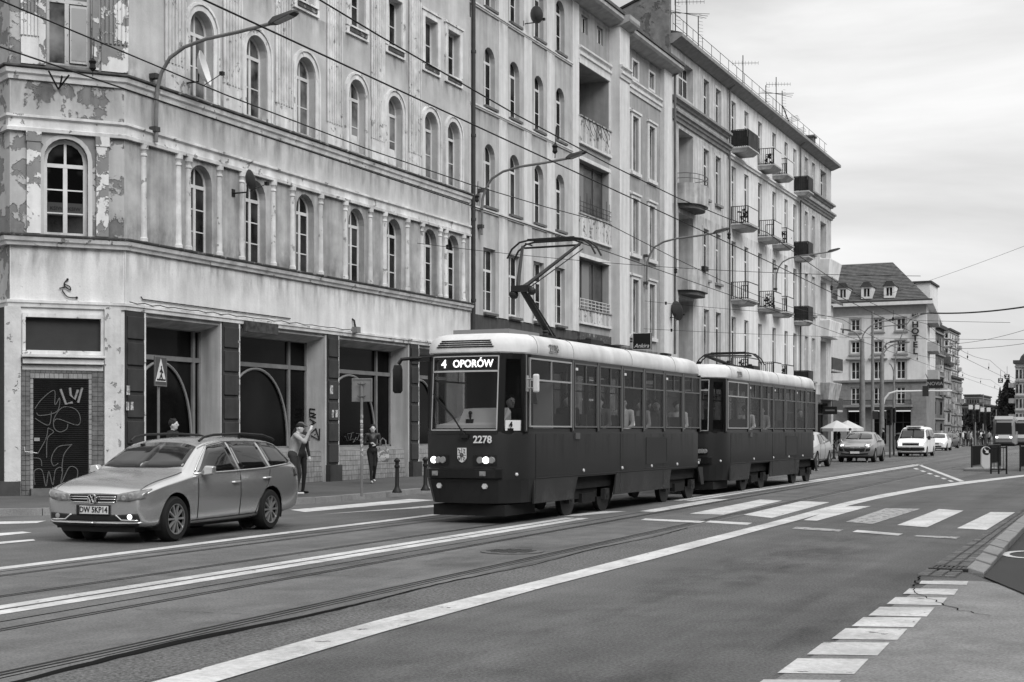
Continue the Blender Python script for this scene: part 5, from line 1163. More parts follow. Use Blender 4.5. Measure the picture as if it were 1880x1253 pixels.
        for pth in ([(-.07,1.3),(-.03,1.27),(-.055,1.24),(-.02,1.23)],[(.03,1.3),(.06,1.29),(.04,1.24),(.07,1.23)],[(-.065,1.16),(-.055,1.11),(-.045,1.14),(-.035,1.11),(-.025,1.16)],[(.03,1.16),(.06,1.15),(.035,1.12),(.055,1.10)]):
            d.tube([(x,-.015,z) for x, z in pth], .008, 4)
        d.build('shield_charges', mat('shield_dark', .06), s_)
    # headlights, bumper, small lights
    for sx in (-1, 1):
        a, c = (.22,.64) if sx > 0 else (-.64,-.26)
        if not lead: a, c = (.34,.62) if sx > 0 else (-.62,-.34)
        h = MB(); n_ = [a+(c-a)*k/4 for k in range(5)]; band(h, n_, 1.02, 1.2, .012); h = h.build('headlight', M_tblack, t)
        for k, f in enumerate((.3,.55,.8)):
            x = a+(c-a)*(f if sx > 0 else f-.1); p = fp(x, 1.11, .02); MB().lathe([(.01,-.02),(.055,-.02),(.06,0),(.06,.02)], (p[0],p[1],p[2]), 12, 1).build('lamp', M_lamp if (lead and k == (1 if sx > 0 else 0)) else M_lens, h)
    xb = [-.78,-.64,-.3,0,.3,.64,.72]; b = MB(); b.loft([[fp(x,.78,.02) for x in xb],[fp(x,.8,.075) for x in xb],[fp(x,.95,.075) for x in xb],[fp(x,.975,.02) for x in xb]], False, False); b.build('bumper', M_tblack, t)
    for x in (-.5, .42): MB().box(x-.05,x+.05,fp(x,.9,.1)[1],fp(x,.9,.06)[1],.84,.92).box(x-.025,x+.025,fp(x,.9,.11)[1],fp(x,.9,.1)[1],.86,.9).build('bumper_lamp', M_lens, t)
    for x in (-.46, .42): 
        p = fp(x,.66,-.02); MB().lathe([(.005,-.03),(.05,-.03),(.055,.01)], p, 6, 1).build('reflector', M_refl, t)
    p = fp(.86,.86,.01); MB().ball(p, .032).build('reflector', M_refl, t)
    for y in (3.3, 5.45, 7.3, 9.1, 10.75): MB().lathe([(.004,.02),(.028,.02),(.034,0)], (.95,y,.86), 8, 0).build('reflector', M_refl, t)
    MB().box(.95,.975,2.86,3.08,1.46,1.58).build('side_lamp', mat('lamp_box', .09), t)
    MB().box(.952,.958,6.98,8.32,.93,1.45).build('hatch', mat('hatch_red', .013, rough=.5), t); MB().ring([(6.94,.9),(8.36,.9),(8.36,1.48),(6.94,1.48)],[(6.98,.94),(8.32,.94),(8.32,1.44),(6.98,1.44)],.951,.962,ax=0).build('hatch_frame', M_red, t)
    MB().box(-.66,.72,.2,1.5,.14,.33).build('lifeguard', M_under, t); MB().box(-.8,.8,1.0,10.9,.5,.86).build('underframe', M_under, t)
    # bogies
    for yc in (3.95, 9.75):
        bg_ = MB().box(-.74,-.64,yc-1.2,yc+1.2,.3,.52).box(.64,.74,yc-1.2,yc+1.2,.3,.52).box(-.7,.7,yc-.2,yc+.2,.25,.5).box(.64,.8,yc-.35,yc+.35,.22,.4)
        bg_ = bg_.build('bogie', M_under, t)
        for dy in (-.95, .95):
            for sx in (-1,1):
                wh = MB().lathe([(.02,-.06),(.33,-.06),(.33,.02),(.36,.03),(.36,.06),(.02,.06)], (.68*sx,yc+dy,.345), 22, 0); wh.build('wheel', mat('wheel_steel', .012, rough=.6, var=.3), bg_, smooth=True)
                x = .73*sx; MB().box(min(x,x+.1*sx),max(x,x+.1*sx),yc+dy-.13,yc+dy+.13,.24,.46).lathe([(.02,0),(.09,0),(.09,.06),(.02,.08)], (x+.05*sx,yc+dy,.36), 10, 0).build('axle_box', mat('axle_dusty', .03, var=.5, vs_=8), bg_)
            for k in range(4): MB().lathe([(.07,0),(.085,.02),(.07,.04)], (.8,yc+dy*.55,.3+.045*k), 10).build('spring_coil', M_under, bg_) if False else None
    M_dust = grimemat('road_dust', .13, (1, .8, .5), 3.0, .35, .7, 'bottom', .5); M_drip = grimemat('rain_marks', .06, (1, 1, .15), 5., .48, .7, 'top', .5)
    for y0, y1 in ((.95,2.75),(5.05,8.55)): MB().poly([(.9565,y0,.34),(.9565,y1,.34),(.9565,y1,.9),(.9565,y0,.9)]).build('road_dust', M_dust, t)
    MB().poly([(.957,1.0,1.0),(.957,10.3,1.0),(.957,10.3,1.56),(.957,1.0,1.56)]).build('rain_marks', M_drip, t)
    # interior
    MB().box(-.9,.9,.9,11.1,.86,.9).build('floor', M_int, t); MB().box(-.9,.9,.9,11.1,2.9,2.95).build('ceiling', mat('tram_ceiling', .05), t)
    MB().box(-.88,.88,1.95,2.0,.9,2.9).build('cab_wall', mat('cab_wall', .05), t) if lead else None
    if lead:
        d = MB(); d.loft([[(-.62,.16,1.58),(.66,.16,1.58),(.66,.6,1.58),(-.62,.6,1.58)],[(-.6,.2,1.72),(.66,.2,1.72),(.66,.6,1.76),(-.6,.6,1.76)],[(-.2,.26,1.76),(.66,.26,1.76),(.66,.6,1.95),(-.16,.6,1.95)],[(-.12,.34,2.0),(.64,.34,2.0),(.62,.58,2.02),(-.06,.58,2.02)]]); d.build('dashboard', M_intw, t)
        MB().tube([(.02,.3,1.78),(.02,.28,1.9)], .02, 6).ball((.02,.28,1.93), .035).box(-.05,.09,.24,.3,1.74,1.82).build('joystick', M_tblack, t)
        cb = MB(); cb.hexa([(.6,1.35,2.15),(.66,1.75,2.1),(.62,1.8,2.1),(.55,1.4,2.15),(.62,1.45,2.62),(.66,1.6,2.62),(.62,1.62,2.62),(.58,1.48,2.62)]); cb.build('hung_jacket', mat('jacket_dark', .02), t)
        MB().box(.5,.88,1.93,1.95,1.6,2.5).build('cab_panel', mat('cab_panel_pale', .35), t)
    st = MB().box(-.22,.22,-.03,.03,0,.62).box(-.22,.22,-.42,.03,-.06,.0); me = st.mesh('seat')
    for k, y in enumerate((2.9,3.75,4.6,5.45,6.3,7.15,8.0,8.85,9.7,10.5)):
        for x in (-.62, .62):
            o = link('seat', me, mat('seat_grey', .06), t); o.location = (x, y, 1.32)
    for y in (4.2, 7.0, 9.6): MB().tube([(.25,y,.9),(.25,y,2.9)], .018, 6).build('grab_pole', M_alu, t)
    # roof equipment and pantograph
    MB().box(-.5,.5,2.55,3.0,3.33,3.42).build('roof_box', M_black, t); MB().box(-.6,.6,4.6,5.3,3.32,3.46).build('roof_box', M_black, t)
    for x in (-.42,.42):
        for y in (2.7,4.9): MB().lathe([(.05,0),(.07,.03),(.05,.06),(.07,.09),(.04,.12)], (x,y,3.40), 8).build('insulator', M_black, t)
    p = MB()
    if lead:
        bs, kn, hd = (0,3.95,3.46), (0,2.5,4.33), (0,4.1,5.36)
        p.tube([bs, kn], .06, 8).tube([(.2,3.7,3.46),(.1,2.62,4.22)], .018, 6)
        for sx in (-1,1):
            p.tube([(.05*sx+0,2.5,4.33),(.12*sx,2.62,4.42),(.62*sx,3.95,5.3)], [.045,.04,.03], 7); p.tube([(.08*sx,2.6,4.3),(.66*sx,4.0,5.2)], .012, 5)
        p.box(-.18,.18,2.42,2.6,4.25,4.36).ball((-.15,2.5,4.2), .09).ball((.22,2.5,4.25), .08)
        p.tube([(-.6,4.0,5.28),(.6,4.0,5.28)], .022, 6)
    else:
        p.tube([(0,4.6,3.46),(0,2.0,3.62)], .05, 8)
        for sx in (-1,1): p.tube([(.05*sx,2.0,3.62),(.6*sx,4.3,3.72)], .03, 6)
        hd = (0,4.3,3.74)
    p.box(-.35,.35,3.6,4.5,3.34,3.44); pg = p.build('pantograph', M_black, t)
    h = MB()
    for dy in (-.16, .16):
        h.tube([(-.95,hd[1]+dy,hd[2]-.28),(-.85,hd[1]+dy,hd[2]-.1),(-.68,hd[1]+dy,hd[2]+.03),(-.5,hd[1]+dy,hd[2]+.06),(.5,hd[1]+dy,hd[2]+.06),(.68,hd[1]+dy,hd[2]+.03),(.85,hd[1]+dy,hd[2]-.1),(.95,hd[1]+dy,hd[2]-.28)], .02, 6)
    for dx in (-.55, .55): h.tube([(dx,hd[1]-.16,hd[2]),(dx,hd[1]+.16,hd[2])], .018, 5)
    h.box(-.5,.5,hd[1]-.19,hd[1]-.13,hd[2]+.05,hd[2]+.09).box(-.5,.5,hd[1]+.13,hd[1]+.19,hd[2]+.05,hd[2]+.09); h.build('collector_head', M_black, pg)
    if lead:
        m_ = MB().tube([(-.72,.2,2.9),(-1.0,.1,2.9),(-1.22,.05,2.88),(-1.28,.05,2.8)], .035, 6); m_.box(-1.1,-.7,.12,.2,2.84,2.92); m_.build('mirror_arm', M_tblack, t)
        MB().loft([[(-1.3+.1*math.cos(a)*q,.05+.07*math.sin(a)*q,z) for a in [k*.785 for k in range(8)]] for z, q in ((2.28,.6),(2.32,1),(2.7,1),(2.78,.75))]).build('mirror', M_tblack, t, smooth=True)
        MB().tube([(.93,.62,2.52),(1.12,.58,2.52)], .014, 5).tube([(.93,.62,2.36),(1.12,.58,2.36)], .014, 5).box(.93,.975,.57,.65,2.3,2.58).build('mirror_bracket', M_alu, t)
        MB().box(1.10,1.22,.52,.58,2.28,2.6).build('side_mirror', mat('mirror_white', .6), t, bevel=.03)
        wp = MB(); wp.tube([(.06,-.04,1.53),(-.15,-.03,1.85),(-.58,.03,2.26)], .014, 5).tube([(.1,-.04,1.51),(-.14,-.035,1.82),(-.55,.03,2.2)], .012, 5); wp.box(-.02,.14,-.06,.0,1.49,1.55); wp.build('wiper', M_tblack, t)
    t.location = loc
    return t
T1_ = tram((-11.0, 22.05, 0), 'leading dark tram car with lit number 4 display and raised pantograph', '2278', True)
T2_ = tram((-11.0, 34.6, 0), 'trailing dark tram car coupled behind the lit one, pantograph folded down', '2279', False)
MB().tube([(-11.0,33.3,.62),(-11.0,34.75,.62)], .06, 8).box(-11.09,-10.91,33.9,34.15,.52,.72).build('coupler', M_under, T1_)
# ================================================================ vehicles
from mathutils.bvhtree import BVHTree
M_carglass = mat('car_glass', .008, rough=.05, spec=.55)
M_tyre = mat('tyre', .012, rough=.85, obj=True)
M_rim = mat('alloy_rim', .38, rough=.3, metal=.7)
M_chrome = mat('chrome', .65, rough=.15, metal=.9)
M_plas = mat('black_plastic', .012, rough=.55)
M_plate = mat('number_plate', .6, rough=.5)
M_hl = mat('headlamp_glass', .16, rough=.08, spec=.8, obj=True, var=.5, vs_=9)
M_drl = mat('headlamp_on', .8, emit=2.0)
M_carlit = mat('headlamp_bright', .9, emit=2.2)
def paint(name, v, metal=.35, rough=.32): return mat(name, v, rough=rough, spec=.4, metal=metal, coat=.35)
def wheel_at(t, x, y, r, wd, sx, seg=24, spokes=10, rim=None):
    w_ = MB().lathe([(r*.68,-wd/2),(r*.9,-wd/2),(r,-wd*.3),(r,wd*.3),(r*.9,wd/2),(r*.68,wd/2)], (x,y,r), seg, 0, False).build('wheel', M_tyre, t, smooth=True)
    b = MB(); o = x + sx*wd*.38
    b.lathe([(r*.69,-.02),(r*.69,.02),(r*.63,.02),(r*.63,-.02)], (o,y,r), seg, 0, False)
    for k in range(spokes):
        a = 2*math.pi*k/spokes; c, s_ = math.cos(a), math.sin(a); pw = r*.045
        p = lambda rr, d, e: (o + e, y + rr*c - d*s_, r + rr*s_ + d*c)
        b.hexa([p(r*.1,-pw*.9,-.015),p(r*.65,-pw*1.2,-.015),p(r*.65,pw*1.2,-.015),p(r*.1,pw*.9,-.015),p(r*.1,-pw*.7,.018),p(r*.65,-pw,.012),p(r*.65,pw,.012),p(r*.1,pw*.7,.018)])
    b.lathe([(.001,.025),(r*.14,.022),(r*.16,-.01)], (o,y,r), 12, 0); b.build('rim', rim or M_rim, w_)
    MB().lathe([(.001,0),(r*.66,0)], (o - sx*.05,y,r), 16, 0).build('brake_disc', M_plas, w_)
def car(P, label, loc, rz, group=None, sc=1.0):
    t = thing(P.get('name', 'car'), label, P.get('cat', 'car'), (0,0,0), 0, group)
    rings = []
    for (y, zb, ws, wm, zm, zs, wb, zbt, wt, zt, zc) in P['st']:
        h = [(ws*.8,y,zb),(ws,y,zb+.05),(wm,y,zm),(wm*.99,y,zs),(wb,y,zbt),(wt,y,zt),(wt*.62,y,zc-.012),(wt*.25,y,zc)]
        rings.append(h + [(-a,b_,c) for a, b_, c in reversed(h)])
    b = MB(); n = 16; V = [p for r in rings for p in r]; Fc = []
    for k in range(len(rings)-1):
        for i in range(n):
            j = (i+1) % n; Fc.append((k*n+i,k*n+j,(k+1)*n+j,(k+1)*n+i))
    for base in (0, (len(rings)-1)*n):
        for i in range(7): Fc.append((base+i, base+i+1, base+14-i, base+15-i))
    b.add(V, Fc); me = b.mesh('shell'); bmc = bmesh.new(); bmc.from_mesh(me); cl_ = bmc.edges.layers.float.new('crease_edge'); bmc.verts.ensure_lookup_table()
    for e_ in bmc.edges:
        i0, i1 = e_.verts[0].index, e_.verts[1].index
        if i0 % n == i1 % n: e_[cl_] = {3:.35,12:.35,4:.55,11:.55,5:.3,10:.3,1:.4,14:.4}.get(i0 % n, 0)
        elif i0 < n and i1 < n: e_[cl_] = .5
    bmc.to_mesh(me); bmc.free(); o = bpy.data.objects.new('shell', me); COL.objects.link(o)
    sb = o.modifiers.new('s', 'SUBSURF'); sb.levels = 3; sb.render_levels = 3
    me2 = evalmesh(o); bpy.data.objects.remove(o)
    tree = BVHTree.FromPolygons([v.co[:] for v in me2.vertices], [p.vertices[:] for p in me2.polygons])
    R_ = P['r']; AR = R_*P.get('arch', 1.16); wy = P['wy']; W = P['W']
    bm = bmesh.new(); bm.from_mesh(me2)
    dele = [f for f in bm.faces if abs(f.calc_center_median().x) > W*.55 and any((f.calc_center_median().y-y)**2+(f.calc_center_median().z-R_)**2 < AR**2 for y in wy)]
    bmesh.ops.delete(bm, geom=dele, context='FACES')
    for v in bm.verts:
        if v.is_boundary and abs(v.co.x) > W*.5:
            for y in wy:
                dy, dz = v.co.y-y, v.co.z-R_; d = math.hypot(dy,dz)
                if d < AR*1.35 and d > .01 : v.co.y = y+dy*AR/d; v.co.z = R_+dz*AR/d
    bm.to_mesh(me2); bm.free(); me2.name = 'body'
    link('body', me2, P['paint'], t, smooth=2)
    def hit(p, d):
        q = tree.ray_cast(Vector(p), Vector(d)); return q[0], q[1]
    def patch(name, top, bot, view, m, off=.006, parent=None, rows_=4, sub=4, mirror=True, smooth=2):
        """strip between two polylines drawn in front (x,z), side (y,z) or top (x,y) view, laid on the body"""
        out = []
        def dens(pl):
            r = []
            for a, c in zip(pl, pl[1:]): r += [(a[0]+(c[0]-a[0])*k/sub, a[1]+(c[1]-a[1])*k/sub) for k in range(sub)]
            return r + [pl[-1]]
        tp, bt = dens(top), dens(bot)
        for sx in ((1,-1) if mirror else (1,)):
            V = []; ok = True
            for a, c in zip(tp, bt):
                for k in range(rows_+1):
                    p, q = a[0]+(c[0]-a[0])*k/rows_, a[1]+(c[1]-a[1])*k/rows_
                    if view == 'f': h, nn_ = hit((p*sx,-3,q),(0,1,0))
                    elif view == 's': h, nn_ = hit((3*sx,p,q),(-sx,0,0))
                    elif view == 'r': h, nn_ = hit((p*sx,9,q),(0,-1,0))
                    else: h, nn_ = hit((p*sx,q,4),(0,0,-1))
                    if h is None: h = Vector(V[-1]) if V else Vector((p*sx,0,q)) if view == 'f' else Vector((sx*.7,p,q)); V.append(tuple(h)); continue
                    V.append(tuple(h + nn_*off))
            Fc = [(i*(rows_+1)+k,i*(rows_+1)+k+1,(i+1)*(rows_+1)+k+1,(i+1)*(rows_+1)+k) for i in range(len(tp)-1) for k in range(rows_)]
            me_ = bpy.data.meshes.new(name); me_.from_pydata(V, [], Fc); 
            ob = link(name, me_, m, parent or t, smooth=smooth)
            sd = ob.modifiers.new('t','SOLIDIFY'); sd.thickness = off*1.6; sd.offset = 0
            out.append(ob)
        return out
    t['_'] = 0; del t['_']
    for (nm, view, top, bot, m, kw) in P['patches']: patch(nm, top, bot, view, m, **kw)
    for y in wy:
        for sx in (-1,1):
            wheel_at(t, sx*(W-.12), y, R_, .22, sx, spokes=P.get('spokes', 10), rim=P.get('rim'))
            MB().lathe([(R_*.2,0),(AR*1.02,0),(AR*1.02,.3)] if False else [(AR*1.03,.02),(AR*1.03,-.3),(.05,-.31)], (0,0,0), 20, 0).build('tmp') if False else None
            wl_ = MB(); n_ = 14; xo, xi = sx*(W-.03), sx*(W-.42)
            arc = [(y+AR*1.01*math.cos(a), R_+AR*1.01*math.sin(a)) for a in [math.pi*(-.12+1.24*k/n_) for k in range(n_+1)]]
            wl_.loft([[(xo,p[0],p[1]) for p in arc],[(xi,p[0],p[1]) for p in arc]], False, False); wl_.poly([(xi,p[0],p[1]) for p in arc]); wl_.build('wheel_housing', M_plas, t)
    MB().box(-W+.3,W-.3,.35,P['st'][-1][0]-.35,P.get('clr',.16),.34).build('floor_pan', M_plas, t)
    for fn in P.get('extra', ()): fn(t, hit)
    t.location = loc; t.rotation_euler = (0,0,rz); t.scale = (sc,)*3
    return t
def mirror_fn(y, z, x, m, big=1.):
    def f(t, hit):
        for sx in (-1,1):
            MB().loft([[(sx*(x-.06),y+.02,z-.05),(sx*(x-.06),y+.10,z-.05),(sx*(x-.06),y+.10,z),(sx*(x-.06),y+.02,z)],[(sx*(x+.04),y-.02,z-.04),(sx*(x+.04),y+.1,z-.04),(sx*(x+.04),y+.1,z+.02*big),(sx*(x+.04),y-.02,z+.02*big)],
              [(sx*(x+.09),y-.04,z-.05),(sx*(x+.09),y+.1,z-.05),(sx*(x+.09),y+.1,z+.09*big),(sx*(x+.09),y-.02,z+.09*big)],[(sx*(x+.22),y+.0,z-.03),(sx*(x+.22),y+.1,z-.03),(sx*(x+.22),y+.1,z+.08*big),(sx*(x+.22),y+.01,z+.08*big)]]).build('mirror', m, t, bevel=.02)
    return f
def plate_fn(z, y, txt, wd=.26, h=.057):
    def f(t, hit):
        p = hit((0,-3,z),(0,1,0))[0]; yy = (p.y if p else y) - .012
        pl = MB().box(-wd-.015,wd+.015,yy-.012,yy+.01,z-h-.012,z+h+.012).build('plate_holder', M_plas, t)
        MB().box(-wd,wd,yy-.018,yy-.0125,z-h,z+h).build('number_plate', M_plate, pl)
        if txt: text('registration', txt, .115, axes((.015,yy-.02,z-.001),(1,0,0),(0,0,1)) @ Matrix.Diagonal((.86,1,1,1)), M_plas, pl, ext=.002, bold=.002)
        MB().box(-wd,-wd+.04,yy-.0205,yy-.018,z-h,z+h).build('plate_band', M_plas, pl)
    return f
# ---- silver estate car
Psil = paint('paint_silver', .47, .75, .22)
def vw_extra(t, hit):
    for sx in (-1,1):      # roof rails
        MB().tube([(sx*.60,2.0,1.43),(sx*.605,2.12,1.49),(sx*.61,2.4,1.525),(sx*.61,3.2,1.54),(sx*.60,3.9,1.515),(sx*.585,4.22,1.46),(sx*.58,4.3,1.43)], .02, 8).build('roof_rail', M_plas, t, smooth=True)
        MB().box(*sorted((sx*.60,sx*.615)),3.12,3.18,1.46,1.53).build('rail_foot', M_plas, t)
        for y, z in ((2.55,.80),(3.50,.835)):
            h = hit((3*sx,y,z),(-sx,0,0))[0]; MB().tube([(h.x,y-.1,z),(h.x+sx*.035,y-.08,z+.005),(h.x+sx*.035,y+.08,z+.008),(h.x,y+.1,z+.008)], .014, 6).build('door_handle', M_chrome, t)
    h = hit((0,-3,.63),(0,1,0))[0]; y0 = h.y-.035
    e = MB(); n = 24
    e.ring([(.072*math.cos(2*math.pi*k/n),.63+.072*math.sin(2*math.pi*k/n)) for k in range(n)],[(.06*math.cos(2*math.pi*k/n),.63+.06*math.sin(2*math.pi*k/n)) for k in range(n)],y0-.02,y0+.02); e = e.build('emblem', M_chrome, t)
    s_ = MB()
    for a, c in (((-.028,.682),(-.004,.638)),((.028,.682),(.004,.638)),((-.056,.652),(-.026,.577)),((-.026,.577),(0,.632)),((0,.632),(.026,.577)),((.026,.577),(.056,.652))): s_.tube([(a[0],y0-.01,a[1]),(c[0],y0-.01,c[1])], .0085, 5)
    s_.build('emblem_letters', M_chrome, e); MB().lathe([(.001,0),(.062,0)], (0,y0+.005,.63), 20, 1).build('emblem_disc', M_plas, e)
    for sx in (-1,1):
        MB().tube([(sx*.02,1.42,1.06),(sx*.5,1.40,1.05)], .008, 4).build('wiper', M_plas, t)
        for (x, z, r) in ((.50,.645,.045),(.62,.675,.05)):
            h = hit((x*sx,-3,z),(0,1,0))[0]
            if h: MB().lathe([(.001,-.02),(r*.6,-.022),(r,-.01),(r,.02)], (h.x,h.y+.0,h.z), 12, 1).build('lamp', M_lens, t)
    for sx in (-1, 1):
        h = hit((sx*.60,-3,.385),(0,1,0))[0]; MB().lathe([(.001,-.025),(.035,-.02),(.04,.01)], (h.x,h.y,h.z), 12, 1).build('fog_lamp', M_carlit if sx > 0 else M_lens, t)
VW = dict(W=.91, r=.325, wy=(.95,3.66), paint=Psil, arch=1.17, st=[
 (0.00,.28,.64,.70,.45,.58,.68,.665,.64,.70,.71),(0.06,.23,.76,.80,.46,.60,.78,.695,.69,.735,.75),(.2,.21,.84,.88,.50,.63,.86,.745,.73,.79,.81),(.5,.20,.86,.905,.53,.67,.88,.80,.745,.86,.885),(.9,.19,.86,.91,.55,.70,.885,.845,.74,.92,.945),(1.28,.19,.86,.91,.56,.74,.888,.90,.75,.975,1.005),
 (1.4,.19,.86,.91,.56,.76,.888,.925,.74,1.035,1.065),(1.72,.19,.86,.91,.57,.78,.888,.945,.69,1.235,1.265),(2.05,.19,.86,.912,.57,.79,.888,.955,.635,1.40,1.44),(2.5,.19,.86,.912,.57,.80,.888,.965,.62,1.452,1.495),(3.3,.19,.86,.912,.57,.82,.886,.985,.615,1.455,1.50),(3.95,.20,.86,.91,.58,.83,.88,1.0,.605,1.43,1.475),
 (4.35,.24,.85,.90,.58,.84,.86,1.015,.58,1.375,1.415),(4.55,.27,.83,.88,.58,.83,.83,1.01,.60,1.24,1.27),(4.68,.29,.8,.85,.58,.80,.80,.98,.66,1.05,1.07),(4.76,.32,.72,.78,.58,.72,.74,.86,.64,.93,.94)],
 patches=[('windscreen','t',[(0,2.02),(.35,2.0),(.585,1.94)],[(0,1.35),(.4,1.37),(.685,1.44)],M_carglass,{}),
  ('door_window','s',[(1.62,.985),(2.12,1.345),(2.66,1.405)],[(1.5,.965),(2.1,.975),(2.66,.985)],M_carglass,{}),('door_window','s',[(2.74,1.408),(3.15,1.412),(3.56,1.405)],[(2.74,.987),(3.15,.995),(3.6,1.005)],M_carglass,{}),('quarter_window','s',[(3.66,1.402),(4.0,1.38),(4.22,1.335)],[(3.70,1.01),(4.1,1.02),(4.40,1.07)],M_carglass,{}),
  ('window_trim','s',[(1.46,.962),(2.4,.975),(3.4,.997),(4.44,1.06)],[(1.46,.944),(2.4,.957),(3.4,.979),(4.44,1.035)],M_chrome,{'rows_':1,'off':.008}),('window_trim','s',[(1.5,.99),(1.85,1.215),(2.12,1.372),(2.6,1.425),(3.3,1.43),(4.0,1.405),(4.26,1.352),(4.44,1.09)],[(1.53,.985),(1.86,1.203),(2.12,1.357),(2.6,1.412),(3.3,1.417),(4.0,1.392),(4.24,1.342),(4.42,1.085)],M_chrome,{'rows_':1,'off':.008}),
  ('headlight','f',[(.40,.692),(.60,.728),(.83,.765)],[(.375,.60),(.58,.592),(.80,.645)],M_hl,{'off':.008}),
  ('grille','f',[(0,.69),(.385,.69)],[(0,.572),(.36,.578)],M_plas,{'off':.006}),('grille_bar','f',[(.07,.663),(.38,.664)],[(.07,.652),(.378,.653)],M_chrome,{'off':.013,'rows_':1}),('grille_bar','f',[(.08,.63),(.372,.631)],[(.08,.619),(.37,.620)],M_chrome,{'off':.013,'rows_':1}),('grille_bar','f',[(0,.586),(.36,.59)],[(0,.574),(.355,.578)],M_chrome,{'off':.013,'rows_':1}),
  ('lower_grille','f',[(0,.405),(.40,.41),(.72,.43)],[(0,.315),(.4,.32),(.74,.335)],M_plas,{'off':.006}),('lower_trim','f',[(0,.30),(.4,.303),(.76,.315)],[(0,.285),(.4,.288),(.76,.30)],M_chrome,{'off':.012,'rows_':1}),('lower_trim','f',[(.38,.415),(.47,.345),(.72,.345)],[(.36,.405),(.46,.33),(.72,.33)],M_chrome,{'off':.012,'rows_':1}),('front_lip','f',[(0,.27),(.72,.285)],[(0,.245),(.68,.255)],M_plas,{'off':.01,'rows_':1}),
  ('door_seam','s',[(1.52,.94),(1.5,.6),(1.52,.30)],[(1.533,.94),(1.513,.6),(1.533,.30)],M_plas,{'rows_':1,'off':.003}),('door_seam','s',[(2.695,.97),(2.70,.6),(2.70,.30)],[(2.708,.97),(2.713,.6),(2.713,.30)],M_plas,{'rows_':1,'off':.003}),('door_seam','s',[(3.64,.97),(3.55,.75),(3.3,.5),(3.2,.30)],[(3.653,.97),(3.563,.75),(3.313,.5),(3.213,.30)],M_plas,{'rows_':1,'off':.003}),
  ('side_sill','s',[(1.38,.285),(2.3,.29),(3.24,.30)],[(1.38,.22),(2.3,.22),(3.24,.22)],M_plas,{'rows_':1,'off':.006}),('bonnet_seam','t',[(.70,.35),(.735,.8),(.745,1.3)],[(.708,.35),(.743,.8),(.753,1.3)],M_plas,{'rows_':1,'off':.003}),
  ('tail_lamp','s',[(4.45,.98),(4.66,.96)],[(4.45,.84),(4.7,.84)],mat('tail_lamp', .05, rough=.2),{'off':.008})],
 extra=[vw_extra, mirror_fn(1.62,.975,.86,Psil,1.1), plate_fn(.475,0,'DW 5KP14')])
VW['st'] = [((.95-(.95-q[0])*.74) if q[0] < .95 else q[0],) + q[1:] for q in VW['st']]
car(VW, 'silver estate car with roof rails, plate DW 5KP14, in the near left lane', (-13.86,15.78,0), .0817, sc=1.018)
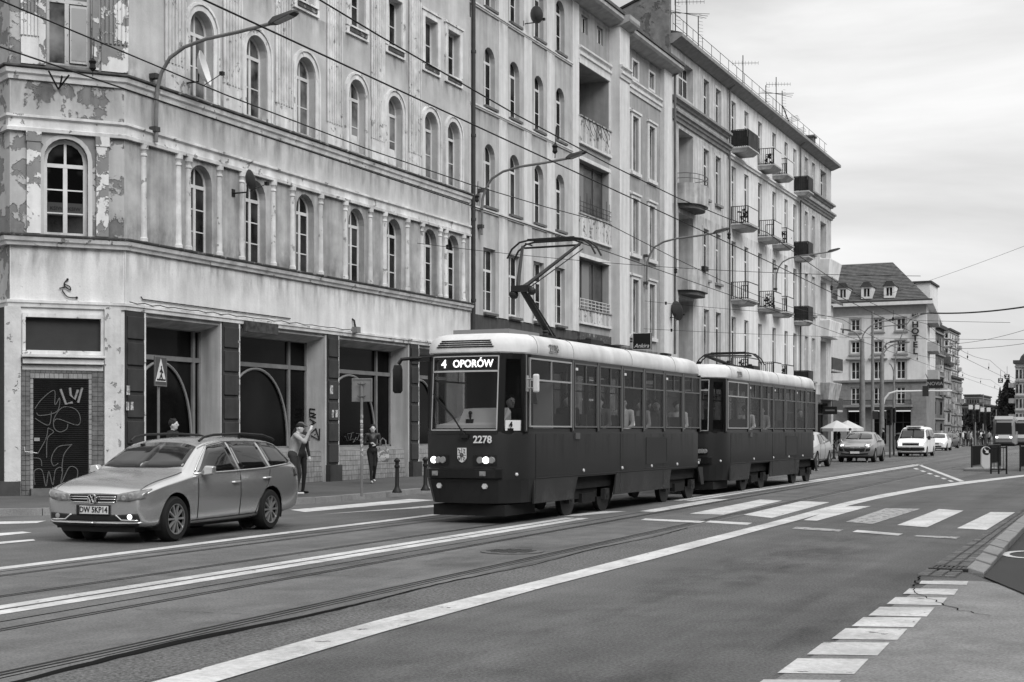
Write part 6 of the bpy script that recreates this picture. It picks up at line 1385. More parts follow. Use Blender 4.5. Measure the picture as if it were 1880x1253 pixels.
# ---- sport utility cars
def suv(name, pnt, lit, txt=None):
    hl = M_carlit if lit else M_hl
    def ex(t, hit):
        for sx in (-1,1):
            for k in range(4):
                h = hit((sx*(.60+.09*(k % 2)),-3,.86+.05*(k//2)),(0,1,0))[0]
                if h: MB().lathe([(.001,-.02),(.03,-.02),(.036,.01)], h, 8, 1).build('lamp', M_carlit if lit else M_lens, t)
    return dict(W=.96, r=.36, wy=(.93,3.74), paint=pnt, spokes=5, arch=1.13, clr=.22, st=[
     (0.0,.36,.62,.68,.52,.68,.66,.78,.60,.82,.83),(.08,.30,.76,.80,.55,.72,.78,.84,.68,.885,.90),(.25,.27,.86,.91,.58,.76,.89,.90,.74,.955,.965),(.6,.26,.89,.95,.62,.8,.92,.96,.76,1.02,1.03),(1.25,.25,.90,.96,.64,.86,.93,1.03,.77,1.09,1.11),
     (1.7,.25,.90,.96,.65,.88,.93,1.06,.72,1.33,1.36),(2.1,.25,.90,.96,.65,.9,.93,1.07,.66,1.53,1.57),(2.7,.25,.90,.96,.65,.92,.93,1.09,.64,1.58,1.625),(3.5,.26,.90,.96,.66,.95,.92,1.12,.62,1.55,1.595),(4.1,.29,.89,.95,.66,.96,.90,1.14,.59,1.43,1.47),(4.5,.33,.86,.9,.66,.94,.85,1.08,.62,1.2,1.22),(4.68,.38,.76,.8,.66,.86,.76,.95,.62,1.0,1.0)],
     patches=[('windscreen','t',[(0,2.05),(.35,2.03),(.60,1.96)],[(0,1.38),(.4,1.4),(.70,1.47)],M_carglass,{}),('door_window','s',[(1.68,1.10),(2.15,1.46),(2.62,1.51)],[(1.6,1.075),(2.1,1.085),(2.62,1.095)],M_carglass,{}),('door_window','s',[(2.7,1.51),(3.2,1.505),(3.55,1.47)],[(2.7,1.10),(3.2,1.11),(3.6,1.13)],M_carglass,{}),('quarter_window','s',[(3.62,1.46),(3.9,1.40),(4.05,1.33)],[(3.66,1.135),(3.95,1.15),(4.15,1.2)],M_carglass,{}),
      ('headlight','f',[(.52,.945),(.64,.96),(.80,.97)],[(.50,.84),(.64,.83),(.8,.86)],M_hl,{'off':.008}),('grille','f',[(0,.72),(.36,.74),(.56,.76)],[(0,.55),(.34,.55),(.5,.58)],M_plas,{}),('air_intake','f',[(.58,.72),(.80,.74)],[(.56,.56),(.76,.6)],M_plas,{}),('lower_grille','f',[(0,.47),(.4,.48),(.7,.50)],[(0,.38),(.4,.39),(.68,.42)],M_plas,{}),('chrome_strip','f',[(0,.78),(.3,.785)],[(0,.765),(.3,.77)],M_chrome,{'rows_':1,'off':.01}),
      ('door_seam','s',[(1.62,1.06),(1.6,.6),(1.65,.36)],[(1.635,1.06),(1.615,.6),(1.665,.36)],M_plas,{'rows_':1,'off':.003}),('door_seam','s',[(2.66,1.08),(2.68,.6),(2.68,.36)],[(2.675,1.08),(2.695,.6),(2.695,.36)],M_plas,{'rows_':1,'off':.003}),('side_sill','s',[(1.4,.37),(2.3,.37),(3.26,.38)],[(1.4,.29),(2.3,.28),(3.26,.3)],M_plas,{'rows_':1,'off':.008})],
     extra=[ex, mirror_fn(1.72,1.09,.90,pnt,1.2), plate_fn(.52,0,txt)])
g1 = G(1595,848); 
car(suv('m', paint('paint_silver2', .30, .8, .28), True), 'silver sport utility car with lit square headlamps approaching behind the trams', (-14.45, 74.6, 0), .03, 'cars in the far left lane')
car(suv('s', paint('paint_pale', .42, .3, .3), False), 'pale sport utility car half hidden behind the trailing tram car', (-14.7, 61.8, 0), .02, 'cars in the far left lane')
# ---- white van
Pvan = paint('paint_white', .72, 0, .35)
def van_ex(t, hit):
    for sx in (-1,1):
        h = hit((sx*.66,-3,.80),(0,1,0))[0]; MB().box(h.x-.1,h.x+.1,h.y-.015,h.y+.02,.73,.87).build('headlamp', M_carlit, t)
        MB().tube([(sx*.86,.85,1.22),(sx*1.0,.83,1.22)], .02, 5).box(*sorted((sx*.95,sx*1.12)),.78,.86,1.08,1.32).build('mirror', M_plas, t)
    MB().box(-.45,.45,1.2,2.4,1.9,1.98).build('roof_rack', Pvan, t)
VAN = dict(name='van', cat='van', W=.92, r=.32, wy=(.88,3.80), paint=Pvan, spokes=6, arch=1.13, st=[
 (0.0,.30,.76,.80,.50,.72,.79,.86,.72,.90,.91),(.06,.24,.84,.87,.52,.75,.86,.92,.78,.97,.98),(.3,.22,.88,.91,.55,.8,.90,1.0,.80,1.08,1.1),(.62,.21,.89,.92,.58,.85,.91,1.08,.80,1.2,1.22),(1.05,.21,.89,.92,.6,.9,.91,1.12,.77,1.66,1.69),(1.4,.21,.89,.92,.6,.9,.91,1.14,.74,1.86,1.92),(2.2,.21,.89,.92,.6,.9,.91,1.14,.74,1.88,1.94),(3.8,.21,.89,.92,.6,.9,.91,1.14,.74,1.88,1.94),(4.5,.24,.88,.91,.6,.9,.90,1.14,.73,1.84,1.90),(4.66,.3,.84,.87,.6,.9,.86,1.12,.74,1.6,1.63),(4.7,.36,.8,.83,.6,.85,.82,1.05,.75,1.2,1.2)],
 patches=[('windscreen','f',[(0,1.80),(.4,1.79),(.68,1.76)],[(0,1.18),(.42,1.17),(.78,1.15)],M_carglass,{}),('door_window','s',[(1.12,1.62),(1.35,1.72),(1.95,1.74)],[(.85,1.16),(1.35,1.15),(1.95,1.15)],M_carglass,{}),('side_window','s',[(2.1,1.74),(2.8,1.74),(3.3,1.74)],[(2.1,1.16),(2.8,1.16),(3.3,1.16)],M_carglass,{}),('side_window','s',[(3.45,1.74),(3.9,1.74),(4.4,1.70)],[(3.45,1.16),(3.9,1.16),(4.4,1.18)],M_carglass,{}),
  ('grille','f',[(0,.86),(.52,.86)],[(0,.74),(.50,.74)],M_plas,{}),('bumper','f',[(0,.60),(.5,.60),(.84,.60)],[(0,.38),(.5,.38),(.84,.40)],M_plas,{'off':.02}),('door_seam','s',[(2.02,1.8),(2.02,1.1),(2.02,.35)],[(2.035,1.8),(2.035,1.1),(2.035,.35)],M_plas,{'rows_':1,'off':.003})],
 extra=[van_ex, plate_fn(.50,0,None)])
car(VAN, 'white van with lit headlamps following the silver sport utility car', (-14.55, 93.5, 0), .0, None)
def ud_(u, d): x = (u-CX)/FPX*d; return (x*CT - d*ST, x*ST + d*CT, 0)
# ---- plain hatchbacks further off
def hatch(pnt, lit):
    def ex(t, hit):
        for sx in (-1,1):
            h = hit((sx*.62,-3,.70),(0,1,0))[0]; MB().box(h.x-.09,h.x+.09,h.y-.015,h.y+.03,.65,.74).build('headlamp', M_carlit if lit else M_hl, t)
    return dict(W=.88, r=.31, wy=(.82,3.36), paint=pnt, spokes=6, st=[
     (0.0,.28,.6,.64,.45,.58,.63,.65,.58,.70,.71),(.08,.22,.76,.79,.48,.62,.77,.70,.66,.75,.76),(.4,.2,.83,.87,.52,.68,.85,.80,.72,.87,.885),(1.0,.19,.84,.88,.55,.74,.86,.9,.74,.97,.99),(1.45,.19,.84,.88,.56,.78,.86,.95,.68,1.24,1.27),(1.85,.19,.84,.88,.57,.8,.86,.96,.62,1.41,1.45),(2.5,.19,.84,.88,.57,.82,.86,.98,.6,1.45,1.49),(3.3,.2,.83,.88,.58,.84,.85,1.0,.58,1.40,1.44),(3.85,.26,.8,.84,.58,.84,.8,1.0,.58,1.15,1.18),(4.05,.32,.7,.74,.58,.76,.72,.9,.6,.95,.95)],
     patches=[('windscreen','t',[(0,1.82),(.35,1.8),(.56,1.74)],[(0,1.08),(.4,1.1),(.66,1.17)],M_carglass,{}),('door_window','s',[(1.4,1.0),(1.85,1.34),(2.3,1.38)],[(1.3,.965),(1.85,.97),(2.3,.98)],M_carglass,{}),('door_window','s',[(2.38,1.38),(2.8,1.37),(3.2,1.30)],[(2.38,.985),(2.8,.99),(3.3,1.02)],M_carglass,{}),('grille','f',[(0,.64),(.3,.64)],[(0,.56),(.28,.56)],M_plas,{}),('lower_grille','f',[(0,.42),(.5,.43)],[(0,.31),(.5,.32)],M_plas,{})],
     extra=[ex, mirror_fn(1.5,.97,.82,pnt,1.), plate_fn(.48,0,None)])
car(hatch(paint('paint_white2', .68, 0), True), 'white hatchback close behind the white van', ud_(1717,119), .0, 'cars at the junction')
car(hatch(paint('paint_dark', .03, .2), True), 'dark hatchback turning at the junction behind the white cars', ud_(1727,136), -.12, 'cars at the junction')
car(hatch(MATS['paint_white2'], False), 'white car parked on the pavement under the pale parasols', (-19.2, 78.5, .12), -.25, 'cars at the junction')
# ---- modern tram far down the avenue
ft = thing('tram', 'distant grey low-floor tram facing us on the far avenue', 'tram', (0,0,0))
def fr_(y, sc, z): return [(x*sc, y, z) for x in (-1.15,1.15)]
b = MB(); sec = lambda y, w_, zb, zt: [(-w_,y,zb),(w_,y,zb),(w_*1.02,y,1.4),(w_,y,zt-.4),(w_*.8,y,zt),(-w_*.8,y,zt),(-w_,y,zt-.4),(-w_*1.02,y,1.4)]
b.loft([sec(0,.85,.45,2.6),sec(.25,1.05,.25,3.1),sec(.8,1.18,.2,3.3),sec(28,1.18,.2,3.3)]); b.build('body', mat('far_tram_grey', .16, rough=.4), ft)
MB().hexa([(-.84,-.06,1.35),(.84,-.06,1.35),(.84,.1,1.35),(-.84,.1,1.35),(-.8,-.03,2.6),(.8,-.03,2.6),(.8,.2,2.6),(-.8,.2,2.6)]).build('windscreen', mat('far_tram_glass', .02, rough=.3, spec=.1), ft)
MB().box(-.95,.95,.05,.5,2.95,3.32).build('roof_front', mat('far_tram_white', .6), ft); MB().box(-.6,.6,-.05,.1,.85,1.25).build('nose_panel', MATS['far_tram_white'], ft)
for sx in (-1,1):
    MB().box(*sorted((sx*.62,sx*.85)),-.04,.1,.9,1.08).build('headlamp', M_carlit, ft); MB().box(*sorted((sx*1.185,sx*1.2)),1.2,26,1.3,2.6).build('side_window', M_carglass, ft)
    MB().box(*sorted((sx*.98,sx*1.2)),.6,.9,1.3,2.7).build('corner_pillar', M_plas, ft)
MB().box(-1.1,1.1,.2,27.5,.05,.3).build('skirt', M_under, ft)
x, _ = PYX(1843, 793, 165); ft.location = (x, 165, 0); ft.rotation_euler = (0,0,.06)
f2 = dup(ft, (PYX(1876,793,175)[0], 175, 0), .05, 'distant dark tram at the right edge, partly cut off')
# ================================================================ people
def cap(b, p, q, r0, r1): b.tube([p, q], [r0, r1], 10); b.ball(p, r0, 10, 8); b.ball(q, r1, 10, 8)
BASE = dict(hipR=(.09,0,.92), kneeR=(.10,-.02,.50), ankR=(.10,.03,.09), hipL=(-.09,0,.92), kneeL=(-.10,-.02,.50), ankL=(-.10,.03,.09), toeR=None, toeL=None,
            pel=(0,0,.95), waist=(0,.005,1.08), chest=(0,.01,1.30), shR=(.175,.01,1.42), shL=(-.175,.01,1.42), elR=(.235,.03,1.14), elL=(-.235,.03,1.14), wrR=(.22,-.06,.90), wrL=(-.22,-.06,.90), neck=(0,.0,1.47), head=(0,-.015,1.60), look=(0,-1,0))
def person(label, loc, rz, pose={}, m=None, vox=.014, group=None, hair='short', fat=1., sc=1., female=False):
    """one continuous body grown from a posed skeleton (faces local -y), materials by zone; hair as a child"""
    J = dict(BASE); J.update(pose); V = {k: Vector(v) for k, v in J.items() if v}
    S = []     # segments (p, q, r0, r1, zone)
    for s_ in 'RL':
        hp, kn, an = V['hip'+s_], V['knee'+s_], V['ank'+s_]
        S += [(hp, kn, .085*fat, .058*fat, 1), (kn, an, .056*fat, .040*fat, 1)]
        toe = V.get('toe'+s_) or an + Vector((0,-.17,-.045)); heel = an + Vector((0,.04,-.05))
        S += [(heel, toe, .036, .030, 2), (an, heel, .04, .036, 2)]
        sh, el, wr = V['sh'+s_], V['el'+s_], V['wr'+s_]
        S += [(sh, el, .056*fat, .046*fat, 0), (el, wr, .045*fat, .033*fat, 0)]
        d = (wr - el).normalized(); side = d.cross(Vector((0,0,1))); side = side.normalized() if side.length > .1 else Vector((1,0,0)); pl = wr + d*.075
        S.append((wr, pl, .026, .03, 3))
        up = side.cross(d)
        for k in range(4):
            o = (k-1.5)*.019; a = pl + side*o + d*.015; S.append((a, a + d*(.052-.008*abs(k-1.2)) - up*.018, .0095, .0085, 3))
        S.append((wr + d*.03 + side*.025, wr + d*.07 + side*.05 - up*.01, .011, .009, 3))
    S += [(V['pel']+Vector((.06,0,0)), V['pel']-Vector((.06,0,0)), .105*fat, .105*fat, 1), (V['pel']+Vector((0,0,.03)), V['waist'], .115*fat, .112*fat, 0), (V['waist'], V['chest'], .115*fat, .135*fat, 0),
          (V['shR']*.62+V['shL']*.38-Vector((0,0,.05)), V['shL']*.62+V['shR']*.38-Vector((0,0,.05)), .105*fat, .105*fat, 0), (V['shR'], V['shL'], .06, .06, 0), (V['chest'], V['neck'], .09, .055, 0), (V['neck'], V['head']-Vector((0,0,.04)), .05, .05, 3)]
    b = MB()
    for p, q, r0, r1, z in S: cap(b, tuple(p), tuple(q), r0, r1)
    h = V['head']; lk = V['look'].normalized(); sd = lk.cross(Vector((0,0,1))).normalized(); upv = sd.cross(lk)
    b.ball(tuple(h), (.078,.092,.108), 14, 10); b.ball(tuple(h+lk*.02-upv*.06), (.058,.066,.062), 12, 8); b.ball(tuple(h+lk*.098-upv*.012), (.014,.022,.024), 8, 6)
    for s_ in (-1,1): b.ball(tuple(h+sd*.078*s_-upv*.012), (.014,.02,.03), 8, 6)
    me = b.mesh('body'); o = bpy.data.objects.new('tmp', me); COL.objects.link(o)
    rm = o.modifiers.new('r','REMESH'); rm.mode = 'VOXEL'; rm.voxel_size = vox; rm.use_smooth_shade = True
    sm = o.modifiers.new('s','SMOOTH'); sm.factor = .5; sm.iterations = 3
    me2 = evalmesh(o); bpy.data.objects.remove(o); me2.name = 'body'
    m = m or {}; zones = [m.get('top'), m.get('pants'), m.get('shoe'), m.get('skin')]
    for z in zones: me2.materials.append(z)
    ht = h
    for p in me2.polygons:
        c = p.center; best, bz = 1e9, 0
        for a, q, r0, r1, z in S:
            ab = q - a; t = max(0, min(1, (c-a).dot(ab)/max(ab.length_squared,1e-9))); d = (c - a - ab*t).length - (r0+(r1-r0)*t)
            if d < best: best, bz = d, z
        if (c-ht).length < .125: bz = 3
        p.material_index = bz; p.use_smooth = True
    t = thing('person', label, 'person', (0,0,0), 0, group)
    bo = bpy.data.objects.new('body', me2); COL.objects.link(bo); setp(bo, t)
    hb = MB()
    if hair == 'cap':
        hb.ball(tuple(h+upv*.045-lk*.005), (.088,.10,.075), 12, 8); hb.hexa([tuple(h+lk*a+sd*c_+upv*e) for a, c_, e in ((.06,-.07,.045),(.06,.07,.045),(.17,.05,.03),(.17,-.05,.03),(.06,-.07,.06),(.06,.07,.06),(.17,.05,.042),(.17,-.05,.042))])
        hb.build('cap', m.get('hair'), t, smooth=True)
        if female: MB().tube([tuple(h-lk*.08+upv*.0),tuple(h-lk*.14-upv*.12),tuple(h-lk*.15-upv*.30)], [.035,.04,.02], 8).build('ponytail', MATS['hair_dark'], t, smooth=True)
    else:
        random.seed(len(label))
        hb.ball(tuple(h+upv*.035-lk*.022), (.088,.098,.098), 14, 9)
        for k in range(16):
            a = random.uniform(0,6.28); e = random.uniform(.2,1.2); dv = (sd*math.cos(a)*math.cos(e)+lk*math.sin(a)*math.cos(e)*.8+upv*math.sin(e)); hb.ball(tuple(h+upv*.035-lk*.02+dv*.085), random.uniform(.02,.034), 7, 5)
        if hair == 'long':
            for s_ in (-1,0,1): hb.tube([tuple(h+sd*.06*s_-lk*.06+upv*.05), tuple(h+sd*.09*s_-lk*.075-upv*.1), tuple(h+sd*.10*s_-lk*.06-upv*.24)], [.05,.055,.03], 8)
        hb.build('hair', m.get('hair'), t, smooth=True)
    if vox < .03:
        f = MB()
        for s_ in (-1,1): f.ball(tuple(h+sd*.032*s_+lk*.083+upv*.012), (.012,.010,.008), 8, 5)
        f.build('eyes', M_plas, t); MB().ball(tuple(h+lk*.082-upv*.052), (.024,.012,.006), 8, 5).build('mouth', mat('lips', .12), t)
    t.location = loc; t.rotation_euler = (0,0,rz); t.scale = (sc,)*3
    return t
M_skin = mat('skin', .46, rough=.6); M_hair = mat('hair_dark', .012, rough=.6); M_jean = mat('trousers_dark', .03, rough=.9, obj=True, var=.2, vs_=5); M_blk = mat('cloth_black', .014, rough=.85)
M_leather = mat('leather_jacket', .025, rough=.45); M_grayj = mat('jacket_grey', .30, rough=.9, obj=True, var=.2, vs_=7); M_shoe = mat('shoe_white', .5, rough=.6); M_shirt = mat('shirt_white', .6, rough=.9); M_mid = mat('cloth_mid', .1, rough=.9)
def ud(u, d): x = (u-CX)/FPX*d; return (x*CT - d*ST, x*ST + d*CT)
RT = math.pi/2 + .25      # facing along the street, away to the right
mk = dict(top=M_blk, pants=M_jean, shoe=M_plas, skin=M_skin, hair=M_hair)
x, y = ud(318, 30.6)
person('dark-haired young man walking right, seen above the car roof', (x,y,.12), RT, dict(kneeR=(.1,-.14,.52),ankR=(.1,-.02,.14),elR=(.25,.1,1.16),wrR=(.24,.0,.92)), mk, hair='short', sc=1.02)
x, y = ud(540, 33.0)
person('person in grey jacket and cap taking a photo, behind the estate car', (x,y,.12), RT+.1, dict(pel=(0,.03,.95),waist=(0,.0,1.08),chest=(0,-.05,1.28),shR=(.17,-.07,1.40),shL=(-.17,-.07,1.40),neck=(0,-.09,1.46),head=(0,-.14,1.57),elR=(.24,-.28,1.30),wrR=(.09,-.36,1.53),elL=(-.22,-.30,1.24),wrL=(-.06,-.38,1.50),kneeR=(.1,-.1,.5),ankR=(.1,-.02,.09),kneeL=(-.12,-.02,.5),ankL=(-.14,.1,.09),look=(0,-1,-.06)),
       dict(top=M_grayj, pants=M_jean, shoe=M_shoe, skin=M_skin, hair=M_blk), hair='cap', female=True, fat=1.08)
x2, y2 = ud(552, 33.8)
person('person with sunglasses half hidden behind the one taking a photo', (x2,y2,.12), RT-.5, {}, dict(top=M_blk, pants=M_blk, shoe=M_plas, skin=M_skin, hair=M_mid), hair='cap')
x, y = ud(684, 40.7)
person('woman in dark jacket walking with a tote bag by the third shop window', (x,y,.12), TH+.25, dict(kneeR=(.06,-.10,.52),ankR=(.05,.08,.13),kneeL=(-.06,-.08,.5),ankL=(-.05,-.10,.09),elR=(.24,.02,1.14),wrR=(.06,-.16,1.12),elL=(-.24,.02,1.15),wrL=(-.08,-.17,1.17)), dict(top=M_leather, pants=M_blk, shoe=M_shoe, skin=M_skin, hair=M_hair), hair='long', fat=1.0, sc=.98)
tb_ = thing('tote_bag', 'pale cloth tote bag carried by the woman in the dark jacket', 'bag', (0,0,0)); MB().loft([[(-.15,-.05,0),(.15,-.05,0),(.15,.05,0),(-.15,.05,0)],[(-.17,-.07,.12),(.17,-.07,.12),(.17,.07,.12),(-.17,.07,.12)],[(-.17,-.03,.36),(.17,-.03,.36),(.17,.03,.36),(-.17,.03,.36)]]).build('sack', mat('tote_cloth', .34, peel=(.12,.5,9), obj=True), tb_, bevel=.015)
for d in (-.03,.03): MB().tube([(-.1,d,.35),(-.08,d,.6),(.0,d,.68),(.08,d,.6),(.1,d,.35)], .01, 5).build('handle', MATS['tote_cloth'], tb_)
rx, ry = CT, ST; tb_.location = (x+.30*rx+.05*ST, y+.30*ry-.05*CT, .12+.62); tb_.rotation_euler = (0,0,TH+.3)
# crowd by the far stop
random.seed(21); proto = []
for i, (tp, pn) in enumerate(((M_blk,M_blk),(M_mid,M_jean),(M_grayj,M_blk),(M_jean,M_mid),(M_shirt,M_jean))):
    po = dict(kneeR=(.1,-.1,.5),ankR=(.1,-.08,.09),ankL=(-.1,.14,.12)) if i % 2 else {}
    proto.append((tp, person('pedestrian in the dense crowd waiting by the far tram stop', (0,0,0), 0, po, dict(top=tp, pants=pn, shoe=M_plas, skin=M_skin, hair=M_hair), vox=.035, group='crowd by the far stop', hair='long' if i == 1 else 'short')))
spots = [(1746,.0),(1751,.5),(1757,.2),(1763,.7),(1768,.1),(1773,.9),(1778,.4),(1783,.6),(1796,.2),(1801,.8),(1806,.4),(1811,.1),(1816,.6),(1791,.3),(1776,1.4),(1760,1.3),(1804,1.5),(1770,1.9)]
for i, (u, dd) in enumerate(spots):
    x, y = ud(u, 150+dd*9); p = proto[i % 5][1]; pos = (x,y,0)
    if i < 5: p.location = pos; p.rotation_euler = (0,0,random.uniform(-2,2))
    else: dup(p, pos, random.uniform(-3,3), sc=(random.uniform(.95,1.05),)*3)
labs = ['person in white shirt standing behind the silver sport utility car','dark-clothed person seated side of the parasols','person in dark clothes right of the silver sport utility car','pedestrian beside the corner shop under the pale parasol']
for i, (u, d, k) in enumerate(((1561,96,4),(1540,98,0),(1622,92,0),(1533,99,1))):
    x, y = ud(u, d); q = dup(proto[k][1], (x,y,.12), random.uniform(-2,2), labs[i]); del q['group']
# riders in the trams
sit = dict(hipR=(.09,0,.50),kneeR=(.11,-.40,.50),ankR=(.11,-.38,.09),hipL=(-.09,0,.50),kneeL=(-.11,-.40,.50),ankL=(-.11,-.38,.09),pel=(0,0,.53),waist=(0,.01,.66),chest=(0,.02,.88),shR=(.175,.01,1.0),shL=(-.175,.01,1.0),elR=(.22,-.02,.74),elL=(-.22,-.02,.74),wrR=(.12,-.22,.62),wrL=(-.12,-.22,.62),neck=(0,.0,1.05),head=(0,-.015,1.18))
rid = []
for i, (tp, hr, lk) in enumerate(((M_blk,'short',(.8,-.5,0)),(M_mid,'long',(.3,-1,0)),(M_shirt,'short',(.9,-.3,0)),(M_grayj,'long',(1,-.1,0)))):
    P_ = dict(sit); P_['look'] = lk
    rid.append(person('passenger', (0,0,0), 0, P_, dict(top=tp, pants=M_jean, shoe=M_plas, skin=M_skin, hair=M_hair), vox=.02, hair=hr))
seats = [(0,-10.38,25.2,'passenger with parted hair at the second side window of the leading tram car'),(1,-10.38,26.9,'dark passenger at the third side window of the leading tram car'),(2,-10.38,28.3,'passenger in pale shirt at the fourth side window of the leading tram car'),(3,-10.40,29.4,'passenger with dark hair at the fifth side window of the leading tram car'),(1,-10.38,30.5,'first of two passengers by the sixth side window of the leading tram car'),(3,-10.7,31.0,'second of two passengers by the sixth side window of the leading tram car'),(2,-10.40,32.1,'passenger at the last side window of the leading tram car'),
 (2,-10.38,38.1,'passenger in white shirt at the second side window of the trailing tram car'),(3,-10.4,39.8,'passenger in grey at the third side window of the trailing tram car'),(0,-10.4,44.6,'passenger near the rear of the trailing tram car')]
used = set()
for k, x, y, lab in seats:
    if k not in used: used.add(k); o = rid[k]; o.location = (x+.06,y,.97); o['label'] = lab
    else: o = dup(rid[k], (x+.06,y,.97), 0, lab)
    o.scale = (1.04,)*3; o['group'] = 'passengers in the trams'
o = dup(rid[0], (-10.62,23.25,.92), 0, 'tram driver at the right of the cab, behind the windscreen'); del o['group']
# ================================================================ street furniture
M_pole = mat('pole_grey', .16, rough=.6, var=.2); M_poled = mat('pole_dark', .05, rough=.6); M_wire = mat('wire_black', .008, rough=.7)
M_sign = mat('sign_face_dark', .05, rough=.4); M_signw = mat('sign_white', .65, rough=.4)
# lamps on brackets fixed to the fronts
Yb = PX(278, XF); path = [PYX(u, y, Yb) for u, y in ((278,262),(278.5,205),(280,165),(288,135),(303,108),(330,88),(370,73),(430,60),(488,45))]
x0, z0 = XF+.12, path[0][1]
lp = thing('wall_lamp', 'curved bracket street lamp on the corner tenement, largest of the wall lamps', 'street lamp', (0,0,0), 0, 'lamps on wall brackets')
px0 = path[0][0]; pts = [(p[0]-px0+.14, 0, p[1]-z0) for p in path]
MB().tube(pts, [.05]*3+[.045]*6, 8).build('arm', M_pole, lp, smooth=True)
for zc in (.25, 1.55): MB().box(-.02,.2,-.09,.09,zc,zc+.12).build('clamp', M_poled, lp)
e = pts[-1]; b = MB(); b.loft([[(e[0]-.05,-.04,e[2]-.03),(e[0]-.05,.04,e[2]-.03),(e[0]-.05,.04,e[2]+.04),(e[0]-.05,-.04,e[2]+.04)],[(e[0]+.1,-.12,e[2]-.02),(e[0]+.1,.12,e[2]-.02),(e[0]+.1,.08,e[2]+.13),(e[0]+.1,-.08,e[2]+.13)],[(e[0]+.62,-.14,e[2]+.13),(e[0]+.62,.14,e[2]+.13),(e[0]+.62,.09,e[2]+.22),(e[0]+.62,-.09,e[2]+.22)],[(e[0]+.72,-.1,e[2]+.17),(e[0]+.72,.1,e[2]+.17),(e[0]+.72,.07,e[2]+.21),(e[0]+.72,-.07,e[2]+.21)]]); hd = b.build('lamp_head', M_poled, lp)
MB().hexa([(e[0]+.15,-.1,e[2]-.025),(e[0]+.58,-.12,e[2]+.1),(e[0]+.58,.12,e[2]+.1),(e[0]+.15,.1,e[2]-.025),(e[0]+.15,-.1,e[2]),(e[0]+.58,-.12,e[2]+.125),(e[0]+.58,.12,e[2]+.125),(e[0]+.15,.1,e[2])]).build('lamp_glass', mat('lamp_diffuser', .3, rough=.3), hd)
lp.location = (XF-.0, Yb, z0)
for u, y, lab in ((878,432,'curved bracket street lamp beside the drainpipe on the second tenement'),(1182,532,'curved bracket street lamp on the right wing of the second tenement'),(1421,540,'small far bracket street lamp among the balconies of the tall tenement')):
    s, z = PXZ(u, y, XF); dup(lp, (XF, s, z), 0, lab)
# satellite dishes
def dish(u, y, r, yaw, label, m, out=.45):
    s, z = PXZ(u, y, XF); t = thing('satellite_dish', label, 'satellite dish', (0,0,0), 0, 'satellite dishes')
    MB().tube([(0,0,-.05),(out,0,-.05),(out,0,.15)], .022, 6).box(-.02,.02,-.07,.07,-.14,.06).build('bracket', M_black, t)
    d = Vector((math.cos(yaw), math.sin(yaw), .25)).normalized(); sd = d.cross(Vector((0,0,1))).normalized(); up = sd.cross(d); c = Vector((out,0,.25)); b = MB(); rings = []
    for q in (.02,.35,.7,1.): rings.append([tuple(c + d*(.16*q*q*r/.4) + (sd*math.cos(a)*.9+up*math.sin(a))*r*q) for a in [k*math.pi/8 for k in range(16)]])
    rings += [[tuple(Vector(p)-d*.015) for p in rr] for rr in reversed(rings)]
    b.loft(rings); b.build('dish', m, t, smooth=True)
    f = c + d*.55 - up*r*.55; MB().tube([tuple(c-up*r*.95), tuple(f)], .012, 5).box(f.x-.05,f.x+.05,f.y-.05,f.y+.05,f.z-.04,f.z+.05).build('feed_arm', M_black, t)
    t.location = (XF, s, z); return t
Mdw = mat('dish_white', .62, rough=.5); Mdg = mat('dish_dark', .06, rough=.5)
dish(338,150,.45,R(22),'large white satellite dish in front of the upper arched window near the corner',Mdw)
dish(428,352,.29,R(60),'dark satellite dish between the first two columns of windows, lower floor',Mdg)
dish(962,42,.34,R(75),'small dark satellite dish high on the second tenement',Mdg)
dish(1222,582,.5,R(55),'dark satellite dish low at the join of second and tall tenement',Mdg)
# overhead line: contact and carrying wire above each track
def catenary(label, X0, X1, zc, zm, ys_, drops):
    t = thing('overhead_line', label, 'overhead wire', (X0, 0, 0), 0, 'tram overhead lines')
    f = lambda y: X0 + (X1-X0)*max(0,(y-20))/140.
    MB().tube([(f(y), y, zc) for y in ys_], .010, 5).build('contact_wire', M_wire, t)
    pts = []
    for a, c in zip(ys_, ys_[1:]):
        for k in range(6): y = a+(c-a)*k/6; pts.append((f(y), y, zm - .35*math.sin(math.pi*k/6)))
    MB().tube(pts + [(f(ys_[-1]), ys_[-1], zm)], .0095, 5).build('carrying_wire', M_wire, t)
    for y in drops:
        MB().tube([(f(y),y,zc),(f(y)+.02,y,zm-.2)], .007, 4).build('dropper', M_wire, t); MB().lathe([(.01,-.06),(.04,-.03),(.03,.02),(.045,.05),(.01,.09)], (f(y),y,zc+.12), 8).build('insulator', M_wire, t)
    return t
catenary('contact and carrying wire over the track the trams stand on', -11.1, -14.6, 5.66, 6.3, [-12, 8, 30, 60, 95, 135, 180], [12.8, 23, 35.5, 47, 60, 72, 84, 96, 110, 125, 140, 155])
catenary('contact and carrying wire over the empty nearer track', -7.85, -11.6, 5.5, 6.15, [-12, 10, 32, 62, 95, 135, 180], [18.7, 28.5, 40, 52, 66, 80, 94, 108, 124, 140, 156])
def span(label, P, Q, sag, r=.009, ins=()):
    t = thing('span_wire', label, 'wire', P, 0, 'span wires')
    pt = [(P[0]+(Q[0]-P[0])*k/16, P[1]+(Q[1]-P[1])*k/16, P[2]+(Q[2]-P[2])*k/16-sag*4*(k/16)*(1-k/16)) for k in range(17)]
    MB().tube(pt, r, 5).build('wire', M_wire, t)
    for k in ins: p = pt[k]; MB().lathe([(.01,-.08),(.06,-.05),(.04,0),(.06,.05),(.01,.08)], p, 8).build('insulator', M_wire, t)
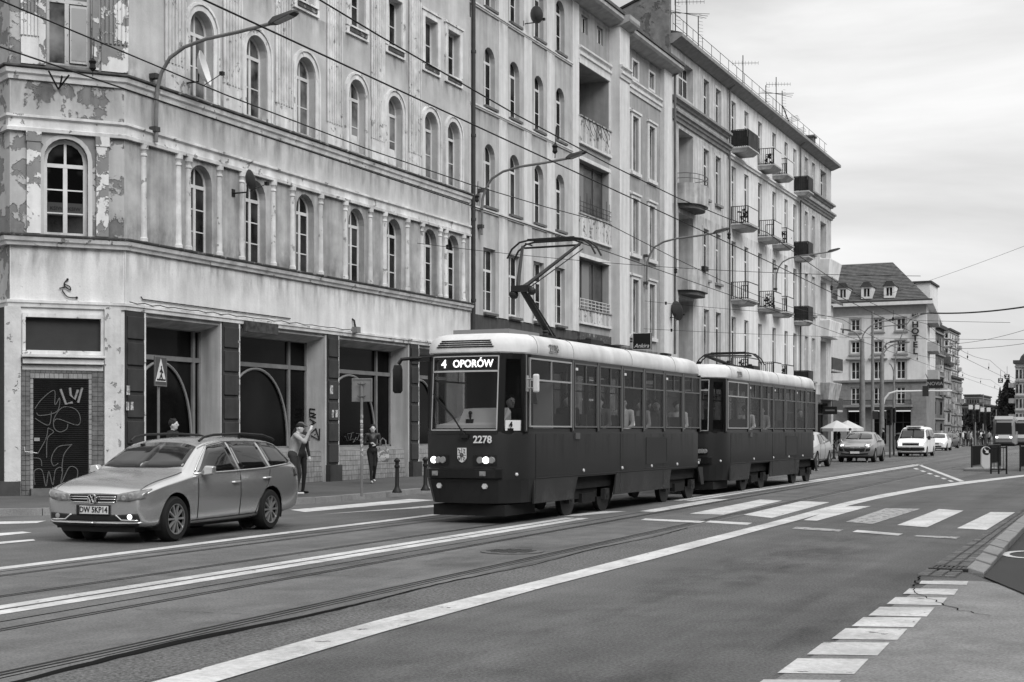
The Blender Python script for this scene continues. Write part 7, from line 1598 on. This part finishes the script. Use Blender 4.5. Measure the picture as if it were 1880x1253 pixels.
def fz(u, y): s, z = PXZ(u, y, XF); return (XF+.05, s, z)
span('thin span wire from the sixth arched window across the second tenement', fz(763,447), (-7,47,6.6), .25, ins=(1,))
span('thin span wire across the second tenement at pantograph height', fz(1182,553), (-6,66,6.4), .2, ins=(1,))
span('thin span wire crossing low in front of the tall tenement', fz(1180,604), (-6,82,6.6), .15, ins=(1,))
span('span wire over the junction, rising to the right edge', (-23,125,13.0), (6,84,17), .5, .012)
span('thick spliced cable slung across the sky at right', (PYX(1705,575,140)[0],140,PYX(1705,575,140)[1]), (PYX(1905,560,120)[0],120,PYX(1905,560,120)[1]), .25, .07)
span('thin wire across the sky just below the thick cable', (PYX(1742,632,150)[0],150,PYX(1742,632,150)[1]), (PYX(1900,600,130)[0],130,PYX(1900,600,130)[1]), .3, .02)
span('lowest thin wire across the sky at right', (PYX(1742,640,150)[0],150,PYX(1742,640,150)[1]), (PYX(1900,628,130)[0],130,PYX(1900,628,130)[1]), .2, .02)
for u, y, z in ((105,155,0),(1,1,1)):
    if u == 105:
        t = thing('wire_bracket', 'small forked iron wire bracket on the corner tenement frieze', 'bracket', FC(cs(105),0,cz(160)))
        for a, c in (((105,165),(85,139)),((105,165),(122,143)),((108,160),(109,146))): MB(FC).tube([(cs(a[0]),.05,cz(a[1])),(cs(c[0]),.35,cz(c[1]))], .022, 5).build('prong', M_black, t)
# signs and posts on the left pavement
x, y = ud(291, 29.0)
t = thing('crossing_sign', 'pedestrian crossing sign with white triangle on a post behind the car', 'traffic sign', (0,0,0))
MB().tube([(0,0,0),(0,0,3.0)], .03, 8).build('post', M_pole, t)
sg = MB().box(.03,.05,-.31,.31,2.40,3.02).build('sign_plate', M_sign, t, bevel=.01); MB().ring([(-.3,2.41),(.3,2.41),(.3,3.01),(-.3,3.01)],[(-.28,2.43),(.28,2.43),(.28,2.99),(-.28,2.99)],.0505,.054,ax=0).build('border', M_pole, sg)
MB().prism([(-.26,2.50),(.26,2.50),(0,2.97)], .0505, .055, ax=0).build('triangle', M_signw, sg)
g_ = MB().ball((.056,.02,2.80), (.004,.03,.03), 8, 6)
for a, c in (((.01,2.77),(.0,2.65)),((0,2.65),(.07,2.53)),((0,2.65),(-.05,2.59)),((-.05,2.59),(-.09,2.53)),((.01,2.75),(.08,2.68)),((.01,2.75),(-.06,2.70)),((-.2,2.54),(.2,2.54))): g_.tube([(.057,a[0],a[1]),(.057,c[0],c[1])], .016, 5)
g_.build('walking_figure', M_black, sg)
t.location = (x,y,.12); t.rotation_euler = (0,0,R(15))
x, y = ud(664, 32.5)
t = thing('sign_post', 'grey sign seen from behind on a stickered post near the photographers', 'traffic sign', (0,0,0))
MB().tube([(0,0,0),(0,0,2.62)], .032, 8).build('post', M_pole, t); sg = MB().box(-.24,.24,.035,.05,2.16,2.70).build('sign_plate', mat('sign_back', .17, rough=.5, var=.15), t, bevel=.02)
MB().ring([(-.23,2.17),(.23,2.17),(.23,2.69),(-.23,2.69)],[(-.21,2.19),(.21,2.19),(.21,2.67),(-.21,2.67)],.02,.036,ax=1).build('rim', M_pole, sg)
for z in (2.28, 2.56): MB().tube([(-.09,-.01,z+.02),(-.06,-.03,z),(.06,-.03,z),(.09,-.01,z+.02)], .014, 5).build('clamp', M_poled, sg)
random.seed(2)
for k in range(9): z = .9+.11*k+random.uniform(0,.03); MB().lathe([(.0335,0),(.0345,.01),(.0345,.06),(.0335,.07)], (0,0,z), 8).build('sticker', M_stick, t)
t.location = (x,y,.12); t.rotation_euler = (0,0,TH-.1)
def bollard(pos, lab, grp='black bollards on the left pavement'):
    t = thing('bollard', lab, 'bollard', (0,0,0), 0, grp)
    MB().lathe([(.12,0),(.12,.03),(.07,.10),(.05,.16),(.045,.6),(.065,.62),(.065,.66),(.045,.68),(.05,.74),(.075,.76),(.075,.79),(.04,.83),(.01,.85)], (0,0,0), 12).build('post', M_black, t, smooth=True); t.location = pos; return t
def gz(u, y): p = G(u, y, .12); return (p[0], p[1], .12)
b0 = bollard(gz(729,905), 'black cast bollard right of the walking woman'); dup(b0, gz(781,901), 0, 'black cast bollard beside the nose of the leading tram')
for i, (u, yy) in enumerate(((1531,843),(1542,842),(1524,846),(1618,838))): 
    p = G(u, yy, .12); q = dup(b0, (p[0],p[1],.12), 0, ['far bollard in front of the white parked car, left one','far bollard in front of the white parked car, right one','far bollard close to the pale sport utility car','far bollard just right of the silver sport utility car'][i])
# masts and lamps near the junction
def mast(label, u, d, ytop, r, arms, base=.12, grp='masts at the junction'):
    x, y = ud(u, d); t = thing('street_mast', label, 'mast', (x,y,0), 0, grp); z1 = HC+(HOR-ytop)*d/FPX
    MB().tube([(x,y,0),(x,y,z1*.5),(x,y,z1)], [r,r*.85,r*.6], 10).build('pole', M_pole, t, smooth=True)
    for (u1, y1, u2, y2, lamp) in arms:
        ax, ay = ud(u2, d); zz1, zz2 = HC+(HOR-y1)*d/FPX, HC+(HOR-y2)*d/FPX; P = [(x,y,zz1)]
        for k in range(1, 9): q = k/8.; P.append((x+(ax-x)*q**1.6, y+(ay-y)*q**1.6, zz1+(zz2-zz1)*math.sin(math.pi/2*q)))
        a = MB().tube(P, .05, 6).build('arm', M_pole, t)
        if lamp: dx, dy = (ax-x), (ay-y); L = math.hypot(dx,dy); dx, dy = dx/L*.75, dy/L*.75; MB().hexa([(ax,ay-.1,zz2-.05),(ax+dx,ay+dy-.1,zz2+.1),(ax+dx,ay+dy+.1,zz2+.1),(ax,ay+.1,zz2-.05),(ax,ay-.1,zz2+.1),(ax+dx,ay+dy-.05,zz2+.18),(ax+dx,ay+dy+.05,zz2+.18),(ax,ay+.1,zz2+.1)]).build('lamp_head', M_poled, a)
    return t
mast('thick pale mast with single curved lamp, leftmost at the junction', 1583, 104, 622, .24, [(1583,622,1632,589,True),(1583,640,1562,608,True)])
mast('slim straight mast carrying wires, second at the junction', 1602, 112, 572, .14, [(1602,606,1648,598,True)])
m3 = mast('tapered mast with the long signal gantry arm at the junction', 1619, 100, 652, .2, [(1619,655,1634,629,True),(1619,660,1650,632,True)])
x, y = ud(1621, 100); P = []
for u, yy in ((1621,745),(1624,733),(1632,723),(1645,719),(1700,718),(1748,718)): q = ud(u, 100); P.append((q[0], q[1], HC+(HOR-yy)*100/FPX))
MB().tube(P, .075, 8).build('gantry_arm', mat('gantry_pale', .5), m3)
for u, y0_, y1_ in ((1699,709,728),(1607,755,770),(1621,755,770)): q, q2 = ud(u-5,100), ud(u+6,100); MB().hexa([(q[0],q[1]-.1,HC+(HOR-y1_)*100/FPX),(q2[0],q2[1]-.1,HC+(HOR-y1_)*100/FPX),(q2[0],q2[1],HC+(HOR-y1_)*100/FPX),(q[0],q[1],HC+(HOR-y1_)*100/FPX),(q[0],q[1]-.1,HC+(HOR-y0_)*100/FPX),(q2[0],q2[1]-.1,HC+(HOR-y0_)*100/FPX),(q2[0],q2[1],HC+(HOR-y0_)*100/FPX),(q[0],q[1],HC+(HOR-y0_)*100/FPX)]).build('sign_box', M_black, m3)
mast('slim mast with a twin lamp right of the gantry mast', 1641, 118, 690, .13, [(1641,690,1690,578,True),(1641,690,1632,668,False)])
mast('thin far mast with branching top in the avenue', 1790, 150, 744, .12, [(1790,752,1797,741,True)])
mast('thin far mast left of the far trees', 1805, 190, 724, .12, [])
mast('thin far pole near the distant tram', 1829, 170, 752, .1, [])
def tlight(label, u, d, ztop, n=1, post=True):
    x, y = ud(u, d); t = thing('traffic_light', label, 'traffic light', (x,y,0), 0, 'traffic lights')
    if post: MB().tube([(x,y,0),(x,y,ztop)], .06, 8).build('post', M_poled, t)
    for k in range(n):
        o = (k-(n-1)/2)*.55; c = (x+o*CT, y+o*ST); h = MB().box(c[0]-.16,c[0]+.16,c[1]-.34,c[1]-.1,ztop-1.0,ztop).build('signal_head', M_black, t)
        for j in range(3): MB().lathe([(.10,0),(.11,-.12)], (c[0],c[1]-.34,ztop-.18-.32*j), 10, 1, False).build('hood', M_black, h)
        MB().box(c[0]-.16,c[0]+.16,c[1]-.3,c[1]-.26,ztop+.06,ztop+.42).build('board', M_signw, h) if n > 1 else None
    return t
tlight('dark traffic light on a post right of the silver sport utility car', 1634, 88, 3.0); tlight('second dark traffic light just right of the first one', 1641, 96, 3.2); tlight('pair of far traffic lights with small white boards', 1789, 118, 3.4, 2); tlight('far traffic light left of the distant tram', 1810, 125, 3.3, 2)
# barrier with the keep-right beacon
p1, p2, p3 = G(1784,864), G(1824,849), G(1848,871)
def barrier(label, A, Bp, mesh, grp='railings on the tram island'):
    t = thing('railing', label, 'railing', (A[0],A[1],0), 0, grp); L = math.dist(A, Bp); dx, dy = (Bp[0]-A[0])/L, (Bp[1]-A[1])/L
    f = lambda s, z, o=0: (A[0]+dx*s-dy*o, A[1]+dy*s+dx*o, z)
    for s in (0, L/2, L): MB().tube([f(s,0), f(s,1.08)], .035, 6).build('post', M_black, t)
    for z in (.18, 1.0): MB().tube([f(0,z), f(L,z)], .025, 6).build('rail', M_black, t)
    n = max(5, int(L/.14)); bb = MB()
    for k in range(1, n): bb.tube([f(L*k/n,.18), f(L*k/n,1.0)], .010 if not mesh else .018, 4)
    tag(bb.build('bars', M_black, t), kind='stuff')
    if mesh: MB().add([f(0,.2,.01),f(L,.2,.01),f(L,.82,.01),f(0,.82,.01),f(0,.2,.02),f(L,.2,.02),f(L,.82,.02),f(0,.82,.02)], [(0,1,2,3),(4,5,6,7),(0,1,5,4),(2,3,7,6)]).build('mesh_panel', mat('mesh_dark', .035), t)
barrier('dark railing panel running back along the tram island', p1, (p1[0]+.25, p1[1]+9.0), True)
barrier('open barred railing panel beside the keep-right beacon', (p3[0]-.58,p3[1]+.2), p3, False); barrier('railing cut off at the right edge', G(1873,866), (G(1873,866)[0]+.3, G(1873,866)[1]+6), True)
isl = thing('island_kerb', 'low concrete island kerb under the railing and beacon', 'kerb', (p1[0],p1[1],0)); MB().box(p1[0]-.15,p1[0]+1.2,p1[1]-1.5,p1[1]+1.2,.0,.12).build('kerb_block', M_kerb, isl, bevel=.03)
bx_, by_ = ud(1810, 57.5); bc = thing('keep_right_beacon', 'pale rounded beacon with black disc and white arrow on the tram island', 'traffic sign', (0,0,0))
pl = [(-.2,.16),(.2,.16)] + [(.2*math.cos(a),.8+.2*math.sin(a)) for a in [k*math.pi/10 for k in range(11)]]; pl = [(.2*math.cos(a),.3+.2*math.sin(a)) for a in [math.pi+k*math.pi/10 for k in range(11)]] + pl[2:]
pl = [(x_, z_+.0) for x_, z_ in pl]; MB().prism(pl, -.06, .06, ax=1).build('housing', mat('beacon_white', .55, rough=.5), bc, bevel=.01)
MB().lathe([(.001,-.066),(.165,-.066),(.165,-.058)], (0,0,.82), 20, 1).build('disc', M_black, bc)
ar = MB(); ar.prism([(-.10,.90),(-.07,.93),(.03,.83),(.07,.87),(.09,.73),(-.05,.75),(-.01,.79)], -.072, -.067, ax=1); ar.build('arrow', M_signw, bc)
bc.location = (bx_, by_, .0); bc.rotation_euler = (0,0,TH)
# parasols outside the corner shop
def parasol(u, d, lab, rr=1.15):
    x, y = ud(u, d); t = thing('parasol', lab, 'parasol', (x,y,.12), 0, 'pale parasols'); zt = HC+(HOR-772)*d/FPX
    b = MB(); top = (x,y,zt); ring = [(x+rr*math.cos(k*math.pi/4),y+rr*math.sin(k*math.pi/4),zt-.55) for k in range(8)]; low = [(p[0],p[1],p[2]-.22) for p in ring]; V = [top]+ring+low
    b.add(V, [(0,1+k,1+(k+1) % 8) for k in range(8)] + [(1+k,9+k,9+(k+1) % 8,1+(k+1) % 8) for k in range(8)]); b.build('canopy', mat('parasol_cloth', .5, rough=.9), t); MB().tube([(x,y,.12),(x,y,zt)], .03, 6).build('pole', M_pole, t)
parasol(1536, 98, 'pale parasol over the white parked car, left one'); parasol(1556, 101, 'pale parasol, right one, beside the masts')
# shop signs
s0, z0 = PXZ(1153,641,XF); z1 = PXZ(1153,622,XF)[1]
t = thing('shop_sign', 'small black projecting shop sign with white script on the second tenement', 'sign', (XF,s0,z0)); MB().box(XF+.25,XF+1.15,s0-.06,s0+.06,z0-.05,z0+.72).build('board', M_black, t); MB().ring([(XF+.25,z0-.05),(XF+1.15,z0-.05),(XF+1.15,z0+.72),(XF+.25,z0+.72)],[(XF+.27,z0-.03),(XF+1.13,z0-.03),(XF+1.13,z0+.70),(XF+.27,z0+.70)],s0-.066,s0-.0605,ax=1).build('edge', M_signw, t)
MB().box(XF,XF+.25,s0-.02,s0+.02,z0+.3,z0+.36).build('bracket', M_black, t); text('lettering', 'Ankira', .27, axes((XF+.68,s0-.066,z0+.12),(1,0,0),(0,0,1)), M_signw, t, shear=.35)
x, z = PYX(1523,754,104); t = thing('shop_sign', 'dark projecting sign at the far end of the tall tenement', 'sign', (x,104,z)); MB().box(x-.45,x+.55,103.9,104.1,z-.28,z+.28).build('board', M_black, t); MB().box(x-.3,x+.4,103.88,103.9,z-.05,z+.06).build('lettering_strip', mat('dull_letters', .15), t); MB().box(XF-.1,x-.4,103.97,104.03,z+.1,z+.15).build('bracket', M_black, t)
x, z = PYX(1717,705,150); t = thing('shop_sign', 'black hotel side sign with pale letters above the gantry arm', 'sign', (x,150,z)); MB().box(x-.8,x+.8,149.9,150.1,z-.45,z+.45).build('board', M_black, t); text('lettering', 'NOVIA', .5, axes((x,149.88,z),(1,0,0),(0,0,1)), mat('dull_letters2', .3), t); MB().tube([(x-.7,150,z+.45),(x-1.6,154.5,z+1.2)], .04, 5).build('stay', M_black, t)
for u, y_, lab in ((1849,692,'upper square black signal board hung from the far overhead wires'),(1837,699,'lower square black signal board hung from the far overhead wires')):
    x, z = PYX(u,y_,130); t = thing('signal_board', lab, 'sign', (x,130,z), 0, 'boards on the overhead wires'); MB().box(x-.2,x+.2,129.95,130.05,z-.2,z+.2).build('board', M_black, t); text('symbol', 'Z', .34, axes((x,129.94,z),(1,0,0),(0,0,1)), M_signw, t, bold=.02); MB().tube([(x,130,z+.2),(x,130,z+.9)], .015, 5).build('hanger', M_black, t)
# bicycle-free clutter: litter bin and stall by the hotel corner
x, y = ud(1651, 120); t = thing('litter_bin', 'dark litter bin by the kerb in front of the hotel', 'bin', (x,y,0)); MB().lathe([(.3,0),(.34,.1),(.36,1.0),(.38,1.02),(.38,1.1),(.3,1.15)], (x,y,.12), 12).build('drum', M_black, t); MB().lathe([(.39,1.2),(.39,1.28),(.05,1.4)], (x,y,.12), 12).build('lid', M_black, t)
# ================================================================ houses on the near side of the street, behind and beside the camera: unseen, added so glass and paint have something to mirror
op = thing('tenement_row', 'row of tenements on the near side of the street, out of frame', 'building', (20, 20, 0))
FO = Fac((15.5, 0), (0, 1), (-1, 0)); b = MB(FO); Mop = mat('near_row_render', .10, var=.2, streak=.2)
for j in range(5): wall(b, -50, 70, .0 if j == 0 else 4.2+3.4*(j-1), 4.2+3.4*j, [(-48+4*k, -46.6+4*k, (4.2+3.4*(j-1)+.9) if j else .6, (4.2+3.4*(j-1)+2.8) if j else 3.4, 0, .2) for k in range(29)])
b.build('wall', Mop, op); MB(FO).box(-50,70,-.25,-.2,.3,18).build('windows', M_shopg, op); MB(FO).box(-50,70,-10,.5,17.8,18.4).build('eaves', M_roofdk, op)
